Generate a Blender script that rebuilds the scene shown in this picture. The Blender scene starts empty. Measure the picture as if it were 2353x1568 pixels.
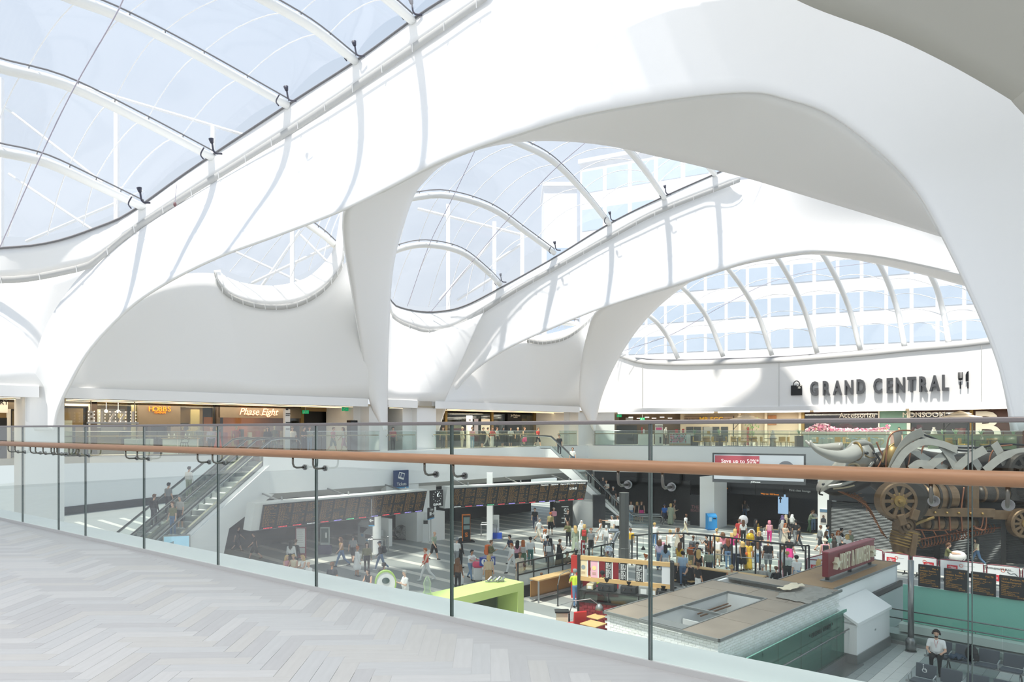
import bpy,bmesh,math,random
import numpy as np
from mathutils import Vector,Matrix,Euler
MT,MR,VV=Matrix.Translation,Matrix.Rotation,Vector
random.seed(7)
scene=bpy.context.scene
C=scene.collection
F,CX,CY,EYE=1569.0,1176.5,987.0,1.503
ZC=-6.5 # concourse floor
ZM=0.0 # far gallery floor, level with the near walkway
SC=0.889 # depth scale of the far half of the hall
def Zs(z):
 return EYE+(z-EYE)*SC
# ---------------------------------------------------------------- camera
cam=bpy.data.cameras.new('camera')
cam.sensor_width=36.0
cam.lens=36.0*F/2353.0
cam.shift_y=(CY-784.0)/2353.0
cam.clip_end=600
camo=bpy.data.objects.new('camera',cam)
camo.location=(0,0,EYE)
camo.rotation_euler=(math.pi/2,0,0)
C.objects.link(camo)
scene.camera=camo
# ---------------------------------------------------------------- world, sun, exposure
SKY_STRENGTH,SUN_STRENGTH,FILL_W=1.07,5.4,115.0
w=bpy.data.worlds.new('sky')
scene.world=w
w.use_nodes=True
nt=w.node_tree
nt.nodes.clear()
out=nt.nodes.new('ShaderNodeOutputWorld')
bg=nt.nodes.new('ShaderNodeBackground')
geo=nt.nodes.new('ShaderNodeTexCoord')
sep=nt.nodes.new('ShaderNodeSeparateXYZ')
ramp=nt.nodes.new('ShaderNodeValToRGB')
ramp.color_ramp.elements[0].position=0.0
ramp.color_ramp.elements[0].color=(0.78,0.82,0.86,1)
ramp.color_ramp.elements[1].position=0.75
ramp.color_ramp.elements[1].color=(0.47,0.59,0.76,1)
nt.links.new(geo.outputs['Generated'],sep.inputs[0])
nt.links.new(sep.outputs['Z'],ramp.inputs[0])
nt.links.new(ramp.outputs[0],bg.inputs[0])
bg.inputs[1].default_value=SKY_STRENGTH
nt.links.new(bg.outputs[0],out.inputs[0])
sl=bpy.data.lights.new('sun', 'SUN')
sl.energy=SUN_STRENGTH
sl.angle=math.radians(2.0)
sl.color=(1.0,0.94,0.86)
sun=bpy.data.objects.new('sun',sl)
SUN_FROM=VV((-0.62,-0.80,2.5))
sun.rotation_euler=SUN_FROM.to_track_quat('Z', 'Y').to_euler()
sun.location=(0,0,60)
C.objects.link(sun)
scene.view_settings.view_transform='Standard'
scene.view_settings.look='None'
scene.view_settings.gamma=1.0
scene.view_settings.use_curve_mapping=False
scene.view_settings.exposure=0.0
scene.cycles.transparent_max_bounces=24
scene.cycles.max_bounces=10
scene.cycles.diffuse_bounces=7
scene.cycles.caustics_reflective=False
scene.cycles.caustics_refractive=False
# ---------------------------------------------------------------- placing helpers
def P(px,py,d):
 return VV(((px-CX)/F*d,d,EYE+(CY-py)/F*d))
def G(px,py,z=ZC):
 d=(EYE-z)*F/(py-CY)
 return VV(((px-CX)/F*d,d,z))
def hit(px,base,u):
 """point in plan where the sight line at px crosses the line base + t*u"""
 k=(px-CX)/F
 t=(k*base[1]-base[0])/(u[0]-k*u[1])
 return VV((base[0]+t*u[0],base[1]+t*u[1],0))
def zat(py,d):
 return EYE+(CY-py)/F*d
def lerp(a,b,t):
 return a+(b-a)*t
def catmull(pts,n):
 """n+1 points along a smooth curve through pts, chord-length spaced"""
 pts=[Vector(p)for p in pts]
 if len(pts)==2:
  return[pts[0].lerp(pts[1],i/n)for i in range(n+1)]
 q=[pts[0]*2-pts[1]]+pts+[pts[-1]*2-pts[-2]]
 dense,L=[],[0.0]
 for i in range(1,len(q)-2):
  p0,p1,p2,p3=q[i-1:i+3]
  for k in range(16):
   t=k/16.0
   dense.append(0.5*((2*p1)+(p2-p0)*t+(2*p0-5*p1+4*p2-p3)*t*t+(3*p1-p0-3*p2+p3)*t**3))
 dense.append(pts[-1])
 for a,b in zip(dense,dense[1:]):
  L.append(L[-1]+(b-a).length)
 res,j=[],0
 for i in range(n+1):
  s=L[-1]*i/n
  while j<len(L)-2 and L[j+1]<s:
   j+=1
  seg=L[j+1]-L[j]
  res.append(dense[j].lerp(dense[j+1],0 if seg<1e-9 else(s-L[j])/seg))
 return res
def pairs_curve(pts,k):
 """smooth curve, k steps between each pair of stations (keeps stations matched between two edges)"""
 pts=[Vector(p)for p in pts]
 q=[pts[0]*2-pts[1]]+pts+[pts[-1]*2-pts[-2]]
 res=[]
 for i in range(1,len(q)-2):
  p0,p1,p2,p3=q[i-1:i+3]
  for j in range(k):
   t=j/k
   res.append(0.5*((2*p1)+(p2-p0)*t+(2*p0-5*p1+4*p2-p3)*t*t+(3*p1-p0-3*p2+p3)*t**3))
 res.append(pts[-1])
 return res
def pix(lst,d=None):
 """[(px,py,depth)...]; a missing depth is interpolated between its neighbours"""
 ds=[(p[2]if len(p)>2 else None)for p in lst]
 known=[i for i,v in enumerate(ds)if v is not None]
 for i in range(len(ds)):
  if ds[i]is None:
   a=max([k for k in known if k<i],default=known[0])
   b=min([k for k in known if k>i],default=known[-1])
   ds[i]=ds[a]if a==b else ds[a]+(ds[b]-ds[a])*(i-a)/(b-a)
 return[P(p[0],p[1],dd*SC)for p,dd in zip(lst,ds)]
# ---------------------------------------------------------------- materials
def lin(h):
 h=h.lstrip('#')
 v=[int(h[i:i+2],16)/255 for i in(0,2,4)]
 return tuple(c/12.92 if c<=0.04045 else((c+0.055)/1.055)**2.4 for c in v)
MATS={}
def mat(name,col='#ffffff',rough=0.6,metal=0.0,var=0.0,scale=4.0,bump=0.0,emit=0.0,stretch=None,spec=0.5):
 if name in MATS:
  return MATS[name]
 m=bpy.data.materials.new(name)
 MATS[name]=m
 m.use_nodes=True
 n,l=m.node_tree.nodes,m.node_tree.links
 b=n['Principled BSDF']
 c=lin(col)
 b.inputs['Base Color'].default_value=(*c,1)
 b.inputs['Roughness'].default_value=rough
 b.inputs['Metallic'].default_value=metal
 b.inputs['Specular IOR Level'].default_value=spec
 if emit:
  b.inputs['Emission Color'].default_value=(*c,1)
  b.inputs['Emission Strength'].default_value=emit
 if var or bump:
  tc=n.new('ShaderNodeTexCoord')
  mp=n.new('ShaderNodeMapping')
  if stretch:
   mp.inputs['Scale'].default_value=stretch
  nz=n.new('ShaderNodeTexNoise')
  nz.inputs['Scale'].default_value=scale
  nz.inputs['Detail'].default_value=5
  l.new(tc.outputs['Object'],mp.inputs[0])
  l.new(mp.outputs[0],nz.inputs['Vector'])
  if var:
   mx=n.new('ShaderNodeMix')
   mx.data_type='RGBA'
   mx.inputs[6].default_value=(*[v*(1-var)for v in c],1)
   mx.inputs[7].default_value=(*[min(1,v*(1+var))for v in c],1)
   l.new(nz.outputs['Fac'],mx.inputs[0])
   l.new(mx.outputs[2],b.inputs['Base Color'])
  if bump:
   bp=n.new('ShaderNodeBump')
   bp.inputs['Strength'].default_value=bump
   bp.inputs['Distance'].default_value=0.02
   l.new(nz.outputs['Fac'],bp.inputs['Height'])
   l.new(bp.outputs[0],b.inputs['Normal'])
 return m
def glass(name,tint='#eef6f3',refl=0.06,white=0.0,rough=0.02):
 """thin pane: see-through tint, mirror at grazing angles, an optional share of diffuse white"""
 if name in MATS:
  return MATS[name]
 m=bpy.data.materials.new(name)
 MATS[name]=m
 m.use_nodes=True
 n,l=m.node_tree.nodes,m.node_tree.links
 n.clear()
 o=n.new('ShaderNodeOutputMaterial')
 tr=n.new('ShaderNodeBsdfTransparent')
 tr.inputs[0].default_value=(*lin(tint),1)
 gl=n.new('ShaderNodeBsdfGlossy')
 gl.inputs['Roughness'].default_value=rough
 gl.inputs[0].default_value=(1,1,1,1)
 lw=n.new('ShaderNodeLayerWeight')
 lw.inputs[0].default_value=0.25
 mr=n.new('ShaderNodeMapRange')
 mr.inputs['To Min'].default_value=refl*0.5
 mr.inputs['To Max'].default_value=min(1.0,refl*6)
 l.new(lw.outputs['Fresnel'],mr.inputs[0])
 mx=n.new('ShaderNodeMixShader')
 l.new(mr.outputs[0],mx.inputs[0])
 l.new(tr.outputs[0],mx.inputs[1])
 l.new(gl.outputs[0],mx.inputs[2])
 last=mx
 if white:
  df=n.new('ShaderNodeBsdfDiffuse')
  tl=n.new('ShaderNodeBsdfTranslucent')
  df.inputs[0].default_value=tl.inputs[0].default_value=(0.97,0.98,1,1)
  ad=n.new('ShaderNodeMixShader')
  ad.inputs[0].default_value=0.5
  l.new(df.outputs[0],ad.inputs[1])
  l.new(tl.outputs[0],ad.inputs[2])
  m2=n.new('ShaderNodeMixShader')
  m2.inputs[0].default_value=white
  l.new(mx.outputs[0],m2.inputs[1])
  l.new(ad.outputs[0],m2.inputs[2])
  last=m2
 l.new(last.outputs[0],o.inputs[0])
 return m
# ---------------------------------------------------------------- objects
WORLD={}
def tag(o,label=None,cat=None,group=None,kind=None):
 for k,v in(('label',label),('category',cat),('group',group),('kind',kind)):
  if v:
   o[k]=v
 return o
def thing(name,loc=(0,0,0),label=None,cat=None,group=None,kind=None,rz=0.0):
 o=bpy.data.objects.new(name,None)
 o.empty_display_size=0.2
 o.location=loc
 o.rotation_euler=(0,0,rz)
 C.objects.link(o)
 WORLD[o.name]=MT(Vector(loc))@MR(rz,4, 'Z')
 return tag(o,label,cat,group,kind)
def world_of(o):
 M=Matrix.Identity(4)
 while o is not None:
  M=(MT(o.location)@o.rotation_euler.to_matrix().to_4x4()@Matrix.Diagonal((*o.scale,1)))@M
  o=o.parent
 return M
def obj_from(name,me,parent=None):
 o=bpy.data.objects.new(name,me)
 C.objects.link(o)
 if parent is not None:
  o.parent=parent
 return o
def copy_tree(o,parent=None,loc=None,rz=None,label=None,group=None):
 c=o.copy()
 C.objects.link(c)
 if parent is not None:
  c.parent=parent
 if loc is not None:
  c.location=loc
 if rz is not None:
  c.rotation_euler=(0,0,rz)
 if label:
  c['label']=label
 if group:
  c['group']=group
 for ch in list(o.children):
  copy_tree(ch,c)
 return c
class MB:
 def __init__(self):
  self.v,self.f,self.m=[],[],[]
 def add(self,vs,fs,m=0):
  k=len(self.v)
  self.v+=[Vector(p)for p in vs]
  self.f+=[tuple(i+k for i in f)for f in fs]
  self.m+=[m]*len(fs)
  return self
 def box(self,x0,x1,y0,y1,z0,z1,M=None,m=0):
  vs=[VV((x,y,z))for z in(z0,z1)for y in(y0,y1)for x in(x0,x1)]
  if M is not None:
   vs=[M@p for p in vs]
  return self.add(vs,[(0,2,3,1),(4,5,7,6),(0,1,5,4),(2,6,7,3),(0,4,6,2),(1,3,7,5)],m)
 def bar(self,p,q,w,h,up=(0,0,1),m=0):
  p,q=Vector(p),Vector(q)
  d=(q-p).normalized()
  up=Vector(up)
  if abs(d.dot(up))>0.98:
   up=VV((0,1,0))
  s=d.cross(up).normalized()*w/2
  t=s.cross(d).normalized()*h/2
  vs=[a+e for a in(p,q)for e in(-s-t,s-t,s+t,-s+t)]
  return self.add(vs,[(3,2,1,0),(4,5,6,7),(0,1,5,4),(1,2,6,5),(2,3,7,6),(3,0,4,7)],m)
 def tube(self,path,r,n=8,m=0,closed=False,caps=True):
  path=[Vector(p)for p in path]
  k=len(path)
  rs=r if isinstance(r,(list,tuple))else[r]*k
  ref=None
  vs=[]
  for i,p in enumerate(path):
   a=path[i-1]if(i or closed)else path[i]
   b=path[(i+1)%k]if(i<k-1 or closed)else path[i]
   d=(b-a)
   d=d.normalized()if d.length>1e-9 else VV((0,0,1))
   if ref is None:
    ref=VV((0,0,1))if abs(d.z)<0.9 else VV((1,0,0))
   s=d.cross(ref)
   s=s.normalized()if s.length>1e-6 else d.orthogonal().normalized()
   t=s.cross(d).normalized()
   ref=t
   for j in range(n):
    an=2*math.pi*j/n
    vs.append(p+(s*math.cos(an)+t*math.sin(an))*rs[i])
  fs=[]
  for i in range(k if closed else k-1):
   i2=(i+1)%k
   for j in range(n):
    j2=(j+1)%n
    fs.append((i*n+j,i2*n+j,i2*n+j2,i*n+j2))
  if caps and not closed:
   fs.append(tuple(range(n)))
   fs.append(tuple((k-1)*n+j for j in reversed(range(n))))
  return self.add(vs,fs,m)
 def grid(self,rows,m=0,flip=False):
  n=len(rows[0])
  vs=[p for r in rows for p in r]
  fs=[]
  for i in range(len(rows)-1):
   for j in range(n-1):
    q=(i*n+j,i*n+j+1,(i+1)*n+j+1,(i+1)*n+j)
    fs.append(q[::-1]if flip else q)
  return self.add(vs,fs,m)
 def loft(self,a,b,k=8,m=0,bulge=0.0,bdir=None):
  rows=[]
  for i in range(k+1):
   t=i/k
   o=VV((0,0,0))if not bulge else Vector(bdir)*(bulge*4*t*(1-t))
   rows.append([x.lerp(y,t)+o for x,y in zip(a,b)])
  return self.grid(rows,m)
 def lathe(self,prof,n=16,M=None,m=0,caps=True):
  vs,fs=[],[]
  for r,z in prof:
   for j in range(n):
    a=2*math.pi*j/n
    vs.append(VV((r*math.cos(a),r*math.sin(a),z)))
  if M is not None:
   vs=[M@p for p in vs]
  for i in range(len(prof)-1):
   for j in range(n):
    j2=(j+1)%n
    fs.append((i*n+j,i*n+j2,(i+1)*n+j2,(i+1)*n+j))
  if caps and prof[0][0]>1e-6:
   fs.append(tuple(reversed(range(n))))
  if caps and prof[-1][0]>1e-6:
   fs.append(tuple((len(prof)-1)*n+j for j in range(n)))
  return self.add(vs,fs,m)
 def prism(self,poly,z0,z1,M=None,m=0):
  n=len(poly)
  vs=[VV((p[0],p[1],z))for z in(z0,z1)for p in poly]
  if M is not None:
   vs=[M@p for p in vs]
  fs=[tuple(reversed(range(n))),tuple(range(n,2*n))]
  fs+=[(i,(i+1)%n,n+(i+1)%n,n+i)for i in range(n)]
  return self.add(vs,fs,m)
 def ball(self,c,r,n=10,m=0,M=None):
  r=r if isinstance(r,(tuple,list))else(r,r,r)
  vs,fs=[],[]
  k=max(4,n//2)
  for i in range(k+1):
   th=math.pi*i/k
   for j in range(n):
    a=2*math.pi*j/n
    p=VV((r[0]*math.sin(th)*math.cos(a),r[1]*math.sin(th)*math.sin(a),-r[2]*math.cos(th)))
    vs.append((M@p if M is not None else p)+Vector(c))
  for i in range(k):
   for j in range(n):
    j2=(j+1)%n
    fs.append((i*n+j,i*n+j2,(i+1)*n+j2,(i+1)*n+j))
  return self.add(vs,fs,m)
 def mesh(self,name,mats,parent=None,smooth=False,world=True,weld=False):
  vs=self.v
  if parent is not None and world:
   inv=world_of(parent).inverted()
   vs=[inv@p for p in vs]
  me=bpy.data.meshes.new(name)
  me.from_pydata([tuple(p)for p in vs],[],self.f)
  for x in(mats if isinstance(mats,(list,tuple))else[mats]):
   me.materials.append(x)
  me.polygons.foreach_set('material_index',self.m)
  if smooth:
   me.polygons.foreach_set('use_smooth',[True]*len(self.f))
  if weld:
   b=bmesh.new()
   b.from_mesh(me)
   bmesh.ops.remove_doubles(b,verts=b.verts,dist=1e-4)
   b.to_mesh(me)
   b.free()
  me.update()
  return me
 def bd(self,name,mats,parent=None,smooth=False,world=True,weld=False,thick=0.0,label=None,cat=None,group=None,kind=None,bevel=0.0):
  o=obj_from(name,self.mesh(name,mats,parent,smooth,world,weld),parent)
  if thick:
   s=o.modifiers.new('thickness', 'SOLIDIFY')
   s.thickness=thick
   s.offset=0
  if bevel:
   s=o.modifiers.new('bevel', 'BEVEL')
   s.width=bevel
   s.segments=2
   s.limit_method='ANGLE'
  return tag(o,label,cat,group,kind)
def frame2(p,q,z=0.0,up=1.0):
 """matrix: x along p->q in plan, y to the far side, z up, origin p"""
 p,q=VV((p[0],p[1],z)),VV((q[0],q[1],z))
 x=(q-p).normalized()
 y=VV((-x.y,x.x,0))
 return Matrix(((x.x,y.x,0,p.x),(x.y,y.y,0,p.y),(0,0,1,z),(0,0,0,1)))
_glyphs={}
def text_mesh(s,size=1.0,depth=0.02,bold=0.0,sx=1.0,align='CENTER',shear=0.0,space=1.0):
 """flat-lettering mesh in x (along), y (up), z (out)"""
 cu=bpy.data.curves.new('lettering', 'FONT')
 cu.body=s
 cu.size=size
 cu.extrude=depth/2
 cu.offset=bold
 cu.align_x=align
 cu.shear=shear
 cu.space_character=space
 cu.resolution_u=3
 o=bpy.data.objects.new('lettering',cu)
 C.objects.link(o)
 dg=bpy.context.evaluated_depsgraph_get()
 dg.update()
 me=bpy.data.meshes.new_from_object(o.evaluated_get(dg))
 vs=[VV((v.co.x*sx,v.co.y,v.co.z))for v in me.vertices]
 fs=[tuple(p.vertices)for p in me.polygons]
 bpy.data.objects.remove(o)
 bpy.data.curves.remove(cu)
 bpy.data.meshes.remove(me)
 return vs,fs
def text(mb,s,M,size=1.0,depth=0.02,bold=0.0,sx=1.0,align='CENTER',m=0,shear=0.0,space=1.0):
 """lettering standing on a wall: M has x along, y away from the viewer, z up"""
 vs,fs=text_mesh(s,size,depth,bold,sx,align,shear,space)
 mb.add([M@VV((p.x,-p.z,p.y))for p in vs],fs,m)
 return mb
# ================================================================ materials of the hall
M_WHITE=mat('white_membrane', '#fafaf9',0.7)
M_PANEL=mat('white_plaster', '#f8f8f7',0.75)
M_RIM=mat('pale_grey_ledge', '#c6c6c4',0.7)  # grey has the shade of the down-facing ledge bands painted in
M_TUBE=mat('white_painted_steel', '#f0f1ef',0.4)
M_DARKSEAL=mat('dark_grey_gasket', '#77777a',0.6)
M_NEARCEIL=mat('grey_soffit', '#d2d0c8',0.8)
M_GREYMET=mat('brushed_steel', '#a9a9a9',0.35,0.9,var=0.06,scale=30)
M_STEEL=mat('stainless_steel', '#8f9090',0.28,1.0)
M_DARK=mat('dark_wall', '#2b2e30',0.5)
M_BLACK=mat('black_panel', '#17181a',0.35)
M_ETFE=glass('clear_film', '#fafcff',0.05,white=0.13)
M_PANE=glass('balustrade_glass', '#f6fbf9',0.035)
M_FARPANE=glass('far_balustrade_glass', '#ecf3f0',0.06,white=0.02)
M_EDGE=mat('glass_edge_green', '#4d5b58',0.2)
M_SEAM=mat('white_weld_seam', '#ffffff',0.6)
# ================================================================ plan of the far galleries
U1=VV((0.70,0.714,0));W1=VV((-0.714,0.70,0));B1=VV((-10.0,51.4,0))*SC
def E1(px,off=0.0):
 return hit(px,B1+W1*off,U1)
_e2=[(1300,70.5),(1420,68.0),(1600,65.6),(1780,62.8),(2000,58.0),(2180,54.0),(2353,50.2),(2520,46.5),(2900,40)]
_e2c=catmull([((px-CX)/F*d*SC,d*SC,0)for px,d in _e2],80)
_e2c=[_e2c[0]+(_e2c[0]-_e2c[1]).normalized()*30]+_e2c
_e2o={}
def E2(px,off=0.0):
 """point of the curved gallery edge, set back by off metres, on the sight line of image column px"""
 k=(px-CX)/F
 if off not in _e2o:
  pts=[]
  for i,p in enumerate(_e2c):
   d=_e2c[min(i+1,len(_e2c)-1)]-_e2c[max(i-1,0)]
   n=VV((-d.y,d.x,0)).normalized()
   pts.append(p+(n if n.y>0 else-n)*off)
  _e2o[off]=pts
 c=_e2o[off]
 for i in range(len(c)-1):
  a,b=c[i],c[i+1]
  fa,fb=a.x-k*a.y,b.x-k*b.y
  if fa<=0<=fb or i==len(c)-2:
   t=0 if abs(fb-fa)<1e-9 else-fa/(fb-fa)
   return a.lerp(b,max(-5,min(5,t)))
def up(p,z):
 return VV((p.x,p.y,z))
# ---------------------------------------------------------------- floors
BD=VV((-0.8,0.6,0));BN=VV((0.6,0.8,0));B0=VV((2.4,3.2,0))
def bal(s,off=0.0,z=0.0):
 p=B0+BD*s+BN*off
 return VV((p.x,p.y,z))
M_PLANK=[mat('grey_plank_%s'%n,c,0.5,var=0.10,scale=3,stretch=(1,9,1))for n,c in(('pale', '#c4c4c5'),('mid', '#b8b8ba'),('cool', '#bebfc1'),('warm', '#c0bfbe'))]
near=MB()
near.prism([bal(-9,0),bal(22,0),bal(22,-14),bal(-9,-14)],-0.5,-0.02)
fl=near.bd('floor',mat('grey_screed', '#a0a0a2',0.8),kind='structure',label='grey herringbone floor of the near walkway')
# herringbone planks; each plank in reach of the eye is its own piece
PL,PW=0.60,0.12
def plank_mesh():
 b=bmesh.new()
 bmesh.ops.create_cube(b,size=1.0)
 for v in b.verts:
  v.co=VV((v.co.x*(PL-0.0018),v.co.y*(PW-0.0018),v.co.z*0.02))
 bmesh.ops.bevel(b,geom=[e for e in b.edges if all(v.co.z>0 for v in e.verts)],offset=0.0008,segments=1,affect='EDGES')
 me=bpy.data.meshes.new('plank')
 b.to_mesh(me)
 b.free()
 return me
pm=[]
for m in M_PLANK:
 me=plank_mesh()
 me.materials.append(m)
 pm.append(me)
def in_floor(p):
 q=p-B0
 s,o=q.dot(BD),q.dot(BN)
 return-8.6<s<21.5 and-13<o<-0.02
hb=[]
ang=math.radians(92)
ca,sa=math.cos(ang),math.sin(ang)
R=5
for i in range(-95,96):
 for j in range(-22,23):
  # herringbone: alternating L cells stepping diagonally
  for k in(0,1):
   bx,by=i*PW+j*PL,i*PW-j*PL
   if k==0:
    c=(bx+PL/2,by+PW/2);r=0.0
   else:
    c=(bx+PW/2,by+PW+PL/2);r=math.pi/2
   x,y=c[0]*ca-c[1]*sa,c[0]*sa+c[1]*ca
   p=VV((x-1.0,y+5.0,0))
   e=VV((math.cos(ang+r),math.sin(ang+r),0))*PL*0.5
   if all(in_floor(p+e*t)for t in(-1.05,0,1.05)):
    hb.append((p,ang+r))
def visible_floor(p):
 return p.y>1.2 and abs(p.x/max(p.y,0.1))<0.82 and(EYE/max(p.y,.1))*F+CY<1640
vis=sorted([h for h in hb if visible_floor(h[0])],key=lambda h:h[0].length)
far=vis[300:]+[h for h in hb if not visible_floor(h[0])]
for p,r in vis[:300]:
 o=obj_from('plank',random.choice(pm),fl)
 o.location=(p.x,p.y,-0.01)
 o.rotation_euler=(0,0,r+(math.pi if random.random()<.5 else 0))
rest=MB()
for p,r in far:
 M=MT((p.x,p.y,0))@MR(r,4, 'Z')
 rest.box(-PL/2+.001,PL/2-.001,-PW/2+.001,PW/2-.001,-0.02,0.0,M,random.randrange(4))
rest.bd('planks_beyond',M_PLANK,fl,kind='stuff')
# strips of floor cut short by the walkway's edge
edge=MB()
edge.add([bal(-9,-0.02,-0.001),bal(22,-0.02,-0.001),bal(22,-1.2,-0.001),bal(-9,-1.2,-0.001)],[(0,1,2,3)])
edge.bd('floor_edge',M_PLANK[1],fl)
ledge=MB()
for a,b,z0,z1 in((0.0,0.10,-0.02,0.035),(0.10,0.42,-0.5,0.03)):
 ledge.prism([bal(-9,a),bal(22,a),bal(22,b),bal(-9,b)],z0,z1)
ledge.bd('trim_1',mat('white_ledge', '#f2f2f2',0.5),kind='structure',label='white ledge along the foot of the near glass balustrade')
# concourse floor: dark paving with pale bands running away to the left of the view
A1=VV((-0.7236,0.6902,0));A2=VV((0.6902,0.7236,0))
M_DPAVE=mat('dark_grey_paving', '#9b9e9c',0.5,var=0.10,scale=1.2)
M_LPAVE=mat('pale_paving_band', '#d6d3cb',0.5,var=0.06,scale=1.0)
cf=MB()
cf.prism([(-75,-5),(75,-5),(75,110),(-75,110)],ZC-0.4,ZC-0.012)
cfl=cf.bd('floor',M_DPAVE,kind='structure',label='dark concourse floor with pale bands')
def con(a1,a2,z=ZC):
 p=A1*a1+A2*a2
 return VV((p.x,p.y,z))
bm_={}
def strip_piece(name,a1a,a1b,a2a,a2b,m,parent,z0=ZC-0.012,z1=ZC):
 b=MB()
 vs=[con(a1a,a2a),con(a1b,a2a),con(a1b,a2b),con(a1a,a2b)]
 b.prism([(v.x,v.y)for v in vs],z0,z1)
 return b.bd(name,m,parent)
PER=1.75
for i in range(-2,40):
 c=8.0+i*PER
 lo=7.9 if c<34 else-22
 strip_piece('paving_band',lo,68,c-0.22,c+0.22,M_LPAVE,cfl)
 # the dark slabs between two bands, split into three lengths with open joints
 for a,b in((lo,18),(18,36),(36,68)):
  strip_piece('paving_slab',a+0.01,b-0.01,c+0.23,c+PER-0.23,M_DPAVE,cfl)
# waiting area: bands and tiles run the other way
M_TILE=[mat('waiting_tile_%s'%n,c,0.3,var=0.05,scale=2)for n,c in(('cool', '#a5abab'),('grey', '#9aa0a0'),('pale', '#afb4b3'))]
M_TILEL=mat('waiting_tile_white', '#dcdcd8',0.3,var=0.04,scale=2)
cnt=0
tl_rest=MB()
for i in range(-26,19):
 a=7.5-(i+26)*0.36
 pale=(i+26)%8 in(2,3)
 for j in range(0,26):
  b=14+j*0.76+(0.38 if i%2 else 0)
  q=con(a-0.18,b+0.38)
  if b>32.6:
   continue
  m=M_TILEL if pale else M_TILE[(i*7+j*3)%3]
  yy=CY+(EYE-ZC)*F/max(q.y,1)
  xx=CX+F*q.x/max(q.y,1)
  if 1880<xx<2400 and yy<1590 and cnt<290:
   strip_piece('floor_tile',a-0.352,a-0.004,b+0.004,b+0.756,m,cfl)
   cnt+=1
  else:
   vs=[con(a-0.352,b+.004),con(a-.004,b+.004),con(a-.004,b+.756),con(a-.352,b+.756)]
   tl_rest.prism([(v.x,v.y)for v in vs],ZC-0.012,ZC,m=3 if pale else(i*7+j*3)%3)
tl_rest.bd('tiles_beyond',M_TILE+[M_TILEL],cfl,kind='stuff')
# ---------------------------------------------------------------- near glass balustrade
JOINTS=[-3.17,-1.48,0.21,1.90,3.59,5.28,6.97,8.65,10.34,11.26,12.68,14.37,16.06,17.75]
bt=thing('glass_balustrade',bal(4), 'tall frameless glass balustrade with wooden handrail at the edge of the near walkway', 'balustrade')
for a,b in zip(JOINTS,JOINTS[1:]):
 pn=MB()
 g=0.008
 pn.prism([bal(a+g,-0.0095),bal(b-g,-0.0095),bal(b-g,0.0095),bal(a+g,0.0095)],0.03,1.535)
 p_=pn.bd('glass_pane',M_PANE,bt)
 for s in(a+g,b-g):
  ed=MB();ed.prism([bal(s-0.0025,-0.0105),bal(s+0.0025,-0.0105),bal(s+0.0025,0.0105),bal(s-0.0025,0.0105)],0.03,1.535)
  ed.bd('pane_edge',M_EDGE,p_)
tr_=MB()
tr_.prism([bal(-3.2,-0.024),bal(18,-0.024),bal(18,0.024),bal(-3.2,0.024)],1.535,1.562)
tr_.bd('top_rail',mat('bronzed_steel_cap', '#8b8585',0.35,0.7),bt,bevel=0.006)
sh=MB()
sh.prism([bal(-3.2,-0.03),bal(18,-0.03),bal(18,-0.012),bal(-3.2,-0.012)],-0.02,0.04)
sh.bd('base_shoe',mat('satin_shoe', '#cfcfcf',0.4,0.4),bt)
RO,RZ=-0.15,1.275
M_WOOD=mat('polished_beech', '#a67c5c',0.4,var=0.2,scale=6,stretch=(1.2,1.2,14))
wr=MB()
wr.tube([bal(s,RO,RZ)for s in np.linspace(-3.2,18,40)],0.0375,20)
wr.bd('handrail',M_WOOD,bt,smooth=True)
M_BRK=mat('satin_bracket', '#77756f',0.3,0.9)
bs=[]
for j in JOINTS[1:-1]:
 bs+=[j-0.15,j+0.15]
bs+=[10.9,11.0,11.7,11.9]
for s in bs:
 b=MB()
 path=[bal(s,RO,RZ-0.03),bal(s,RO,RZ-0.09),bal(s,RO+.012,RZ-0.118),bal(s,RO+.04,RZ-0.13),bal(s,RO+0.14,RZ-0.13)]
 b.tube(path,0.0095,10)
 br=b.bd('rail_bracket',M_BRK,bt,smooth=True)
 d=MB()
 d.tube([bal(s,-0.026,RZ-0.13),bal(s,-0.0105,RZ-0.13)],0.027,18)
 d.tube([bal(s,-0.036,RZ-0.13),bal(s,-0.026,RZ-0.13)],0.019,14)
 d.bd('clamp_disc',M_STEEL,br)
# ---------------------------------------------------------------- far gallery, left side (runs away to the corner) and right side (faces the viewer)
def ribbon(pts,z0,z1):
 return[[up(p,z0)for p in pts],[up(p,z1)for p in pts]]
L_PX=[-300,-120,0,60,150,300,450,600,735,870,935,1000,1090,1180,1260,1330]
def slab(name,pts_in,pts_out,z0,z1,m,parent=None,**kw):
 """closed slab between two plan polylines"""
 b=MB()
 r=[[up(p,z1)for p in pts_in],[up(p,z1)for p in pts_out],[up(p,z0)for p in pts_out],[up(p,z0)for p in pts_in],[up(p,z1)for p in pts_in]]
 b.grid(r,flip=True)
 return b.bd(name,m,parent,**kw)
GL_in=[B1+U1*t for t in np.linspace(-8.2,22.5,30)]
GL_out=[p+W1*16 for p in GL_in]
GS_in=[B1+U1*t for t in np.linspace(-32,22.5,30)] # the full line of the shop side
def BRG(px,off=0.0):
 p=hit(px,VV((-27.5,42,0))*SC,VV((11.1,2.6,0)))
 return p+VV((-0.228,0.974,0))*off
M_GFLOOR=mat('pale_gallery_floor', '#c9c8c4',0.35,var=0.05)
slab('floor_gallery',GL_in,GL_out,ZM-0.35,ZM,M_GFLOOR,kind='structure',label='upper gallery floor on the shop side')
GR_in=[E2(px)for px in range(1330,2700,40)]
GR_out=[E2(px,18)for px in range(1330,2700,40)]
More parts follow.
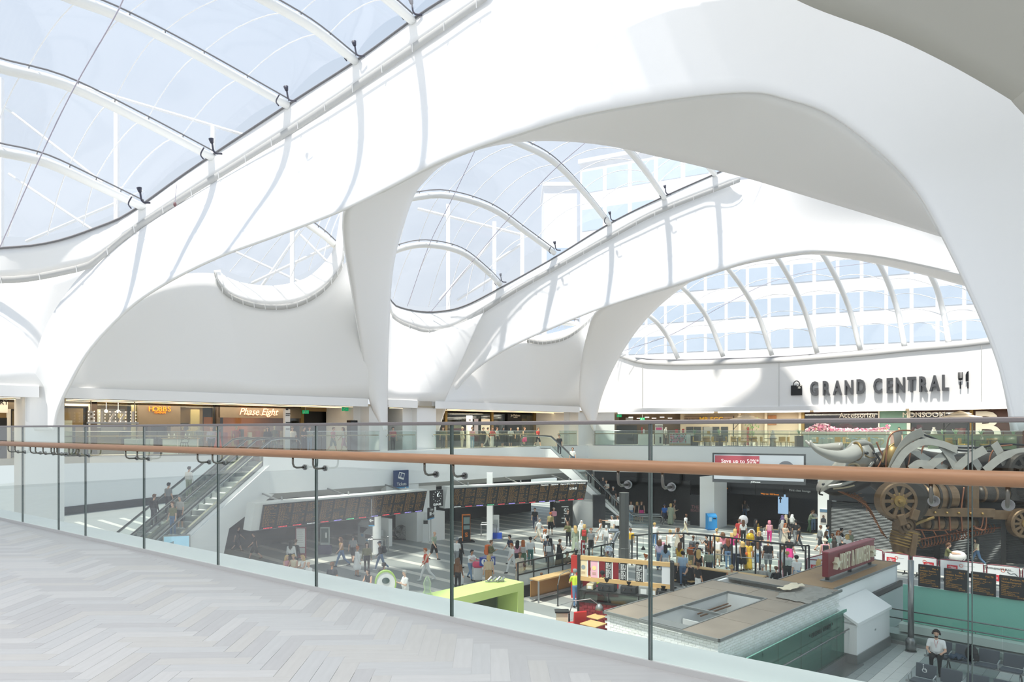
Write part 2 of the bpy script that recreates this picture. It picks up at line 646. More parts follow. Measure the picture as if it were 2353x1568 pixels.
slab('floor_gallery',GR_in,GR_out,ZM-0.35,ZM,M_GFLOOR,kind='structure',label='upper gallery floor under the large station wall')
BR_in=[BRG(px)for px in(-300,-100,60,200,300,400,500)]
slab('floor_gallery',BR_in,[p+VV((-.8,2.2,0))for p in BR_in],ZM-0.35,ZM+0.03,M_WHITE,kind='structure',label='narrow gallery bridge in front of the escalator opening')
slab('floor_gallery',[B1+U1*t+W1*4.6 for t in np.linspace(-32,-8.2,12)],[B1+U1*t+W1*16 for t in np.linspace(-32,-8.2,12)],ZM-0.35,ZM,M_GFLOOR,kind='structure',label='gallery floor in front of the brown shops')
def LW(px,off=0):
 return hit(px,VV((-42,63,0)),VV((3.4,9,0)))
slab('wall_lower',[LW(px)for px in(60,130,250,400,520,640)],[LW(px)+VV((-1,.4,0))for px in(60,130,250,400,520,640)],ZC,-0.6,M_PANEL,kind='structure',label='white lower wall behind the long escalators')
slab('baseboard_lower',[LW(px)+VV((.05,-.03,0))for px in(60,130,250,400,520,640)],[LW(px)+VV((-.5,.4,0))for px in(60,130,250,400,520,640)],ZC,ZC+0.75,M_DARK,kind='structure',label='dark plinth of the white lower wall')
# white band below the gallery edge, and its grey underside
FZ=-2.25
slab('wall_fascia',[p-W1*0.25 for p in GL_in],[p+W1*0.2 for p in GL_in],FZ,ZM+0.05,M_WHITE,kind='structure',label='white fascia band below the shop side gallery')
slab('wall_fascia',[E2(px,-0.25)for px in range(1330,2700,40)],[E2(px,0.2)for px in range(1330,2700,40)],FZ,ZM+0.05,M_WHITE,kind='structure',label='white fascia band below the gallery that faces the viewer')
slab('ceiling_undercroft',GL_in,[p+W1*7.1 for p in GL_in],FZ-0.02,FZ+0.1,M_RIM,kind='structure',label='underside of the shop side gallery')
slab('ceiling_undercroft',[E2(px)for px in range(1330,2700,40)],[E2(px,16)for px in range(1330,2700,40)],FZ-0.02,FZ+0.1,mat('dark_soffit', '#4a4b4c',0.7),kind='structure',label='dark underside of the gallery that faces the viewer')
# dark back walls of the lower concourse
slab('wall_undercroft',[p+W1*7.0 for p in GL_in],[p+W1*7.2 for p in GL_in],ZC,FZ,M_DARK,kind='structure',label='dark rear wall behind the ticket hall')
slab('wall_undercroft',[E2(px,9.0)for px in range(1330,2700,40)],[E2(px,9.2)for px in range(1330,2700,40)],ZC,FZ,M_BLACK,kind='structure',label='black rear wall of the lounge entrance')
# upper shop zone: ceiling, fascia over the opening
CZ=Zs(3.25)
M_GCEIL=mat('warm_gallery_ceiling', '#b7ab96',0.6)
slab('ceiling_gallery',[p+W1*0.3 for p in GS_in],[p+W1*16 for p in GS_in],CZ,CZ+0.12,M_GCEIL,kind='structure',label='warm lit ceiling over the shop side gallery')
slab('ceiling_gallery',[E2(px,0.2)for px in range(1330,2700,40)],GR_out,CZ,CZ+0.12,M_GCEIL,kind='structure',label='warm lit ceiling over the cafe gallery')
BACK=6.5
def BL(px,off=BACK):
 return E1(px,off)
def BR(px,off=8.5):
 return E2(px,off)
slab('wall_shops',[p+W1*7.9 for p in GS_in],[p+W1*8.1 for p in GS_in],ZM,CZ,mat('brown_shop_wall', '#6d655a',0.7),kind='structure',label='rear wall of the shops on the long side')
slab('wall_shops',[E2(px,11.0)for px in range(1330,2700,40)],[E2(px,11.2)for px in range(1330,2700,40)],ZM,CZ,mat('beige_shop_wall', '#b5a892',0.7),kind='structure',label='rear wall behind the cafe')
# glass balustrades of the far gallery
M_TIMBER=mat('pale_timber_rail', '#b59a6c',0.4)
M_CAP=mat('pale_steel_cap', '#c9cdcc',0.3,0.6)
def far_balustrade(pts,label):
 base=up(pts[len(pts)//2],ZM)
 t=thing('glass_balustrade',base,label, 'balustrade', 'glass balustrades of the far gallery')
 n=VV((-(pts[-1]-pts[0]).y,(pts[-1]-pts[0]).x,0)).normalized()
 for a,b in zip(pts,pts[1:]):
  d=(b-a).normalized()*0.02
  m=MB()
  m.prism([a+d-n*.01,b-d-n*.01,b-d+n*.01,a+d+n*.01],ZM+0.06,ZM+1.36)
  m.bd('glass_pane',M_FARPANE,t)
 m=MB();m.tube([up(p,ZM+1.38)for p in pts],0.022,6);m.bd('top_rail',M_CAP,t)
 m=MB();m.tube([up(p+n*0.13,ZM+1.11)for p in pts],0.036,8);m.bd('handrail',M_TIMBER,t)
 m=MB()
 for p in pts[:-1]:
  for q in(0.12,-0.12):
   c=p+(pts[1]-pts[0]).normalized()*q
   m.tube([up(c+n*0.13,ZM+1.08),up(c+n*0.1,ZM+.99),up(c,ZM+.99)],0.012,5)
 m.bd('rail_brackets',M_STEEL,t,kind='stuff')
 m=MB();m.tube([up(p,ZM+0.06)for p in pts],0.05,4);m.bd('base_shoe',M_GREYMET,t)
def seg(f,a,b,n):
 return[f(px)for px in np.linspace(a,b,n+1)]
far_balustrade(seg(BRG,-180,52,7), 'glass balustrade of the far gallery before the leftmost shop')
far_balustrade(seg(BRG,130,500,8), 'glass balustrade of the far gallery in front of the brown shop fronts')
far_balustrade(seg(E1,705,872,5), 'glass balustrade of the far gallery in front of the dark opening')
far_balustrade(seg(E1,893,956,2), 'short glass balustrade between the two slender roof legs')
far_balustrade(seg(E1,999,1232,7), 'glass balustrade where the row of onlookers leans')
far_balustrade(seg(E1,1285,1326,2), 'short glass balustrade beside the top of the second escalator')
far_balustrade(seg(E2,1366,2350,22), 'long glass balustrade in front of the cafe below the large station sign')
# ---------------------------------------------------------------- fascias over the shop openings (white, rounded at one end)
def fascia(pxs,label,f=E1,z0=CZ-0.05,z1=Zs(3.78)):
 pts=[f(p)for p in pxs]
 slab('trim_fascia',pts,[p+W1*0.35 for p in pts]if f is E1 else[f(p,.35)for p in pxs],z0,z1,M_PANEL,kind='structure',label=label)
fascia([-200,20,90], 'white fascia over the leftmost shop opening')
fascia([150,400,600,846], 'white fascia over the main row of shops')
fascia([892,960], 'white fascia over the narrow opening between two roof legs')
fascia([1000,1150,1332], 'white fascia over the far shop opening')
fascia(list(range(1366,2360,70)), 'white fascia under the large station wall',E2,CZ-0.05,Zs(3.6))
# white piers that stand under the roof legs, from the concourse to the fascia
def pier(f,a,b,z0,z1,label,off0=0.45,off1=3.0,m=M_PANEL):
 p,q=f(a,off0),f(b,off0)
 r,s=f(b,off0)+(f(b,off1)-f(b,off0))*1.0,f(a,off0)+W1*(off1-off0)if f is E1 else f(a,off1)
 if f is E1:
  r=q+W1*(off1-off0)
 bb=MB()
 bb.prism([p,q,r,s],z0,z1)
 bb.bd('column_pier',m,kind='structure',label=label)
pier(E1,58,148,ZC,Zs(3.3), 'white pier under the leftmost roof leg')
pier(E1,848,891,FZ-0.3,Zs(3.3), 'white pier right of the main shop row')
pier(E1,958,1002,ZC,Zs(3.3), 'white pier under the second lit roof leg')
pier(E1,1329,1366,ZC,Zs(3.3), 'white pier in the far corner')
pier(E1,812,848,ZM,Zs(3.3), 'grey return wall at the end of the main shop row',1.5,5)
pier(E1,925,958,ZM,Zs(3.3), 'grey return wall in the narrow opening',1.0,5)
pier(E1,1296,1330,ZM,Zs(3.3), 'grey return wall at the end of the far shop opening',1.5,5)
pier(E2,1368,1412,ZM,Zs(3.3), 'white return wall left of the cafe',0.4,2)
# roof of the near walkway over the viewer, with fill lights added below it
b=MB()
for i in range(5):
 for j in range(2):
  q=bal(-5+i*3.6,-3.0-j*4.5,9.95)
  l=bpy.data.lights.new('walkway_fill', 'AREA');l.shape='RECTANGLE';l.size=2.6;l.size_y=1.6;l.energy=FILL_W;l.color=(1,.97,.93)
  o=bpy.data.objects.new('walkway_fill',l);o.location=q;C.objects.link(o)
b.prism([bal(-22,0.2),bal(15,0.2),bal(22,-4),bal(22,-32),bal(-22,-32)],10.0,10.4)
b.bd('ceiling_walkway',M_PANEL,kind='structure',label='pale roof over the near walkway')
b=MB()
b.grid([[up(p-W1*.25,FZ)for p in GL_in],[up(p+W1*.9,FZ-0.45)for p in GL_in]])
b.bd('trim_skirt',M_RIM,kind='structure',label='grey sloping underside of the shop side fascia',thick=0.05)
# ================================================================ the roof: lit beams, shaded soffits, wall membranes, film vaults
def membrane(name,e1,e2,label,m=M_WHITE,k=6,rows=10,thick=0.12,bulge=0.0,bdir=(0,1,0)):
 a,b=pairs_curve(pix(e1),k),pairs_curve(pix(e2),k)
 mb=MB()
 mb.loft(a,b,rows,bulge=bulge,bdir=bdir)
 o=mb.bd(name,m,smooth=True,kind='structure',label=label,thick=thick)
 return a,b
def membrane_len(name,e1,e2,label,n=60,m=M_WHITE,rows=10,thick=0.12,bulge=0.0,bdir=(0,1,0),push=0.0):
 a,b=catmull(pix(e1),n),catmull(pix(e2),n)
 if push:
  a=[p+VV((0,push,0))for p in a]
  b=[p+VV((0,push,0))for p in b]
 mb=MB()
 mb.loft(a,b,rows,bulge=bulge,bdir=bdir)
 mb.bd(name,m,smooth=True,kind='structure',label=label,thick=thick)
 return a,b
def sm(x,a,b):
 t=max(0.0,min(1.0,(x-a)/(b-a)))
 return t*t*(3-2*t)
def backA(l,wt=None):
 n=len(l)
 return[(x,y,d+(1 if wt is None else wt[0]+(wt[1]-wt[0])*i/(n-1))*7.0*sm(x,-60,560)*(1-0.9*sm(x,1750,2420)))for i,(x,y,d)in enumerate(l)]
def backB(l,wt=None):
 n=len(l)
 return[(x,y,d+(1 if wt is None else wt[0]+(wt[1]-wt[0])*i/(n-1))*5.0*sm(x,960,1400))for i,(x,y,d)in enumerate(l)]
# ---- beam A, lit face
A_up=[(58,990,35.5),(62,900,35.4),(80,830,35.2),(105,757,35),(150,680,34.4),(215,605,33.5),(310,528,32.5),(430,450,31.3),(560,369,29.9),
  (700,279,28.5),(850,178,27),(1000,76,25.8),(1120,-8,25),(1300,-130,24),(1500,-210,23.4),(1750,-170,23),(2000,-60,23),(2200,60,23.2),
  (2350,200,23.5),(2440,400,24),(2460,650,24.6),(2420,850,25),(2372,990,25.3)]
A_lo=[(122,990,35.9),(133,945,35.9),(160,885,35.9),(210,800,35.8),(290,715,35.5),(375,655,35.0),(500,592,34.2),(640,540,33.4),(780,486,32.5),
  (900,428,31.7),(1000,377,31),(1090,341,30.5),(1180,311,30),(1330,266,29.3),(1540,228,28.5),(1720,211,28),(1810,227,27.8),(1905,262,27.6),
  (2010,340,27.3),(2095,425,27.1),(2165,540,26.8),(2280,790,26.2),(2336,990,25.9)]
A_lo=[(x,y,d-1.6*(1-sm(x,500,1000))*sm(x,110,200))for x,y,d in A_lo]
a_up,a_lo=membrane('roof_beam',backA(A_up),A_lo, 'sunlit white membrane face of the nearest great roof arch',rows=12,bulge=0.5)
# ---- beam A, shaded underside with its rear leg
SA1=[(886,990,51.3),(864,955,51.2),(850,920,51),(836,835,49.5),(812,690,45),(790,492,35.5),(880,440,32.4),(1000,379,31.2),(1100,340,30.6),(1180,313,30.2),
 (1330,268,29.5),(1540,230,28.7),(1720,213,28.2),(1810,229,28),(1905,264,27.8),(2010,342,27.5),(2095,427,27.3),(2165,542,27)]
SA2=[(888,991,51.4),(889,955,51.4),(890,880,51.3),(892,780,51),(903,610,49.5),(944,464,45),(978,412,42),(1022,374,40),(1105,340,38),(1195,324,37),
 (1290,322,36.5),(1400,333,36),(1510,357,36),(1610,380,36),(1720,408,36),(1860,450,36),(2020,498,35.5),(2190,550,35)]
membrane('roof_soffit',SA1,SA2, 'grey shaded underside of the nearest roof arch with its slender rear leg',m=M_PANEL,rows=10,bulge=-0.6)
# ---- beam B, lit face
B_up=[(957,990,57.2),(962,915,57),(985,845,57),(1025,782,56.6),(1085,735,56),(1170,681,55),(1270,622,54),(1390,555,53),(1510,490,52),(1620,447,51.2),
  (1720,412,50.6),(1850,430,46),(2000,472,42.5),(2200,530,39),(2400,620,37)]
B_lo=[(1008,990,57.5),(1022,945,57.5),(1050,895,57.5),(1100,845,57.4),(1180,795,57),(1280,750,56.6),(1375,711,56.2),(1470,680,55.7),(1560,653,55.2),(1640,626,54.7),
  (1720,602,54.2),(1830,584,52),(1900,579,50),(2030,591,46.5),(2260,640,43)]
membrane('roof_beam',backB(B_up),B_lo, 'sunlit white membrane face of the second roof arch in the middle distance',rows=12,bulge=0.5)
SB1=[(1364,990,66.3),(1345,955,66.3),(1332,925,66.2),(1334,850,65.5),(1347,775,62.5),(1375,713,57.2),(1470,682,56),(1560,655,55.5),(1640,628,55),(1720,604,54.5),
 (1830,586,52.2),(1900,581,50.2),(2030,593,46.7),(2240,637,43.2)]
SB2=[(1366,991,66.5),(1371,955,66.5),(1384,905,66.4),(1412,840,66),(1452,774,65),(1500,716,63.5),(1560,665,62),(1620,627,61),(1690,603,60.3),(1760,590,59.8),
 (1840,584,56.5),(1910,587,54.5),(2050,612,51),(2250,664,46.5)]
membrane('roof_soffit',SB1,SB2, 'grey shaded underside of the second roof arch with its rear leg',m=M_PANEL,rows=10,bulge=-0.5)
# ---- film vaults
def arc_tube(pts,d_pts):
 return catmull(d_pts,24)
def vault(label,tubes,ends,seams=7,rt=0.19,bulge=0.55,out=(0,0.2,1)):
 """tubes: list of pixel-with-depth curves; ends: extra bounding curves before and after"""
 base=pix(tubes[0])[-1]
 root=thing('roof_vault',base,label,None,None, 'structure')
 cs=[]
 if ends[0]:
  cs.append((catmull(pix(ends[0]),24),False))
 cs+=[(catmull(pix(t),24),True)for t in tubes]
 if ends[1]:
  cs.append((catmull(pix(ends[1]),24),False))
 ov=Vector(out).normalized()
 for c,real in cs:
  if real:
   b=MB();b.tube(c,rt,10);o=b.bd('rib_tube',M_TUBE,root,smooth=True)
   b=MB();b.tube([p+ov*(rt+0.17)for p in c],0.035,5)
   for i in range(0,25,3):
    b.tube([c[i]+ov*rt*.8,c[i]+ov*(rt+0.17)],0.02,4)
   b.bd('clamp_rail',M_DARKSEAL,o)
 sm=MB()
 for(a,_),(b,_)in zip(cs,cs[1:]):
  rows=[]
  for i in range(7):
   t=i/6
   rows.append([p.lerp(q,t)+ov*(rt+0.19+bulge*4*t*(1-t))for p,q in zip(a,b)])
  m=MB();m.grid(rows);m.bd('film_cushion',M_ETFE,root,smooth=True)
  for s in range(1,seams+1):
   j=round(24*s/(seams+1))
   sm.tube([r[j]for r in rows],0.026,4)
 sm.bd('weld_seams',M_SEAM,root,kind='stuff')
 return root
# edge line where vault 1 meets the beam
T1=[(-260,560,36),(-100,578,35.6),(0,572,35.0),(75,566,34.5),(145,552,34),(225,524,33.3),(300,490,32.7),(440,391,31.2),(665,241,28.7),(820,141,27.2),(950,46,26),(1020,0,25.4),(1200,-115,24.3)]
T1=backA(T1)
vault('clear film roof vault with white ribs over the near left of the hall',
 [backA(t,(0,1))for t in[[(-420,262,25),(-200,300,27),(-20,345,29),(100,372,30),(220,425,31.4),(328,476,32.4)],
 [(-420,40,23),(-200,85,25),(-20,150,26.8),(150,195,28),(330,280,29.5),(492,364,30.6)],
 [(-300,-200,21),(-60,-95,23),(150,-10,24.8),(280,40,25.8),(450,125,27.2),(662,243,28.7)],
 [(50,-290,19.5),(350,-145,22),(590,-10,24.6),(720,65,26),(817,141,27.2)],
 [(400,-360,18),(700,-150,22),(880,-10,25),(947,47,26)]]],
 (backA([(-420,480,29),(-200,500,31),(-60,552,33),(75,562,34),(200,534,33.4),(325,478,32.4)],(0,1)),
 backA([(720,-440,17),(950,-260,20.5),(1100,-140,23.5),(1180,-100,24.4)],(0,1))))
T2=[(893,680,55.5),(905,700,55.8),(925,709,56),(965,717,56.2),(1008,717,56.3),(1062,706,56),(1130,673,55.3),(1270,595,54),(1400,515,52.8),(1525,453,51.6),(1665,391,50.8)]
T2=backB(T2)
vault('clear film roof vault between the first and second arches',
 [backB(t,(0,1))for t in[[(880,596,50),(915,574,50.5),(980,563,51),(1060,580,53),(1120,625,54.6),(1150,655,55)],
 [(900,470,45),(950,455,46),(1030,450,47),(1130,480,49.5),(1210,535,52.5),(1274,582,53.8)],
 [(1120,300,40),(1190,328,42),(1270,370,45),(1340,440,49.5),(1400,514,52.7)],
 [(1360,270,40),(1440,340,44),(1490,402,48),(1526,454,51.5)],
 [(1560,310,42),(1600,350,46),(1642,400,50.8)]]],
 ([(870,640,52),(885,680,53.5),(925,709,55.6),(1008,717,56.1),(1080,699,55.8),(1148,657,55)],
 backB([(1700,300,42),(1740,330,45),(1790,370,50)],(0,1))),bulge=0.8)
vault('clear film roof vault above the large station wall',
 [[(1440,700,66),(1497,730,66.3),(1535,775,67),(1558,824,66.8)],
 [(1500,620,64),(1565,658,64.5),(1625,730,65.6),(1662,820,65.6)],
 [(1600,560,61.5),(1667,611,62.5),(1735,710,64),(1774,817,64)],
 [(1710,530,59.5),(1783,589,60.5),(1845,705,62),(1878,812,62.2)],
 [(1830,520,58),(1893,588,59),(1948,700,60.2),(1977,805,60)],
 [(1960,530,57),(2020,606,58),(2060,705,58.8),(2079,799,57.8)],
 [(2085,550,55.5),(2143,641,56.5),(2168,720,57),(2180,790,55.6)],
 [(2215,600,54),(2250,680,54.5),(2290,776,53.2)]],
 ([(1395,770,66),(1425,812,68),(1470,824,68),(1500,826,67.8)],[(2330,640,52),(2360,720,52),(2400,770,51)]),bulge=0.5,out=(-0.2,0.6,1))
vaults=[o for o in C.objects if o.name.startswith('roof_vault')]
def cable(i,pts):
 b=MB();b.tube(catmull(pix(pts),20),.022,5);b.bd('tie_cable',mat('lilac_cable', '#b9b4c4',.5),vaults[i],smooth=True)
cable(0,[(300,-40,24),(262,42,25.6),(165,212,28),(85,378,29.8),(0,568,33.5)])
cable(1,[(1092,345,44),(1040,455,47),(985,566,51),(936,704,55.6)]);cable(1,[(1348,325,44),(1265,398,45.5),(1174,497,49),(1108,574,53.5),(990,717,56)])
cable(2,[(1434,806,67),(1545,768,67),(1655,706,65),(1762,652,63.2),(1868,622,61.2),(2000,604,59)])
M_HOOK=mat('dark_lamp_hook', '#4a4a58',.5)
for i,l in((0,((328,476,32.9),(492,364,33),(662,243,34.5),(817,141,34),(947,47,33))),(1,((1150,655,57.5),(1274,582,57.2),(1400,514,57),(1526,454,56)))):
 for x,y,d in l:
  p=P(x,y-4,d*SC)+VV((0,-.25,0))
  b=MB();b.tube(catmull([p+VV((.45,0,.02)),p+VV((.12,0,.08)),p+VV((.02,0,.5))],8),.04,6);b.bd('lamp_hook',M_HOOK,vaults[i],smooth=True)
  b=MB();b.tube([p+VV((.02,0,.48)),p+VV((-.02,0,.66))],[.07,.11],8);b.tube(catmull([p+VV((-.3,-.1,-.25)),p+VV((-.42,-.1,-.05)),p+VV((-.28,-.1,.25))],8),.03,5);b.bd('lamp_head',M_HOOK,vaults[i],smooth=True)
t=thing('hanging_sensor',P(402,470,28), 'small reddish sensor hanging on a cord from the film roof edge', 'sensor')
b=MB();b.tube([P(406,424,28),P(402,464,28)],.012,5);b.bd('cord',mat('lilac_cable'),t);b=MB();b.ball(P(402,470,28),(.07,.07,.1),8);b.bd('bulb',mat('dusky_red', '#8d6a6c',.5),t,smooth=True)
# small eye between the two halves of arch A
vault('small clear film eye between the front face and rear leg of the nearest arch',
 [[(640,470,40),(715,521,43),(748,545,44.6),(772,567,46)]],
 ([(430,600,42.5),(510,632,43),(560,651,44),(630,657,45),(700,641,46),(748,602,46.3),(768,572,46.2)],
 [(740,420,41),(775,460,44),(800,500,46)]),bulge=0.3)
vault('sliver of clear film eye between the front face and rear leg of the second arch',
 [[(1250,735,62),(1290,742,62.5),(1330,745,63)]],
 ([(1195,765,61.8),(1250,770,62.3),(1310,762,63)],[(1300,690,62),(1340,700,63),(1385,690,64)]),bulge=0.2)
# ---- kerbs: from the film edge down to the grey ledge, and the ledge itself
def offset_dn(pts,d):
 return[VV((p.x,p.y,p.z-d))for p in pts]
def kerb(film,ledge,label,n=60,lw=0.32,dark=True):
 a,b=catmull(pix(film),n),catmull(pix(ledge),n)
 root=thing('trim_kerb',b[0],label,None,None, 'structure')
 m=MB();m.loft(a,b,4);m.bd('kerb_face',M_WHITE,root,smooth=True,thick=0.06)
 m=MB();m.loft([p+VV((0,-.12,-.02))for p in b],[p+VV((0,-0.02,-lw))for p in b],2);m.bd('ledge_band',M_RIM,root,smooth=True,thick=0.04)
 jm=MB()
 for i in range(2,n,3):
  p=b[i]+VV((0,-.15,-.02))
  jm.bar(p,p+VV((0,0.08,-lw)),0.03,0.03)
 jm.bd('ledge_joints',M_WHITE,root,kind='stuff')
 if dark:
  m=MB();m.tube([p+VV((0,-.05,.02))for p in a],0.05,6);m.bd('film_gasket',M_DARKSEAL,root,smooth=True)
 return root
kerb([(-260,566,36),(-100,584,35.6)]+T1[2:],backA([(-260,610,36),(-100,632,35.6),(0,636,35.2),(60,633,34.9),(110,625,34.5),(165,613,33.9),(215,597,33.3),(310,520,32.3),(430,442,31.1),(560,361,29.7),(700,271,28.3),(850,170,26.8),(1000,68,25.6),(1120,-16,24.8)]),
 'white kerb and grey ledge along the top of the nearest arch')
kerb(T2,backB([(893,690,55.2),(898,715,55.4),(915,733,55.6),(945,746,55.8),(985,757,56),(1035,751,56),(1090,722,55.6),(1180,665,54.6),(1270,614,53.7),(1390,547,52.7),(1510,483,51.7),(1700,408,50.4)]),
 'white kerb and grey ledge along the top of the second arch',lw=0.35)
kerb([(505,620,42.8),(515,634,43),(560,651,43.7),(630,657,44.4),(700,641,45.2),(745,605,45.6),(768,570,45.6),(777,530,45.4),(784,480,45)],
 [(494,622,42),(499,640,42.2),(520,668,42.6),(565,690,43.2),(620,700,44),(680,695,44.8),(735,667,45.2),(775,625,45.2),(790,590,45),(792,520,44.6),(790,470,44)],
 'white rim of the film eye in the nearest arch',lw=0.3,dark=False)
kerb([(1205,772,61.5),(1250,770,62),(1310,755,62.6),(1350,735,63),(1376,700,63)],
 [(1210,778,61),(1250,783,61.4),(1300,772,62),(1345,741,62.6),(1378,705,62.8)],
 'white rim of the film eye in the second arch',lw=0.3,dark=False)
# ---- tall grey wall membranes above the shop openings
def e1pt(px,z,off=0.1):
 return up(E1(px,off),z)
def wall_membrane(top,pxs,label,zb=Zs(3.76),n=50,k=8):
 a=catmull(pix(top),n)
 b=catmull([e1pt(px,zb)for px in pxs],n)
 m=MB();m.loft(a,b,k)
 m.bd('wall_membrane',M_PANEL,smooth=True,kind='structure',label=label,thick=0.1)
wall_membrane([(x,y,d+.9)for x,y,d in backA([(-260,615,36.2),(-100,634,35.9),(0,640,35.6),(60,637,35.4),(110,629,35.2),(165,616,35.3),(260,570,35.8)])],[-260,-100,0,40,80,110,150],
 'grey wall membrane left of the first roof leg')
wall_membrane([(120,830,37),(250,720,38),(380,640,40),(497,630,42.2),(520,670,42.7),(565,692,43.3),(620,702,44.1),(680,697,44.9),(735,669,45.3),(776,627,45.4),(800,600,45.6),(850,600,47)],
 [100,180,260,340,400,460,520,580,650,720,790,870], 'large grey wall membrane above the main row of shops')
wall_membrane([(880,690,54.5),(898,717,55.5),(915,735,55.7),(945,748,55.9),(985,759,56.1),(1035,753,56.2),(1110,720,56.6)],[880,898,915,940,965,990,1020],
 'narrow grey wall membrane between the rear leg and the second lit leg')
wall_membrane([(1000,900,58),(1080,840,58.5),(1160,790,59.5),(1213,780,61),(1250,785,61.5),(1300,774,62.1),(1345,743,62.7),(1380,715,63.2)],[990,1040,1100,1150,1200,1250,1300,1350],
 'grey wall membrane above the far shop opening')
# ---- curved white wall with the station name
DR=list(range(1366,2420,30))
def drum_top(px):
 return np.interp(px,[1366,1400,1425,1470,1560,1700,1800,1900,2000,2100,2200,2285,2420],[800,812,822,838,842,838,834,826,818,808,800,790,768])
def drum_film(px):
 return np.interp(px,[1366,1425,1470,1560,1700,1800,1900,2000,2100,2200,2285,2420],[795,815,825,828,824,820,813,805,796,787,777,758])
dm=MB()
tops=[]
for px in DR:
 p=E2(px,0.1)
 tops.append((p,zat(drum_top(px),p.y),zat(drum_film(px),p.y)))
dm.grid([[up(p,Zs(3.55))for p,a,b in tops],[up(p,lerp(Zs(3.55),a,.5))for p,a,b in tops],[up(p,a)for p,a,b in tops]])
dm.bd('wall_drum',M_WHITE,smooth=True,kind='structure',label='curved white wall that carries the large station name')
dk=thing('trim_kerb',up(tops[0][0],9), 'white kerb and grey ledge along the top of the station wall',None,None, 'structure')
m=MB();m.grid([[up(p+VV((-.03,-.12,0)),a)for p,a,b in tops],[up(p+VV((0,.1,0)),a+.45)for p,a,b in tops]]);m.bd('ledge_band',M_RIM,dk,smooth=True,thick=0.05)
m=MB();m.grid([[up(p+VV((0,.1,0)),a+.42)for p,a,b in tops],[up(p+VV((0,.5,0)),b)for p,a,b in tops]]);m.bd('kerb_face',M_WHITE,dk,smooth=True,thick=0.05)
m=MB();m.tube([up(p+VV((0,.4,0)),b)for p,a,b in tops],0.09,6);m.bd('film_gasket',M_DARKSEAL,dk,smooth=True)
for px in(1476,1790,2255):
 p=E2(px,0.0)
 m=MB();m.bar(up(p,Zs(3.6)),up(p,zat(drum_top(px),p.y)),0.03,0.03);m.bd('panel_joint',M_RIM,dk)
# ---- near ceiling, top right
NC=[(1790,-40,9.0),(1880,0,9),(2050,60,9),(2200,130,9),(2330,203,9),(2353,222,9),(2420,300,9),(2470,420,9)]
NC2=[(2100,-500,7.0),(2200,-400,7),(2350,-300,7),(2500,-200,7),(2650,-80,7),(2700,0,7),(2750,100,7),(2800,250,7)]
membrane('ceiling_near',NC,NC2, 'grey underside of the roof over the near walkway',m=M_NEARCEIL,rows=6,thick=0.3)
# unseen roof shell placed to shade the right half; its margin grades that shade
b=MB();b.prism([(6.5,25.5),(6.5,6),(34,6),(34,25.5)],21.0,21.3);b.bd('roof_shell',M_PANEL,kind='structure',label='unseen solid roof shell placed to shade the right side of the hall')
for i in range(6):
 b=MB();x=-2.5+i*1.5;b.prism([(x,25.5),(x,6),(x+1.5,6),(x+1.5,25.5)],21.1,21.12)
 b.bd('shade_margin',glass('shade_film_%d'%i, '#f8f9fb',.03,white=.12+.14*i),kind='structure',label='added film strip that grades the shade of the unseen roof shell')
# ---- steel frame and office block beyond the film
sf=thing('roof_truss',P(250,500,75), 'white braced steel frame standing outside beyond the film roof', 'steel frame')
M_EXT=mat('white_exterior_steel', '#f7f7f7',0.5)
def member(a,b,d,wd=0.35):
 m=MB();member.k+=1;d+=0.7*member.k;m.tube([P(*a,d),P(*b,d)],wd*0.5,6);m.bd('brace',M_EXT,sf)
member.k=0
for x,y0,y1 in((268,230,600),(2,180,600),(490,290,600),(672,500,700),(1030,470,720),(1136,510,720),(1200,530,720)):
 m=MB();m.bar(P(x,y0,75),P(x,y1,75),0.42,0.42);m.bd('post',M_EXT,sf)
for a,b in(((-10,230),(235,420)),((20,400),(230,540)),((-10,140),(560,310)),((690,540),(760,610)),((560,660),(770,560)),((690,530),(600,660)),((1010,690),(1125,560)),
 ((1050,690),(1130,640)),((960,480),(1200,540)),((1140,600),(1200,560)),((60,555),(330,440)),((500,560),(800,700))):
 member(a,b,75,0.34)
def office(name,pts,floors,cols,label,d_win='#c6d4e2'):
 """long block: plan edge p->q at depth, rows of windows between white spandrels"""
 (x0,d0),(x1,d1),z0,z1=pts
 p,q=VV(((x0-CX)/F*d0,d0,0)),VV(((x1-CX)/F*d1,d1,0))
 M=frame2(p,q,z0)
 L=(q-p).length
 H=z1-z0
 t=thing(name,(p+q)/2+VV((0,0,z0)),label, 'building')
 m=MB();m.box(0,L,0.3,12,0,H,M);m.bd('wall',mat('white_office_wall', '#f1f1f2',0.7),t)
 win=MB();fh=H/floors;cw=L/cols
 win.box(-cw*.42,cw*.42,-0.04,0.04,-fh*.28,fh*.28)
 me=win.mesh('window',[mat('pale_blue_window',d_win,0.2)])
 for i in range(floors):
  for j in range(cols):
   o=obj_from('window',me,t)
   o.matrix_world=Matrix.Identity(4)
   lm=world_of(t).inverted()@M@MT(((j+.5)*cw,0.28,(i+.5)*fh))
   o.matrix_basis=lm
 m=MB();m.box(-.3,L+.3,-0.2,12,H,H+.8,M)
 m.bd('parapet',mat('white_office_wall'),t)
 return t
office('office_block',((1440,112),(2480,88),-6.5,32),8,19, 'long white office block with bands of pale windows beyond the far film vault')
office('office_tower',((1250,150),(1326,150),-6.5,55),1,1, 'white stair tower of the office block beyond the second film vault', '#eceff2')
office('office_wing',((1332,140),(1700,126),-6.5,56),8,6, 'stepped white office wing rising beyond the second film vault')
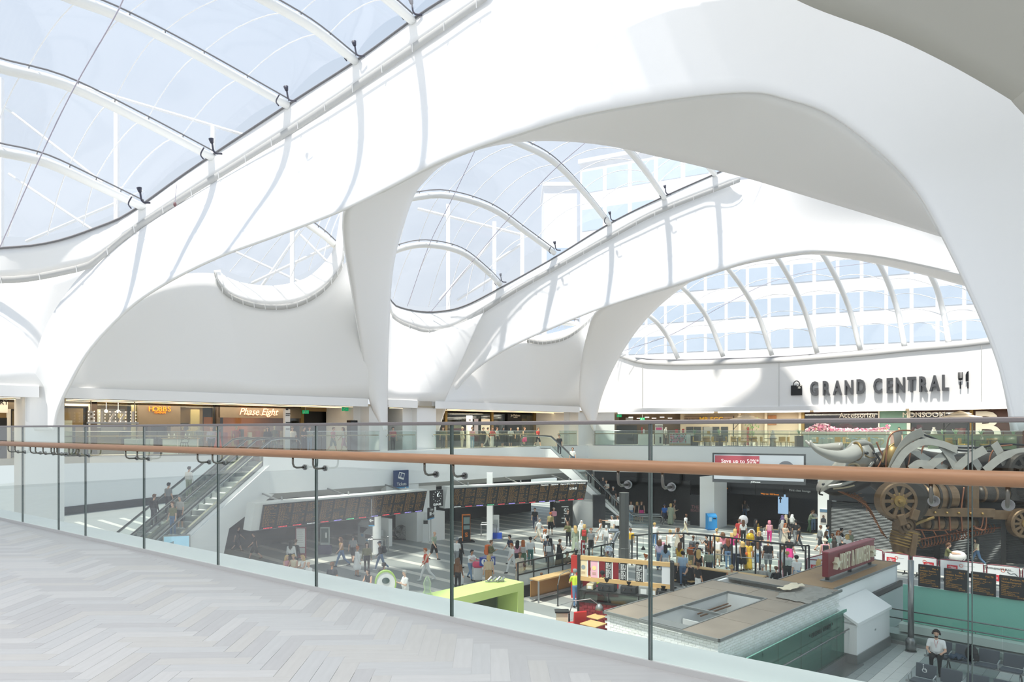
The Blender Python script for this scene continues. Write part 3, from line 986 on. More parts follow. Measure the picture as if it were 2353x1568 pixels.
# ================================================================ shops and cafe on the far gallery
ORD='first second third fourth fifth sixth seventh eighth ninth tenth eleventh twelfth thirteenth fourteenth fifteenth sixteenth seventeenth eighteenth nineteenth twentieth'.split()
def ordw(i):
 return ORD[i]if i<20 else 'twenty-'+ORD[i-20]if i<29 else '%dth'%(i+1)
M_GLOW=mat('warm_light_strip', '#ffe2ae',emit=2.5)
M_COOLGLOW=mat('white_light_strip', '#fff6e8',emit=5.0)
def strip(f,a,b,off,label):
 p,q=f(a,off),f(b,off)
 t=thing('ceiling_light',up((p+q)/2,CZ-.09),label, 'light', 'light strips under the gallery ceiling')
 m=MB();m.bar(up(p,CZ-0.03),up(q,CZ-0.03),0.26,0.06);m.bd('housing',M_GREYMET,t)
 m=MB();m.bar(up(p,CZ-0.07),up(q,CZ-0.07),0.14,0.03);m.bd('diffuser',M_GLOW,t)
for f,a,b,off,lb in((E1,-200,46,0.9, 'front warm light strip over the leftmost shop'),(E1,-200,46,2.8, 'rear warm light strip over the leftmost shop'),
 (E1,152,810,0.9, 'long front warm light strip over the main shop row'),(E1,152,790,2.8, 'long rear warm light strip over the main shop row'),
 (E1,896,924,0.9, 'short front light strip in the narrow opening'),(E1,896,924,2.8, 'short rear light strip in the narrow opening'),
 (E1,1028,1294,0.9, 'front warm light strip over the far shop opening'),(E1,1025,1290,2.8, 'rear warm light strip over the far shop opening')):
 strip(f,a,b,off,lb)
for i,(a,b)in enumerate(((1420,1640),(1650,1860),(1870,2080),(2090,2330))):
 p=[E2(x,0.9)for x in np.linspace(a,b,6)]
 t=thing('ceiling_light',up(p[2],CZ-.09), 'white light strip over the cafe edge, %s from the corner pier'%ordw(i), 'light', 'light strips under the gallery ceiling')
 m=MB();m.tube([up(q,CZ-0.06)for q in p],0.1,4);m.bd('diffuser',M_COOLGLOW,t)
 m=MB();m.tube([up(q,CZ+0.02)for q in p],0.12,4);m.bd('housing',M_GREYMET,t)
def lamp(name,p,size,energy,col=(1,.82,.6),rot=(0,0,0),sy=None):
 l=bpy.data.lights.new(name, 'AREA')
 l.shape='RECTANGLE'
 l.size=size;l.size_y=sy or size
 l.energy=energy
 l.color=col
 o=bpy.data.objects.new(name,l)
 o.location=p
 o.rotation_euler=rot
 C.objects.link(o)
for px,e in((-60,90),(230,130),(360,130),(480,130),(600,150),(1080,260),(1200,260)):
 lamp('shop_lamp',up(E1(px,4.6 if px<1000 else 1.5),CZ-.15),3.0,e)
for px,e in((1480,200),(1640,330),(1800,330),(1960,330),(2120,330),(2270,200)):
 lamp('cafe_lamp',up(E2(px,5),CZ-.15),4.0,e,(1,.93,.82))
M_TAUPE=mat('taupe_shop_panel', '#7a6f5f',0.7,var=0.08,scale=3)
M_BROWN=mat('dark_brown_panel', '#4a3f36',0.6)
M_WARMI=mat('warm_shop_interior', '#a5875c',0.7,var=0.1)
M_ORANGE=mat('orange_shop_interior', '#c4762f',0.7,var=0.15,scale=2)
M_SHOPW=mat('shop_white', '#e9e4d8',0.6)
M_SHOPGL=glass('shop_glass', '#e6ebe8',0.08)
M_NEON=mat('pink_neon', '#ffb795',emit=1.3)
M_AMBER=mat('amber_letters', '#f08a22',emit=0.9)
M_MANN=mat('cream_mannequin', '#d9c49a',0.5)
class Front:
 """a shop front: x along the gallery, y into the shop, z up from the gallery floor; px() turns an image column into x"""
 def __init__(s,f,off,a,b,label):
  s.f,s.off=f,off
  s.p,s.q=f(a,off),f(b,off)
  s.M=frame2(s.p,s.q,ZM)
  s.L=(s.q-s.p).length
  s.t=thing('shop_front',up((s.p+s.q)/2,ZM),label, 'shop')
 def x(s,px):
  k=(px-CX)/F
  o,d=s.M.translation,s.M.col[0].xyz
  return(k*o.y-o.x)/(d.x-k*d.y)
 def z(s,px,py):
  q=s.M@VV((s.x(px),0,0))
  return zat(py,q.y)-ZM
 def wall(s,name,a,b,z0,z1,m,y0=0.0,y1=0.15):
  b_=MB();b_.box(s.x(a),s.x(b),y0,y1,z0,z1,s.M)
  return b_.bd(name,m,s.t)
 def letters(s,txt,px,py,size,m,sx=1.0,bold=0.0,y=-0.06,name='letters',shear=0.0,space=1.0,depth=0.04):
  b_=MB();text(b_,txt,s.M@MT((s.x(px),y,s.z(px,py))),size,depth,bold,sx,shear=shear,space=space)
  return b_.bd(name,m,s.t)
H=CZ-ZM
# leftmost shop
s=Front(E1,5.0,-160,56, 'grey shop front with a framed dark window at the far left of the gallery')
s.wall('header',-160,56,2.55,H,M_TAUPE);s.wall('side_panel',16,26,0,2.55,M_SHOPW);s.wall('door_frame',-20,16,0,2.1,M_BLACK);s.wall('window_pane',26,56,0,2.5,M_SHOPGL)
s.wall('interior',-160,56,0,2.5,M_WARMI,1.6,1.7);s.wall('window_frame',25,27.5,0,2.55,M_BLACK,-.05,.1)
s.wall('sign_box',-30,17,2.35,3.0,M_SHOPW,-.12,-.02);s.letters('RY',8,930,0.32,M_BLACK,y=-.15)
# first window and the portal shop
s=Front(E1,5.0,150,222, 'brown shop front with a black framed window beside the leftmost pier')
s.wall('header',150,214,2.75,H,M_SHOPW);s.wall('window_pane',150,201,0,2.7,M_SHOPGL);s.wall('window_frame',199,202.5,0,2.75,M_BLACK,-.06,.1);s.wall('top_frame',150,202,2.7,2.78,M_BLACK,-.06,.1)
s.wall('pier_panel',208,222,0,H,M_BROWN,-.1);s.wall('white_panel',202,208,0,H,M_SHOPW);s.wall('interior',150,208,0,2.7,M_WARMI,1.5,1.6);s.wall('display_board',158,177,0,2.0,M_SHOPW,1.0,1.1);s.wall('rack',178,184,0,1.7,M_BLACK,1.0,1.3)
s=Front(E1,5.0,222,492, 'taupe shop portal with amber letters between two lit windows')
s.wall('portal_wall',315,411,1.75,H-.1,M_TAUPE,-.25,.2);s.wall('portal_side',315,329,0,1.75,M_TAUPE,-.25,.2);s.wall('portal_side',389,411,0,1.75,M_TAUPE,-.25,.2)
s.wall('doorway',329,389,0,1.75,M_BLACK,0.6,.7);s.wall('door_leaf',345,351,0,1.7,M_BROWN,0.3,.4)
s.wall('window_pane',222,315,0,H-.1,M_SHOPGL);s.wall('window_pane',411,492,0,H-.1,M_SHOPGL)
s.wall('interior',222,315,0,H,M_WARMI,1.8,1.9);s.wall('interior',411,492,0,H,M_WARMI,1.8,1.9)
s.wall('window_frame',220,223,0,H,M_BLACK,-.05,.1);s.wall('window_frame',490,494,0,H,M_BLACK,-.05,.1);s.wall('lit_post',305,314,0,H-.1,mat('lit_cream', '#ead9a8',0.6),.1,.3)
s.wall('grey_panel',250,306,1.2,H-.35,mat('mauve_grey', '#8d8480',0.7),1.5,1.6);s.wall('pale_panel',224,248,1.6,H-.4,M_SHOPW,1.4,1.5);s.wall('curtain',455,476,0,H-.3,mat('cream_curtain', '#dcc58d',0.7),1.2,1.3)
s.wall('shelf_unit',420,452,0.8,1.9,M_BROWN,1.3,1.6)
for i,ch in enumerate('HOBBS'):
 s.letters(ch,343+i*10.4,946,0.42,M_AMBER,y=-.32,name='letter')
s.letters('LONDON',364,950.5,0.14,M_AMBER,y=-.3,name='small_letters')
for px in(256,284):
 b_=MB();q=s.M@VV((s.x(px),1.0,2.55));b_.ball(q,0.1,8);b_.tube([q,q+VV((0,0,.5))],0.012,4);b_.bd('pendant',M_COOLGLOW,s.t)
b_=MB();q=s.M@VV((s.x(291),0.8,s.z(291,955)));b_.tube([q,q+s.M.col[1].xyz*.06],0.24,20);b_.bd('round_board',M_MANN,s.t)
s=Front(E1,5.0,494,700, 'glowing orange shop front with looping pink neon lettering')
s.wall('header',500,690,2.25,H-.1,M_TAUPE,-.1,.2);s.wall('interior',500,690,0,2.3,M_ORANGE,2.2,2.3);s.wall('side_panel',496,504,0,H,M_BROWN,-.1,.1);s.wall('window_pane',504,690,0,2.25,M_SHOPGL)
s.wall('dark_panel',504,517,0,2.35,mat('plum_panel', '#4a3a40',0.6),.3,.4);s.wall('end_post',690,697,0,H,mat('bronze_post', '#8a7346',0.4,.6),-.1,.1);s.wall('glow_back',535,600,0.3,1.9,mat('orange_backdrop', '#e07a2a',0.6),2.0,2.1)
s.letters('Phase Eight',591,954,0.62,M_NEON,y=-.2,shear=0.35,name='neon_script',sx=0.92,depth=0.03)
# looping strokes joining the neon script
b_=MB();zz=s.z(590,955)
b_.tube([s.M@VV((s.x(560)+i*.09,-.2,zz+.05+.06*math.sin(i*1.9)))for i in range(24)],0.012,4);b_.bd('neon_stroke',M_NEON,s.t)
for k_ in range(8):
 px=540+k_*19
 b_=MB();b_.box(s.x(px)-.12,s.x(px)+.12,1.4,1.6,0.4,1.3+.1*(k_%3),s.M);b_.bd('garment',mat('garment_%d'%(k_%4),('#b3402a', '#d8b04a', '#2f2a28', '#e9e0cc')[k_%4],0.8),s.t)
s=Front(E1,5.0,697,815, 'dark wide opening with brown panels at the end of the main shop row')
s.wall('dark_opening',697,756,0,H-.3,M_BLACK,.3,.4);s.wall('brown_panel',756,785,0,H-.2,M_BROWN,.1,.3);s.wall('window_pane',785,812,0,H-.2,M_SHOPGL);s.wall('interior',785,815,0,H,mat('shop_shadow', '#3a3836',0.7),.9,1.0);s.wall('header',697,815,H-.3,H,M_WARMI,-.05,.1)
s=Front(E1,5.0,893,926, 'dark shop front with chandelier seen through the narrow opening')
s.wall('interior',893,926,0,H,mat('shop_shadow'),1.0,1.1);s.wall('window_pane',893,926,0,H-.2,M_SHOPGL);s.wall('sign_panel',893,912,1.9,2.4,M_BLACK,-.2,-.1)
s.letters('SOO',902,958,0.3,M_SHOPW,y=-.25)
b_=MB()
for i in range(5):
 b_.ball(s.M@VV((s.x(904)+i*.25,.4,s.z(910,964)+.06*(i%2))),0.09,6)
b_.bd('chandelier',M_COOLGLOW,s.t)
s=Front(E1,5.0,1006,1300, 'dark glazed shop fronts with brown posts in the far shop opening')
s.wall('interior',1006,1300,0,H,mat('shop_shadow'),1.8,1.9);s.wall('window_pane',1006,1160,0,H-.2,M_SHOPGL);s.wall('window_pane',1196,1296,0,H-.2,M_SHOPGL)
for px in(1024,1130,1228):
 s.wall('post',px-2.5,px+2.5,0,H,mat('bronze_post'),-.1,.1)
s.wall('black_portal',1164,1196,0,2.9,M_BLACK,-.15,.1);s.letters('Jo Malone',1181,957.5,0.3,M_SHOPW,y=-.2);s.letters('LONDON',1181,960.5,0.11,M_SHOPW,y=-.2,name='small_letters')
s.wall('poster',1088,1097,1.0,2.4,mat('lilac_poster', '#b9b3c6',0.6),-.1,-.05);s.wall('poster',1104,1124,1.2,2.4,M_SHOPW,-.1,-.05);s.wall('screen',1202,1224,0.8,2.5,mat('amber_display', '#a58a52',0.6),.8,.9);s.wall('pale_bench',1052,1078,1.6,1.9,M_SHOPW,1.0,1.2);s.wall('lit_wall',1232,1290,0,2.8,M_WARMI,1.2,1.3)
# exit signs
def exit_sign(p,label):
 t=thing('exit_sign',p,label, 'sign', 'green exit signs')
 M=MT(p)
 m=MB();m.box(-.22,.22,0,.04,-.12,.12,M);m.bd('panel',mat('green_exit', '#0f9a63',emit=0.6),t)
 m=MB();m.ball(p+VV((-.05,-.01,.06)),0.03,6);m.bar(p+VV((-.05,-.01,.03)),p+VV((-.08,-.01,-.04)),.04,.01);m.bar(p+VV((-.08,-.01,-.04)),p+VV((0,-.01,-.09)),.03,.01);m.bar(p+VV((-.08,-.01,-.03)),p+VV((-.14,-.01,-.09)),.03,.01);m.bar(p+VV((.05,-.01,0)),p+VV((.16,-.01,0)),.04,.01)
 m.bd('running_figure',M_SHOPW,t)
 m=MB();m.bar(p+VV((0,.02,.12)),VV((p.x,p.y+.02,CZ)),.03,.03);m.bd('hanger',M_GREYMET,t)
for px,off,py,lb in((793,2.0,936, 'green exit sign under the light strip at the end of the main shop row'),(702,4.6,947, 'green exit sign above the dark opening')):
 q=E1(px,off);exit_sign(up(q,min(zat(py,q.y),CZ-.2)),lb)
for px,off,py,lb in((1423,2.5,956, 'green exit sign beside the corner pier of the cafe side'),(1476,6.5,963, 'green exit sign over the brown hall left of the yellow lettered sign')):
 q=E2(px,off);exit_sign(up(q,min(zat(py,q.y),CZ-.2)),lb)
# bulb-lit word sign hanging in front of the portal shop
q=up(E1(258,2.6),0)
MBZ=frame2(q,q+U1,0)
wt=thing('word_sign',up(q,zat(961,q.y)), 'hanging word sign studded with round bulbs in front of the brown shops', 'sign')
zb=zat(971,q.y)
for i,ch in enumerate('BIZZI'):
 m=MB();text(m,ch,MBZ@MT((-1.0+i*.5,0,zb)),0.85,0.12,0.02,0.75);m.bd('letter',mat('grey_sign_face', '#cfcac4',0.5),wt)
bulb=MB()
for i in range(5):
 for j in range(4):
  for kx in(-.13,.13):
   bulb.ball(MBZ@VV((-1.0+i*.5+kx,-.09,zb+.06+j*.17)),0.03,5)
bulb.bd('bulbs',mat('bulb_glow', '#ffe9cf',emit=1.5),wt,kind='stuff')
m=MB();m.bar(MBZ@VV((-1.2,.02,zb-.03)),MBZ@VV((1.3,.02,zb-.03)),.08,.08)
for x_ in(-1.0,1.1):
 m.bar(MBZ@VV((x_,.02,zb)),MBZ@VV((x_,.02,CZ)),.04,.04)
m.bd('hanging_frame',M_GREYMET,wt)
# mannequins
def mannequin_parts():
 b=MB()
 b.lathe([(0.0,1.78),(.06,1.77),(.085,1.70),(.08,1.62),(.05,1.56),(.045,1.50),(.09,1.47)][::-1],10,Matrix.Diagonal((1,1,1,1)))
 d=MB()
 d.lathe([(.14,.5),(.19,.75),(.17,.95),(.13,1.1),(.18,1.3),(.2,1.4),(.1,1.48)],12,Matrix.Diagonal((1,.65,1,1)))
 for sx in(-1,1):
  d.tube([(sx*.2,0,1.4),(sx*.25,0,1.15),(sx*.24,-.03,.9)],[.05,.042,.035],6)
 st=MB();st.lathe([(.22,0),(.22,.02),(.02,.04),(.02,.55)],12)
 return b,d,st
proto={}
def mannequin(p,dress,label):
 t=thing('mannequin',p,label, 'mannequin', 'mannequins in the shop windows',None,math.radians(45))
 b,d,st=mannequin_parts()
 b.bd('head',M_MANN,t,smooth=True,world=False);d.bd('outfit',dress,t,smooth=True,world=False);st.bd('stand',M_GREYMET,t,world=False)
for px,c,lb in((286,M_BLACK, 'cream mannequin in a black top under the round board'),(419,mat('dress_rust', '#6b4a3c',0.8), 'mannequin in a brown outfit nearest the taupe portal'),(435,mat('dress_gold', '#c3a96b',0.8), 'mannequin in a golden outfit in the middle of three'),
 (457,mat('dress_pale', '#9a8f86',0.8), 'mannequin in a grey outfit before the cream curtain'),(543,mat('dress_red', '#b4452f',0.8), 'mannequin in red left in the orange shop'),(631,mat('dress_floral', '#6e6138',0.9,var=.6,scale=30), 'tall mannequin in a patterned dress in the orange shop'),
 (671,mat('dress_ochre', '#b98d3e',0.8), 'mannequin in ochre behind the white totem')):
 q=E1(px,5.8);mannequin(up(q,ZM),c,lb)
# totem sign, black cabinet
def box_thing(name,p,q,w,z0,z1,m,label,cat,parts=()):
 t=thing(name,up((p+q)/2,z0),label,cat)
 M=frame2(p,q,z0)
 b=MB();b.box(0,(q-p).length,0,w,0,z1-z0,M);b.bd('body',m,t,bevel=0.02)
 for nm,x0,x1,za,zb_,mm in parts:
  b=MB();b.box(x0,x1,-.03,0.0,za,zb_,M);b.bd(nm,mm,t)
 return t,M
t,M=box_thing('sign_totem',E1(655,1.4),E1(667,1.4),.25,ZM,2.75,mat('white_totem', '#ecebea',0.4), 'tall white direction totem beside the escalator tops', 'sign',
 [('header_text',.05,.2,2.7,2.85,M_DARK),('text_line',.05,.35,2.45,2.5,M_DARK),('text_line',.05,.3,2.35,2.39,M_DARK),('text_line',.05,.38,1.9,1.95,M_DARK),('arrow',.06,.2,1.75,1.8,M_DARK),('text_line',.05,.3,1.5,1.55,M_DARK)])
t,M=box_thing('black_kiosk',E1(806,.8),E1(822,.8),.5,ZM,2.1,M_BLACK, 'black upright cabinet by the grey return wall', 'cabinet',[('small_label',.3,.5,2.1,2.16,M_SHOPW)])
t,M=box_thing('sign_totem',E1(1076,2.2),E1(1086,2.2),.25,ZM,2.6,mat('white_totem'), 'white direction totem behind the row of onlookers', 'sign',[('text_line',.05,.25,2.2,2.3,M_DARK),('text_line',.05,.3,1.9,1.95,M_DARK)])
t,M=box_thing('counter',BRG(360,1.2),BRG(441,1.2),.6,ZM+.02,0.93,mat('white_counter', '#e3e8e8',0.4), 'white bar counter behind the glass of the gallery bridge', 'counter',[])
m=MB();m.box(-.05,(BRG(441,1.2)-BRG(360,1.2)).length+.05,-.08,.68,.92,.98,M);m.bd('worktop',M_TIMBER,t)
# wire bar stool
def wire_stool(p,label):
 t=thing('bar_stool',p,label, 'stool')
 m=MB();m.lathe([(.2,.68),(.21,.7),(.2,.72)],14);m.bd('seat',M_BLACK,t,world=False)
 for sx in(-1,1):
  for sy in(-1,1):
   m=MB();m.tube([(sx*.13,sy*.13,.69),(sx*.22,sy*.22,0)],.013,6);m.bd('leg',M_BLACK,t,world=False)
 m=MB()
 m.tube([(-.2,.05,.7),(-.22,.16,.95),(0,.24,1.0),(.22,.16,.95),(.2,.05,.7)],.013,6)
 m.tube([(-.2,.12,.85),(.1,.22,1.0)],.01,5);m.tube([(.2,.12,.85),(-.1,.22,1.0)],.01,5)
 m.bd('backrest',M_BLACK,t,world=False)
 m=MB();m.tube([(.18*math.cos(a),.18*math.sin(a),.3)for a in np.linspace(0,2*math.pi,13)[:-1]],.01,5,closed=True);m.bd('footrest',M_BLACK,t,world=False)
q=BRG(418,.55);wire_stool(up(q,ZM+.03), 'black wire bar stool in front of the white counter')
for i,(px,w_)in enumerate(((290,.5),(318,.4),(372,.25),(385,.2),(412,.3),(421,.2))):
 q=BRG(px,1.5 if px>350 else.9)
 m=MB();z_=1.0 if px>350 else ZM
 if px>350:
  m.lathe([(.06,.985),(.06,1.12),(.03,1.18),(.03,1.25)],10,MT(up(q,0)))
  m.bd('jar',mat('frosted_jar', '#dfe5e4',0.3),smooth=True,label='pale jar on the white bar counter, %s along it'%ordw(i-2),cat='jar',group='jars on the white bar counter')
 else:
  t,M=box_thing('planter_box',q-VV((.38,.06,0)),q+VV((.38,.06,0)),.5,ZM+.02,ZM+.95,mat('grey_planter', '#b9c2c3',0.5), 'pale grey service box behind the gallery bridge glass, %s from the pier'%ordw(i), 'cabinet',[('door_panel',.06,.7,.1,.85,M_CAP)])
# ---------------------------------------------------------------- station name
M_LETTER=mat('charcoal_letters', '#595b5e',0.5)
gs=thing('station_sign',up(E2(2010,-.2),5), 'large charcoal raised letters with bag and cutlery symbols on the curved white wall', 'sign')
def on_drum(px,py,out=0.14):
 p=E2(px,0.1)
 a,b=E2(px-6,0.1),E2(px+6,0.1)
 x=(b-a).normalized();y=VV((-x.y,x.x,0))
 z=zat(py,p.y)
 p=p-y*out
 return Matrix(((x.x,y.x,0,p.x),(x.y,y.y,0,p.y),(0,0,1,z),(0,0,0,1)))
LX=[(1872.5, 'G',909),(1899.5, 'R',908),(1926, 'A',907.5),(1952.5, 'N',906.5),(1979.6, 'D',905),(2018.6, 'C',903.5),(2045.7, 'E',903),(2071, 'N',902),(2097, 'T',901),(2122.7, 'R',900),(2150, 'A',898.5),(2173.7, 'L',897)]
for px,ch,py in LX:
 m=MB();text(m,ch,on_drum(px,py,.2),1.53,0.25,0.04,0.56);m.bd('letter',M_LETTER,gs)
M_=on_drum(1831,909,.12)
m=MB();m.box(-.42,.42,-.03,.03,0,.8,M_);m.bd('bag_symbol',M_BLACK,gs)
m=MB();m.tube([M_@VV((.25*math.cos(a),0,.8+.36*math.sin(a)))for a in np.linspace(0,math.pi,12)],0.035,6);m.bd('bag_handle',M_BLACK,gs)
m=MB()
for a in(20,160,250,290):
 r_=math.radians(a);m.prism([(0,0),(.2*math.cos(r_-.35),.2*math.sin(r_-.35)),(.2*math.cos(r_+.35),.2*math.sin(r_+.35))],-.02,.02,M_@MT((.22,-.05,.72))@MR(math.pi/2,4, 'X'))
m.bd('bag_bow',M_SHOPW,gs)
M_=on_drum(2208,894,.12)
m=MB()
for x_ in(-.12,-.04,.04,.12):
 m.box(x_-.018,x_+.018,-.03,.03,.75,1.15,M_)
m.lathe([(.14,.75),(.12,.62),(.03,.58)][::-1],10,M_@Matrix.Diagonal((1,.3,1,1)));m.box(-.04,.04,-.03,.03,0,.5,M_);m.bd('fork_symbol',M_BLACK,gs)
m=MB();m.prism([(0,.5),(.17,.5),(.17,1.2),(.08,1.15),(.0,.95)],-.03,.03,M_@MT((.32,0,0))@MR(math.pi/2,4, 'X'));m.box(.41,.49,-.03,.03,0,.44,M_);m.bd('knife_symbol',M_BLACK,gs)
# ---------------------------------------------------------------- cafe gallery
s=Front(E2,8.5,1412,1570, 'brown lit hall with a white display banner left of the yellow lettered board')
s.wall('rear_wall',1412,1570,0,H,mat('hall_brown', '#6a5a48',.7),2.2,2.3);s.wall('dark_doors',1415,1462,0,1.9,M_DARK,.3,.4);s.wall('pale_sign',1433,1450,2.2,2.7,M_CAP,1.0,1.1)
for i in range(6):
 s.wall('ceiling_lamp',1440+i*18,1449+i*18,H-.35-.1*(i%2),H-.3-.1*(i%2),M_COOLGLOW,1.0+.2*(i%3),1.3+.2*(i%3))
s=Front(E2,8.5,1570,1848, 'beige cafe wall with a brown board of yellow letters and dark arched windows')
s.wall('rear_wall',1562,1848,0,H,mat('cafe_beige', '#c0b19a',.7),.3,.4);s.wall('name_board',1572,1688,2.15,2.75,mat('board_tan', '#8d7863',.6),.1,.2)
s.wall('board_rule',1572,1688,2.74,2.78,M_BROWN,.05,.2)
s.letters('MR EGG',1634,969,.62,mat('egg_yellow', '#c79a1e',.5),y=.02,bold=.015);s.letters('FOR A CRACKING',1592,965,.2,M_BROWN,y=.02,name='small_letters');s.letters('FOR A CRACKING',1674,965,.2,M_BROWN,y=.02,name='small_letters')
for px in(1584,1602,1622,1644,1664):
 s.wall('window',px-8,px+8,.3,1.75,M_DARK,.2,.3)
for px in(1700,1760,1838):
 s.wall('post',px-3,px+3,0,H,mat('pale_post', '#d8cbb5',.6),-.05,.2)
s.wall('painted_panel',1764,1784,1.9,2.8,mat('painted_brown', '#a4744f',.7,var=.4,scale=3),.2,.28);s.wall('red_pillar',1716,1721,0,1.7,mat('red_brown', '#8c4038',.6),.0,.2)
s=Front(E2,8.5,1848,2018, 'dark maroon shop front with white ornate lettering and pink stock')
M_MAR=mat('maroon_shop', '#5a3a40',.6)
s.wall('rear_wall',1842,2018,0,H,M_MAR,.9,1.0);s.wall('post',1842,1849,0,H,mat('bronze_post'),-.1,.1);s.wall('window_pane',1850,2016,0,H-.1,M_SHOPGL);s.wall('red_panel',1868,1905,.4,2.5,mat('raspberry', '#a8404e',.6),.6,.7);s.letters('Accessorize',1970,960,.62,M_SHOPW,y=-.12,sx=.95)
s=Front(E2,8.5,2018,2092, 'teal framed artwork of a figure between two maroon shops')
s.wall('panel',2018,2088,0,H,mat('art_teal', '#6f9488',.6),.05,.2);s.wall('frame',2018,2021,0,H,M_SHOPW,-.05,.1);s.wall('frame',2084,2092,0,H,M_SHOPW,-.05,.1);s.wall('figure',2040,2074,0,1.4,mat('art_pink', '#c99a92',.7,var=.3,scale=2),.0,.05)
s=Front(E2,8.5,2092,2236, 'dark maroon shop front with white capital lettering')
s.wall('rear_wall',2092,2236,0,H,M_MAR,.9,1.0);s.wall('window_pane',2094,2230,0,H-.1,M_SHOPGL);s.wall('post',2229,2237,0,H,mat('bronze_post'),-.1,.1);s.letters('MONSOON',2123,959,.6,M_SHOPW,y=-.12);s.wall('red_panel',2190,2215,.2,1.6,mat('raspberry'),.6,.7)
for i in range(9):
 s.wall('spot',2150+i*9,2151.5+i*9,H-.3-.12*(i%3),H-.24-.12*(i%3),M_COOLGLOW,.4,.45)
s=Front(E2,8.5,2237,2420, 'dark brown wall with a giant white letter beside the roof leg')
s.wall('panel',2237,2420,0,H,mat('chestnut', '#4a302a',.6,var=.3,scale=1),0,.2);s.letters('B',2268,1015,3.4,M_SHOPW,y=-.05,bold=.05)
# furniture
def cafe_chair():
 t=thing('cafe_chair',(0,0,-50), 'x', 'chair', 'yellow cafe chairs')
 m=mat('mustard_seat', '#d1aa55',.6)
 b=MB();b.box(-.22,.22,-.22,.22,.4,.48);b.bd('seat',m,t,world=False)
 b=MB();b.box(-.22,.22,.18,.24,.5,.88);b.bd('backrest',m,t,world=False)
 for sx in(-1,1):
  for sy in(-1,1):
   b=MB();b.tube([(sx*.18,sy*.18,.4),(sx*.2,sy*.2,0)],.02,5);b.bd('leg',M_BROWN,t,world=False)
 return t
cc=cafe_chair()
for i,px in enumerate((1600,1611,1626,1643,1663,1686,1705,1717,1734,1755,1786,1800,1817,1872,1926,1946,1990,2182,2213,2262,2285)):
 q=up(E2(px,1.0+.5*(i%3)),ZM);rz_=math.atan2(-q.x,q.y)+(1.2,-1.3,.2)[i%3]
 lb='yellow cafe chair, %s from the corner pier along the cafe edge'%ordw(i)
 if i==0:
  cc.location=q;cc.rotation_euler=(0,0,rz_);cc['label']=lb
 else:
  copy_tree(cc,None,q,rz_,lb)
for i,px in enumerate((1619,1654,1695,1726,1771,2198,2240,2275)):
 q=up(E2(px,1.6),ZM);t=thing('cafe_table',q, 'dark cafe table, %s from the corner pier'%ordw(i), 'table', 'dark cafe tables')
 b=MB();b.box(-.4,.4,-.4,.4,.72,.76,MT(q));b.bd('table_top',M_BROWN,t);b=MB();b.lathe([(.25,0),(.25,.03),(.03,.05),(.03,.72)],10,MT(q));b.bd('pedestal',M_DARK,t)
for i,(px,lb)in enumerate(((1714, 'white two tiered parasol near the yellow lettered board'),(2206, 'white two tiered parasol near the giant white letter'))):
 q=up(E2(px,3.0),ZM);t=thing('parasol',q,lb, 'parasol')
 b=MB();b.lathe([(1.75,2.3),(.35,2.62)],8,MT(q),caps=False);b.bd('canopy',mat('parasol_white', '#f2efe8',.8),t,thick=.02);b=MB();b.lathe([(.75,2.62),(0,2.86)],8,MT(q),caps=False);b.bd('vent',mat('parasol_white'),t,thick=.02)
 b=MB();b.tube([q+VV((-1.0,.3,0)),q+VV((-1.0,.3,2.7))],.04,6);b.tube([q+VV((-1.0,.3,1.5)),q+VV((0,0,2.68))],.025,6);b.bd('pole',M_BLACK,t)
 b=MB();b.box(-1.4,-.6,-.1,.7,0,.08,MT(q));b.bd('base',M_DARK,t)
def fern(px,off,z,label,h=.55):
 q=up(E2(px,off),ZM);t=thing('potted_plant',q,label, 'plant', 'tall grasses in planters')
 b=MB();b.box(-.3,.3,-.2,.2,0,z,MT(q));b.bd('planter',M_BROWN,t)
 b=MB();r_=random.Random(int(px))
 for k_ in range(26):
  a=r_.uniform(0,6.3);l_=r_.uniform(.05,.3)
  b.tube([q+VV((0,0,z)),q+VV((l_*.4*math.cos(a),l_*.4*math.sin(a),z+h*.6)),q+VV((l_*math.cos(a),l_*math.sin(a),z+h*r_.uniform(.7,1.1)))],[.02,.018,.006],3)
 b.bd('blades',mat('grass_green', '#8fb08a',.7),t,kind='stuff')
for i,(px,off)in enumerate(((1596,1.2),(1652,3.6),(1836,3.6),(2166,5.0),(2196,5.2),(2254,5.0),(2328,4.6))):
 fern(px,off,.95, 'tall pale grass in a brown planter, %s from the corner pier'%ordw(i))
q=up(E2(1728,5.5),ZM);t=thing('potted_tree',q, 'slender green potted tree under the parasol near the yellow lettered board', 'plant')
b=MB();b.lathe([(.2,0),(.28,.5),(0,.5)],12,MT(q));b.bd('pot',M_SHOPW,t);b=MB();b.tube([q,q+VV((.05,0,2.0))],.03,6);b.bd('trunk',M_BROWN,t)
b=MB();r_=random.Random(1)
for k_ in range(60):
 p_=q+VV((r_.gauss(0,.28),r_.gauss(0,.25),r_.uniform(.9,2.5)));b.add([p_,p_+VV((.16,.02,.05)),p_+VV((.1,0,.16))],[(0,1,2)])
b.bd('leaves',mat('leaf_green', '#6f8f55',.7),t,kind='stuff')
def e2box(name,a,c,o0,dep,z0,z1,m,label,cat,parts=()):
 return box_thing(name,E2(a,o0),E2(c,o0),dep,z0,z1,m,label,cat,parts)
t,M=e2box('banner',1505,1523,1.4,.1,0,1.95,M_SHOPW, 'white banner headed with black and pink lettering at the accessory kiosk', 'banner',[('pink_block',.1,.6,1.45,1.65,mat('hot_pink', '#dd5a8c',.6)),('phone_print',.4,.55,.25,.8,M_DARK)])
b=MB();text(b, 'SCREEN',M@MT((.36,-.02,1.72)),.2,.01);b.bd('lettering',M_DARK,t)
M_KW=mat('kiosk_white', '#e9e9e4',.5)
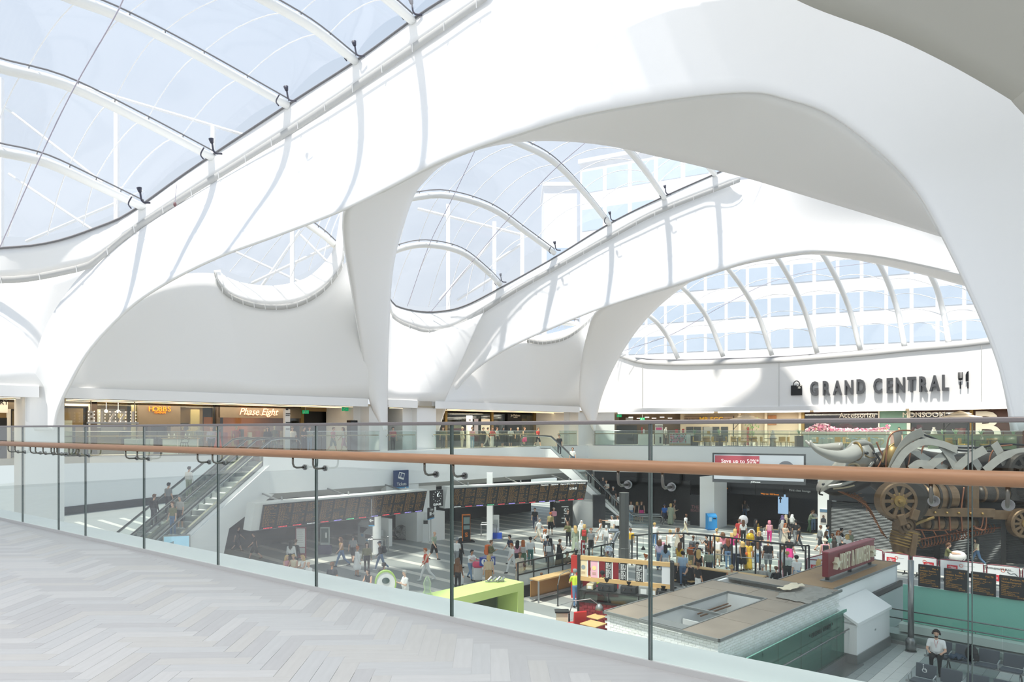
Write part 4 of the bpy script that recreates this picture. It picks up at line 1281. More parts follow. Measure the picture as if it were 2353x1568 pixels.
t,M=e2box('accessory_kiosk',1466,1500,1.6,.8,0,1.05,M_KW, 'white accessory counter left of the white banner', 'kiosk',[('red_tower',.3,.4,1.05,1.7,mat('signal_red', '#c8322f',.5)),('white_tower',.45,.6,1.05,1.5,M_KW)])
t,M=e2box('accessory_kiosk',1538,1592,1.6,.8,.25,1.2,mat('kiosk_glass_grey', '#c4cfce',.3), 'glass fronted phone accessory kiosk on a timber base', 'kiosk',[('timber_base',0,1.9,-.25,0,M_TIMBER),('white_side',1.5,1.95,0,.9,M_KW),('red_frame',.5,.75,.95,1.25,mat('signal_red')),('red_frame',1.1,1.3,.95,1.3,mat('signal_red'))])
b=MB();r_=random.Random(8)
for i in range(14):
 for j in range(5):
  b.box(.06+i*.1,.13+i*.1,-.02,0,.1+j*.16,.2+j*.16,M,r_.randrange(4))
b.bd('hanging_goods',[M_DARK,mat('signal_red'),M_CAP,mat('hot_pink')],t,kind='stuff')
t,M=e2box('menu_board',1617,1637,2.6,.1,0,1.7,M_SHOPW, 'white board on the floor behind the cafe chairs', 'sign',[('gold_crest',.3,.55,1.05,1.35,mat('egg_yellow'))])
t,M=e2box('bar_counter',1846,2042,3.6,.7,0,1.12,mat('pale_aqua_front', '#c9d8d2',.5), 'long white flower laden bar counter with gold script in front', 'counter')
Lb=(E2(2042,3.6)-E2(1846,3.6)).length
b=MB();b.box(-.1,Lb+.1,-.15,.8,1.12,1.3,M);b.bd('worktop',M_SHOPW,t)
b=MB();text(b, 'Caffe Co',M@MT((2.6,-.04,.25)),.95,.02,0,1, 'LEFT',shear=.4);b.bd('script',mat('pale_gold', '#d8cc98',.4,.3),t)
b=MB();r_=random.Random(6)
for k_ in range(330):
 x=r_.uniform(.1,Lb);hgt=.25+.5*max(0,math.sin(x*1.15))**2
 b.ball(M@VV((x,r_.uniform(.05,.6),1.3+r_.random()*hgt)),r_.uniform(.04,.1),5,r_.randrange(3))
b.bd('blossom',[mat('blossom_pink', '#f0bcd0',.8),mat('blossom_pale', '#f7e3ea',.8),mat('blossom_deep', '#df86ac',.8)],t,kind='stuff')
for i in range(9):
 p_=M@VV((1.0+i*.62,-.5,0));st_=thing('bar_stool',p_, 'pale bar stool at the flower laden counter, %s from its plain end'%ordw(i), 'stool', 'pale bar stools')
 b=MB();b.lathe([(.18,.7),(.2,.74),(.18,.8),(0,.81)],10,MT(p_));b.bd('seat',mat('stool_blue' if i%2 else 'stool_cream', '#9db7c4' if i%2 else '#e4dcc8',.6),st_);b=MB();b.lathe([(.2,0),(.2,.02),(.025,.04),(.025,.7)],10,MT(p_));b.bd('pedestal',M_GREYMET,st_)
for px,off,zz,lb in((1776,1.9,.75, 'tall tiered white cake on a stand by the cafe tables'),(2146,4.0,1.0, 'tall tiered white cake on the green banquette end')):
 q=up(E2(px,off),ZM);t=thing('tiered_cake',q,lb, 'cake')
 b=MB();b.lathe([(.3,0),(.22,zz*.6),(.3,zz),(0,zz)],14,MT(q));b.bd('stand',M_SHOPW,t)
 for k_,r in enumerate((.26,.2,.14,.09)):
  b=MB();b.lathe([(r,zz+k_*.17),(r,zz+k_*.17+.16),(0,zz+k_*.17+.16)],14,MT(q));b.bd('cake_tier',mat('icing_white', '#f3ebe6',.6),t)
for i,(a,c)in enumerate(((2132,2190),(2192,2250),(2252,2330))):
 t,M=e2box('banquette',a,c,2.4 if i else 2.6,.6,0,.5,mat('sage_leather', '#8fa07a',.6), 'green banquette seat, %s right of the flower laden counter'%ordw(i), 'bench')
 b=MB();b.box(0,(E2(c,2.5)-E2(a,2.5)).length,.45,.6,.5,1.15,M);b.bd('backrest',mat('sage_leather'),t)
# ================================================================ concourse: escalators, boards, stands, kiosks
def upright(px0,px1,yt,yb,d,thick=0.1,dirv=(1,0,0)):
 """frame and size of an upright slab: image columns px0..px1, rows yt..yb at depth d (of the px0 edge)"""
 p=VV(((px0-CX)/F*d,d,0))
 q=hit(px1,p,Vector(dirv))
 z0,z1=zat(yb,d),zat(yt,d)
 return frame2(p,q,z0),(q-p).length,z1-z0
def slab_thing(name,px0,px1,yt,yb,d,thick,m,label,cat,dirv=(1,0,0),group=None,foot=False):
 M,L,Hh=upright(px0,px1,yt,yb,d,thick,dirv)
 if foot:
  z0=M.translation.z;M.translation.z=ZC;Hh+=z0-ZC
 t=thing(name,M@VV((L/2,thick/2,0)),label,cat,group)
 b=MB();b.box(0,L,0,thick,0,Hh,M);b.bd('body',m,t)
 return t,M,L,Hh
def ab(t,M,name,x0,x1,y0,y1,z0,z1,m,kind=None):
 b=MB();b.box(x0,x1,y0,y1,z0,z1,M);return b.bd(name,m,t,kind=kind)
def add_text(t,M,name,s_,x,z,size,m,y=-0.02,sx=1.0,bold=0.0,align='CENTER',depth=0.012,shear=0.0):
 b=MB();text(b,s_,M@MT((x,y,z)),size,depth,bold,sx,align,shear=shear);return b.bd(name,m,t)
def gd(py):
 return(EYE-ZC)*F/(py-CY)
M_BOARD=mat('dark_display', '#232427',0.3)
M_AMB=mat('amber_dots', '#b9853c',emit=0.25)
M_RED=mat('red_dots', '#ff4a58',emit=1.0);M_VIO=mat('violet_dots', '#b4a2ff',emit=1.0);M_GRN=mat('green_dots', '#6fe0a5',emit=1.0);M_WHT=mat('white_dots', '#f2f2f2',emit=0.8)
M_OFFW=mat('off_white_laminate', '#ececea',0.5)
M_RAILS=mat('bright_handrail_trim', '#c9cfcf',0.25,0.8)
M_RUBBER=mat('black_handrail_rubber', '#4c4f50',0.5)
# ---------------------------------------------------------------- escalators
def escalator(top,bot,label,width=1.0,hand=0.95,lead=2.2):
 """top, bot: plan+height points at the heads of the inclined part (tread level)"""
 top,bot=Vector(top),Vector(bot)
 t=thing('escalator',(bot.x,bot.y,ZC),label, 'escalator', 'escalators between the concourse and the gallery')
 h=VV((bot.x-top.x,bot.y-top.y,0)).normalized()
 s=VV((-h.y,h.x,0))
 n=24
 run=VV((bot.x-top.x,bot.y-top.y,0)).length
 st=MB();st.box(-run/n/2+.02,run/n/2-.02,-width/2+.03,width/2-.03,-.28,0)
 me=st.mesh('step',[mat('escalator_step', '#a9adac',0.5,.1,var=.3,scale=40,stretch=(1,30,1))])
 rz=math.atan2(h.y,h.x)
 inv=world_of(t).inverted()
 for i in range(n):
  f_=(i+.5)/n
  p=top.lerp(bot,f_)
  o=obj_from('step',me,t)
  o.matrix_basis=inv@MT(p)@MR(rz,4, 'Z')
 for a,b,nm in((top-h*lead,top, 'upper_landing'),(bot,bot+h*lead, 'lower_landing')):
  b_=MB();b_.bar(a+VV((0,0,-.05)),b+VV((0,0,-.05)),width,0.1);b_.bd(nm,M_GREYMET,t)
 for sg in(-1,1):
  o_=s*(sg*(width/2+0.06))
  zz=VV((0,0,hand))
  path=[top-h*(lead)+o_+zz*.15,top-h*(lead+.28)+o_+zz*.32,top-h*(lead+.34)+o_+zz*.6,top-h*(lead+.2)+o_+zz*.9,top-h*lead+o_+zz,top-h*.3+o_+zz,
    top.lerp(bot,.06)+o_+zz*1.0,top.lerp(bot,.5)+o_+zz,top.lerp(bot,.94)+o_+zz,bot+h*.4+o_+zz,bot+h*lead+o_+zz,bot+h*(lead+.25)+o_+zz*.85,bot+h*(lead+.32)+o_+zz*.55,bot+h*(lead+.2)+o_+zz*.25]
  c=catmull(path,60)
  b_=MB();b_.tube(c,0.045,8);b_.bd('handrail',M_RUBBER,t,smooth=True)
  b_=MB();b_.tube([p-VV((0,0,.07))for p in c],0.03,6);b_.bd('handrail_trim',M_RAILS,t,smooth=True)
  b_=MB()
  bs_=[top-h*lead,top,bot,bot+h*lead]
  for a,b in zip(bs_,bs_[1:]):
   b_.add([a+o_+VV((0,0,.08)),b+o_+VV((0,0,.08)),b+o_+zz*.93,a+o_+zz*.93],[(0,1,2,3)])
  b_.bd('side_glass',M_PANE,t)
  b_=MB()
  for a,b in zip(bs_,bs_[1:]):
   b_.bar(a+o_+VV((0,0,.03)),b+o_+VV((0,0,.03)),0.16,0.16)
  b_.bd('skirting',M_RAILS,t)
 b_=MB()
 dz0,dz1=VV((0,0,-.12)),VV((0,0,-1.25))
 w2=s*(width/2+.2)
 bs_=[top-h*lead*1.0,top,bot,bot+h*.8]
 low=[bs_[0]+dz1*.9,bs_[1]+dz1,VV((bot.x,bot.y,ZC))+VV((0,0,.01)),VV((bs_[3].x,bs_[3].y,ZC+.01))]
 rows=[]
 for side in(-1,1):
  rows.append(([p+dz0+w2*side for p in bs_],[p+w2*side for p in low]))
 b_.grid([rows[0][0],rows[0][1]]);b_.grid([rows[1][1],rows[1][0]]);b_.grid([rows[0][1],rows[1][1]]);b_.grid([rows[1][0],rows[0][0]])
 b_.bd('truss_cladding',M_WHITE,t,weld=True)
 return t
e_top=VV((-14.75,40.7,ZM));hdir=VV((-0.4,-0.92,0)).normalized()
e_bot=e_top+hdir*10.6;e_bot.z=ZC+.02
perp=VV((-hdir.y,hdir.x,0))
if perp.y<0:perp=-perp
escalator(e_top,e_bot, 'near one of two long escalators, with white cladding on its side')
escalator(e_top+perp*1.9,e_bot+perp*1.9, 'far one of two long escalators, behind its twin')
s_top=P(1266,1000,57.3);s_top.z=ZM
s_bot=G(1452,1209,ZC);s_bot.z=ZC+.02
escalator(s_top,s_bot, 'short looking escalator in the far corner crowded with riders')
# white curved cladding to the near side of the long escalators
b=MB()
pl=[e_top-hdir*2.2-perp*.78,e_top-perp*.78,e_top.lerp(e_bot,.33)-perp*.78,e_top.lerp(e_bot,.40)-perp*.78,e_bot-perp*.78]
zl_=(-2.2,-2.3,-3.9,ZC,ZC)
b.grid([[p+VV((0,0,-.32))for p in pl],[VV((p.x,p.y,z))for p,z in zip(pl,zl_)]])
b.bd('wall_cladding',M_WHITE,kind='structure',label='white cladding beside the near long escalator',thick=0.08)
# ---------------------------------------------------------------- departure boards
def board(p,q,zt,zb,n,label,special=None):
 M=frame2(p,q,zb)
 L=(Vector(q)-Vector(p)).length;Hh=zt-zb
 t=thing('departure_board',M@VV((L/2,0,0)),label, 'departure board')
 lean=0.45
 # leaning plane: bottom set back into the wall
 M2=M@Matrix(((1,0,0,0),(0,1,-lean/Hh,lean),(0,0,1,0),(0,0,0,1)))
 b=MB();b.box(-.45,L+.02,.02,.9,0,Hh,M2);b.box(-.45,L+.02,-.05,.95,Hh,Hh+.1,M2);b.bd('housing',M_OFFW,t)
 pw=L/n
 for i in range(n):
  b=MB();b.box(i*pw+.02,(i+1)*pw-.02,-.05,.02,.02,Hh-.03,M2)
  sc=b.bd('screen',M_BOARD,t)
  r_=random.Random(i*7+int(L*10))
  b=MB()
  rows_=19
  for j in range(rows_):
   z=Hh*(.92-j*.043)
   x=i*pw+.10
   lim=pw*(.75 if r_.random()<.3 else.5)
   if 8<j<12 and r_.random()<.3:
    continue
   while x<i*pw+lim:
    wd=r_.uniform(.05,.13)
    b.add([M2@VV((x,-.056,z)),M2@VV((x+wd,-.056,z)),M2@VV((x+wd,-.056,z+Hh*.010)),M2@VV((x,-.056,z+Hh*.010))],[(0,1,2,3)])
    x+=wd+.05
   x=i*pw+pw*.78
   if r_.random()<.6:
    b.add([M2@VV((x,-.056,z)),M2@VV((x+.12,-.056,z)),M2@VV((x+.12,-.056,z+Hh*.010)),M2@VV((x,-.056,z+Hh*.010))],[(0,1,2,3)])
  b.bd('text_rows',M_AMB,sc,kind='stuff')
  b=MB()
  mm=[M_RED,M_RED,M_RED,M_WHT,M_RED,M_VIO,M_GRN,M_RED,M_VIO,M_RED,M_RED,M_VIO,M_VIO][(i+(3 if special else 0))%13]
  for k_ in range(6):
   b.add([M2@VV((i*pw+pw*.25+k_*.09,-.056,.05)),M2@VV((i*pw+pw*.25+k_*.09+.06,-.056,.05)),M2@VV((i*pw+pw*.25+k_*.09+.06,-.056,.1)),M2@VV((i*pw+pw*.25+k_*.09,-.056,.1))],[(0,1,2,3)])
  b.bd('status_line',mm,sc,kind='stuff')
  if special and i in special:
   add_text(sc,M2, 'heading',special[i],(i+.5)*pw,Hh-.13,.14,M_WHT,-.065)
  if special and i==n-2:
   add_text(sc,M2, 'clock_digits', '12:14:45',(i+.5)*pw,Hh-.55,.26,M_WHT,-.065,.8)
 b=MB()
 for x in(L*.12,L*.5,L*.88):
  b.bar(M@VV((x,.5,Hh)),M@VV((x,2.9,Hh+.35)),.08,.08);b.bar(M@VV((x,.5,Hh)),M@VV((x,.5,Hh+.3)),.08,.08)
 b.bd('wall_brackets',M_GREYMET,t,kind='stuff')
 return t
d0=36.6;z_t=zat(1160,d0);z_b=zat(1221,d0)
d1=(EYE-z_t)*F/(1128-CY)
board(VV(((604-CX)/F*d0,d0,0)),VV(((981-CX)/F*d1,d1,0)),z_t,z_b,13, 'long leaning bank of thirteen departure screens over the ticket hall')
d0=46.0;z_t=zat(1122,d0);z_b=zat(1170,d0)
d1=(EYE-z_t)*F/(1107.5-CY)
board(VV(((1042-CX)/F*d0,d0,0)),VV(((1350-CX)/F*d1,d1,0)),z_t,z_b,13, 'second long leaning bank of departure screens beside the wall clock',{9:'Departures',10:'Departures',11:'West Midlands Trains',12:'Arrivals',8:'Departures'})
# wall clock
t,M,L,Hh=slab_thing('wall_clock',990,1018,1128,1166,45.2,.15,M_BOARD, 'black clock panel with round face and digital time between the two screen banks', 'clock',U1)
c=VV((L/2,-.03,Hh*.62));R_=Hh*.33
b=MB()
for k_ in range(12):
 a=k_*math.pi/6
 b.bar(M@(c+VV((math.cos(a)*R_*.86,0,math.sin(a)*R_*.86))),M@(c+VV((math.cos(a)*R_,0,math.sin(a)*R_))),.025,.02)
b.bd('hour_marks',M_WHT,t)
b=MB();b.bar(M@c,M@(c+VV((.03,0,R_*.55))),.04,.02);b.bar(M@c,M@(c+VV((R_*.62,0,R_*.05))),.03,.02);b.bar(M@c,M@(c+VV((R_*.45,0,R_*.75))),.02,.02);b.bd('clock_hands',M_WHT,t)
add_text(t,M, 'digits', '12:14:45',L/2,.08,.2,M_WHT)
# tickets sign on the white pier
t,M,L,Hh=slab_thing('ticket_sign',906,939,1082,1122,45.8,.12,mat('navy_sign', '#2e4370',0.5), 'square navy sign with ticket symbol on the white wall above the screens', 'sign',U1)
ab(t,M, 'light_edge',0,L,-.01,.13,-.05,.03,mat('sky_blue_edge', '#4aa0cf',0.4))
add_text(t,M, 'lettering', 'Tickets',L/2,.14,.3,M_OFFW,sx=.9)
for k_,(dx,dz)in enumerate(((-.1,.05),(.05,0))):
 b=MB();b.box(-.15,.15,-.02,0,-.22,.22,M@MT((L/2+dx,-.01-k_*.015,Hh*.66+dz))@MR(.25,4, 'Y'));b.bd('ticket_symbol',(M_OFFW,mat('navy_sign'))[0]if k_==0 else M_OFFW,t)
 b=MB();b.box(-.11,.11,-.025,0,-.1,.16,M@MT((L/2+dx,-.015-k_*.015,Hh*.66+dz))@MR(.25,4, 'Y'));b.bd('ticket_stub',mat('navy_sign'),t)
slabw=MB();p_,q_=E1(888,-.2),E1(962,-.2);slabw.prism([p_,q_,q_+W1*.6,p_+W1*.6],-2.7,-.02);slabw.bd('wall_upper',M_PANEL,kind='structure',label='white wall that carries the navy ticket sign')
# columns of the lower hall
def round_col(px,py,r,label,top=FZ-.3):
 g=G(px,py)
 b=MB();b.lathe([(r,ZC),(r,top)],24,MT((g.x,g.y,0)));b.bd('column_round',M_PANEL,smooth=False,kind='structure',label=label)
round_col(866,1272,.27, 'white round column beside the ticket machines')
g=G(1125,1240);b=MB();b.prism([(g.x-.2,g.y-.2),(g.x+.22,g.y-.2),(g.x+.22,g.y+.25),(g.x-.2,g.y+.25)],ZC,FZ+.6);b.bd('column_square',M_PANEL,kind='structure',label='slender white square column in front of the second screen bank')
round_col(1128,1190,.25, 'white round column behind the slender square one',FZ)
def lower_block(pxa,pxb,base,yt,label,m=M_PANEL,depth=1.2,dirv=None,name='column_block'):
 d=gd(base)
 M,L,Hh=upright(pxa,pxb,yt,base,d,depth,dirv or(1,0,0))
 b=MB();b.box(0,L,0,depth,0,Hh,M);return b.bd(name,m,kind='structure',label=label)
VA1=(0.7236,-0.6902,0);VU=(0.70,0.714,0)
lower_block(1608,1641,1212,1096, 'white pier between the two black frontages',depth=2.2,dirv=VA1)
lower_block(1879,1906,1231,1096, 'white pier carrying a face poster beside the roller shutter',depth=1.5,dirv=VA1)
lower_block(932,985,1236,1172, 'white block of the ticket office',depth=1.5,dirv=VA1,name='wall_block')
lower_block(1316,1362,1206,1150, 'white block of the far entrance',depth=1.5,dirv=VA1,name='wall_block')
lower_block(870,893,1252,1190, 'white panel wall behind the round column',depth=.3,dirv=VA1,name='wall_block')
# black frontages under the gallery
d=gd(1181);M,L,Hh=upright(1414,1586,1096,1181,d,.2,VA1)
b=MB();b.box(0,L,0,.2,0,Hh,M);b.bd('wall_frontage',M_BLACK,kind='structure',label='polished black frontage beside the far escalator')
lf=thing('lounge_entrance',G(1755,1222), 'wide dark lounge entrance with hanging signs and a lit blue map', 'entrance')
d=gd(1203);M,L,Hh=upright(1642,1880,1106,1203,d,.2,VA1)
ab(lf,M, 'back_wall',0,L,5.5,5.7,0,Hh,M_BLACK)
ab(lf,M, 'side_wall',-.1,0.0,.1,5.6,0,Hh,M_BLACK)
ab(lf,M, 'floor_strip',0,L,.05,5.4,0,.015,mat('dark_lounge_floor', '#1f2022',0.4))
ab(lf,M, 'threshold',0,L,-.2,.05,0,.02,mat('brass_threshold', '#b4a679',0.5,.3))
ab(lf,M, 'fascia_beam',0,L,0,.3,Hh-.75,Hh+.2,M_BLACK)
fx=lambda px:(px-1642)/238*L
for a,b_ in((1656,1683),(1683,1743),(1743,1808),(1810,1880)):
 ab(lf,M, 'sign_panel',fx(a)+.05,fx(b_)-.05,-.05,.0,Hh-.95,Hh-.1,mat('charcoal_sign', '#232529',0.4))
add_text(lf,M, 'small_sign_text', 'First class lounge',fx(1842),Hh-.45,.24,M_OFFW,-.07)
add_text(lf,M, 'small_sign_text', 'Way out  Hill Street',fx(1776),Hh-.85,.18,mat('amber_letters'),-.07)
add_text(lf,M, 'small_sign_text', 'Toilets',fx(1668),Hh-.6,.2,mat('amber_letters'),-.07)
Ms=M
b=MB();b.box(fx(1766),fx(1789),2.4,2.5,1.0,2.9,M);b.bd('lit_map',mat('pale_blue_lightbox', '#a9c6ea',emit=.8),lf)
b=MB();b.prism([(-.15,0),(0,.3),(.15,0),(.05,0),(.05,-.3),(-.05,-.3),(-.05,0)],-.01,.01,M@MT((fx(1772),2.38,2.2))@MR(math.pi/2,4, 'X'));b.bd('arrow',M_BLACK,lf)
# roller shutters
for a,b_,base,yt,lb in((1910,2058,1252,1150, 'grey roller shutter nearest the white pier'),(2075,2146,1276,1170, 'grey roller shutter behind the front leg of the bull'),(2160,2300,1286,1170, 'wide grey roller shutter behind the belly of the bull'),(2312,2420,1294,1170, 'grey roller shutter behind the hind leg of the bull')):
 d=gd(base);M,L,Hh=upright(a,b_,yt,base,d,.2,(.80,-.60,0))
 t=thing('roller_shutter',M@VV((L/2,.1,0)),lb, 'shutter')
 b=MB();nn=int(Hh/.1)
 for k_ in range(nn):
  b.add([M@VV((0,.05,k_*.1)),M@VV((L,.05,k_*.1)),M@VV((L,.0,k_*.1+.05)),M@VV((0,.0,k_*.1+.05)),M@VV((L,.05,k_*.1+.1)),M@VV((0,.05,k_*.1+.1))],[(0,1,2,3),(3,2,4,5)])
 b.bd('slats',mat('shutter_grey', '#6f7173',0.5,.4,var=.05),t,kind='stuff')
 ab(t,M, 'shutter_box',-.1,L+.1,-.2,.4,Hh,Hh+1.2,mat('charcoal_sign'))
 for x in(-.25,L):
  ab(t,M, 'guide',x,x+.25,-.08,.2,0,Hh,M_BLACK)
# ---------------------------------------------------------------- stands and machines on the floor
t,M,L,Hh=slab_thing('poster_stand',679,703,1212,1283,gd(1283),.1,mat('maroon_frame', '#8c3a45',0.5), 'maroon framed poster stand under the screens with a white timetable', 'sign',foot=True)
ab(t,M, 'poster',.06,L-.06,-.02,0,Hh*.36,Hh-.08,M_OFFW);ab(t,M, 'lower_panel',.06,L-.06,-.02,0,.3,Hh*.33,M_CAP)
for k_ in range(7):
 ab(t,M, 'print_line',.12,L-.12-.05*(k_%3),-.03,-.02,Hh*.5+k_*.13,Hh*.5+k_*.13+.03,M_RIM)
t,M,L,Hh=slab_thing('poster_stand',736,757,1212,1272,gd(1273),.1,mat('pale_frame', '#b9c2bf',0.5), 'pale framed stand with a dark green notice above a purple base', 'sign',foot=True)
ab(t,M, 'notice',.06,L-.06,-.02,0,Hh*.42,Hh-.08,mat('deep_green', '#33504c',0.5));ab(t,M, 'base_panel',-.1,L+.15,-.25,0,0,Hh*.33,mat('purple_base', '#4a4668',0.6));ab(t,M, 'leaflet',L*.55,L-.15,-.04,-.02,Hh*.6,Hh*.8,M_OFFW)
for a,b_,yt,base,lb in((822,850,1196,1250, 'tall grey ticket machine with sloping head'),(835,858,1217,1256, 'shorter grey ticket machine with a blue label')):
 d=gd(base);M,L,Hh=upright(a,b_,yt,base,d,.8,VA1)
 t=thing('ticket_machine',M@VV((L/2,.4,0)),lb, 'ticket machine', 'ticket machines')
 b=MB();b.prism([(0,0),(.8,0),(.8,Hh),(.3,Hh),(0,Hh*.82)],0,L,M@Matrix(((0,0,1,0),(1,0,0,0),(0,1,0,0),(0,0,0,1))));b.bd('cabinet_body',mat('machine_grey', '#b6bcbb',0.5),t)
 ab(t,M, 'screen',L*.2,L*.8,-.02,0,Hh*.5,Hh*.75,M_BOARD);ab(t,M, 'blue_label',L*.3,L*.55,-.025,0,Hh*.35,Hh*.45,mat('sky_blue_edge'))
t,M,L,Hh=slab_thing('direction_sign',847,860,1189,1208,41.5,.08,mat('black_sign', '#1f2226',0.4), 'small black hanging sign with a white arrow beside the round column', 'sign')
ab(t,M, 'blue_edge',0,L,-.01,.09,-.05,.02,mat('sky_blue_edge'))
b=MB();b.bar(M@VV((.08,-.02,Hh*.6)),M@VV((L-.05,-.02,Hh*.6)),.03,.05);b.bar(M@VV((.06,-.02,Hh*.6)),M@VV((.16,-.02,Hh*.78)),.03,.05);b.bar(M@VV((.06,-.02,Hh*.6)),M@VV((.16,-.02,Hh*.42)),.03,.05);b.bd('arrow',M_OFFW,t)
b=MB();b.bar(M@VV((L*.5,.04,Hh)),M@VV((L*.5,.04,FZ-.5-M.translation.z)),.04,.04);b.bd('hanger',M_GREYMET,t)
t,M,L,Hh=slab_thing('direction_sign',985,998,1168,1194,45.0,.1,mat('black_sign'), 'black sign with ticket lettering and an arrow at the corner of the white block', 'sign',(.3,.95,0))
add_text(t,M, 'lettering', 'Tickets',L/2,Hh-.22,.22,M_OFFW,sx=.7);ab(t,M, 'blue_edge',0,L,-.01,.1,-.04,.04,mat('sky_blue_edge'));ab(t,M, 'symbol',L*.15,L*.45,-.02,0,Hh*.3,Hh*.6,M_OFFW)
b=MB();b.bar(M@VV((L*.5,-.02,Hh*.42)),M@VV((L*.9,-.02,Hh*.42)),.03,.05);b.bar(M@VV((L*.92,-.02,Hh*.42)),M@VV((L*.75,-.02,Hh*.54)),.03,.05);b.bar(M@VV((L*.92,-.02,Hh*.42)),M@VV((L*.75,-.02,Hh*.3)),.03,.05);b.bd('arrow',M_OFFW,t)
b=MB();b.bar(M@VV((L*.5,.05,0)),M@VV((L*.5,.05,ZC-M.translation.z)),.06,.06);b.bd('post',M_GREYMET,t)
# slanted feedback stand
d=gd(1247);M,L,Hh=upright(971,984,1196,1247,d,.1)
t=thing('feedback_stand',M@VV((L/2,.1,0)), 'slim curved white stand with a small dark tablet by the white block', 'stand')
pth=catmull([(0,0,0),(-.02,.06,Hh*.5),(-.08,.25,Hh)],8)
b=MB();b.grid([[M@VV((x,p.y-.05,p.z))for p in[VV((0,q.y,q.z))for q in pth]]for x in(0,L)]);b.bd('panel',M_OFFW,t,thick=.06)
ab(t,M, 'tablet',.05,L-.05,.08,.14,Hh*.82,Hh*.98,M_BOARD);ab(t,M, 'foot',-.05,L+.05,-.1,.4,0,.03,M_OFFW)
for k_ in range(3):
 ab(t,M, 'print_line',.1,L-.1,-.03+.03*k_,.01+.03*k_,Hh*.4+k_*.15,Hh*.4+k_*.15+.03,M_RIM)
# drum fan
g=G(923,1240)
t=thing('drum_fan',g, 'large black drum fan on a low wheeled frame in front of the white block', 'fan')
Mf=MT(g+VV((0,0,.52)))@MR(math.pi/2,4, 'X')
b=MB();b.lathe([(.5,-.2),(.52,-.2),(.52,.2),(.5,.2),(.5,-.2)],28,Mf,caps=False);b.bd('drum',M_BLACK,t,smooth=False)
b=MB()
for r_ in(.12,.22,.32,.42,.5):
 b.tube([Mf@VV((r_*math.cos(a),r_*math.sin(a),.2))for a in np.linspace(0,2*math.pi,25)[:-1]],.008,4,closed=True)
for k_ in range(10):
 a=k_*math.pi/5
 b.tube([Mf@VV((.1*math.cos(a),.1*math.sin(a),.2)),Mf@VV((.5*math.cos(a),.5*math.sin(a),.2))],.008,4)
b.bd('grille',M_GREYMET,t,kind='stuff')
for k_ in range(4):
 a=k_*math.pi/2
 b=MB();b.add([Mf@VV((.06*math.cos(a),.06*math.sin(a),0)),Mf@VV((.42*math.cos(a-.3),.42*math.sin(a-.3),.06)),Mf@VV((.42*math.cos(a+.35),.42*math.sin(a+.35),-.06))],[(0,1,2)]);b.bd('blade',M_GREYMET,t,thick=.01)
b=MB();b.tube([g+VV((-.5,-.2,.02)),g+VV((-.5,.2,.02)),g+VV((.5,.2,.02)),g+VV((.5,-.2,.02))],.025,6,closed=True);b.tube([g+VV((-.56,0,.02)),g+VV((-.56,0,.55))],.02,6);b.tube([g+VV((.56,0,.02)),g+VV((.56,0,.55))],.02,6);b.bd('frame',M_BLACK,t)
# orange information kiosk
t,M,L,Hh=slab_thing('information_kiosk',1062,1081,1183,1246,gd(1247),.18,mat('orange_frame', '#ef7d1a',0.4), 'tall orange framed information kiosk with dark screen', 'kiosk',(.97,.25,0),foot=True)
ab(t,M, 'front_panel',.06,L-.02,-.02,0,.05,Hh-.07,mat('kiosk_black', '#2a2725',0.3));ab(t,M, 'screen',.1,L-.06,-.03,-.02,Hh*.66,Hh*.9,mat('grey_green_screen', '#8fa3a0',0.3));ab(t,M, 'screen',.1,L-.06,-.03,-.02,Hh*.46,Hh*.6,mat('grey_green_screen'))
add_text(t,M, 'symbol', 'S',L*.5,Hh*.2,.42,mat('orange_frame'),-.03,bold=.02);ab(t,M, 'base_plinth',-.1,L+.25,-.3,.5,0,.1,M_BLACK)
# white poster stand and steel frame table by the square column
t,M,L,Hh=slab_thing('poster_stand',1132,1147,1184,1236,gd(1237),.1,M_OFFW, 'white poster stand on a bright blue foot beside the slender square column', 'sign',foot=True)
ab(t,M, 'foot_panel',-.1,L+.2,-.35,.1,0,.4,mat('royal_blue', '#2b57c4',0.5));ab(t,M, 'print_block',.08,L-.08,-.02,0,Hh*.45,Hh*.8,M_CAP)
def frame_table(px0,px1,yt,base,label,dep=.8):
 d=gd(base);M,L,Hh=upright(px0,px1,yt,base,d)
 t=thing('barrier_frame',M@VV((L/2,dep/2,0)),label, 'barrier')
 for x in(0,L):
  for y in(0,dep):
   b=MB();b.bar(M@VV((x,y,0)),M@VV((x,y,Hh)),.05,.05);b.bd('leg',M_GREYMET,t)
 b=MB();b.tube([M@VV((0,0,Hh)),M@VV((L,0,Hh)),M@VV((L,dep,Hh)),M@VV((0,dep,Hh))],.03,4,closed=True);b.bd('top_frame',M_GREYMET,t)
frame_table(1105,1141,1206,1238, 'thin steel frame around the slender square column',1.0)
frame_table(846,886,1240,1276, 'thin steel frame around the white round column',1.0)
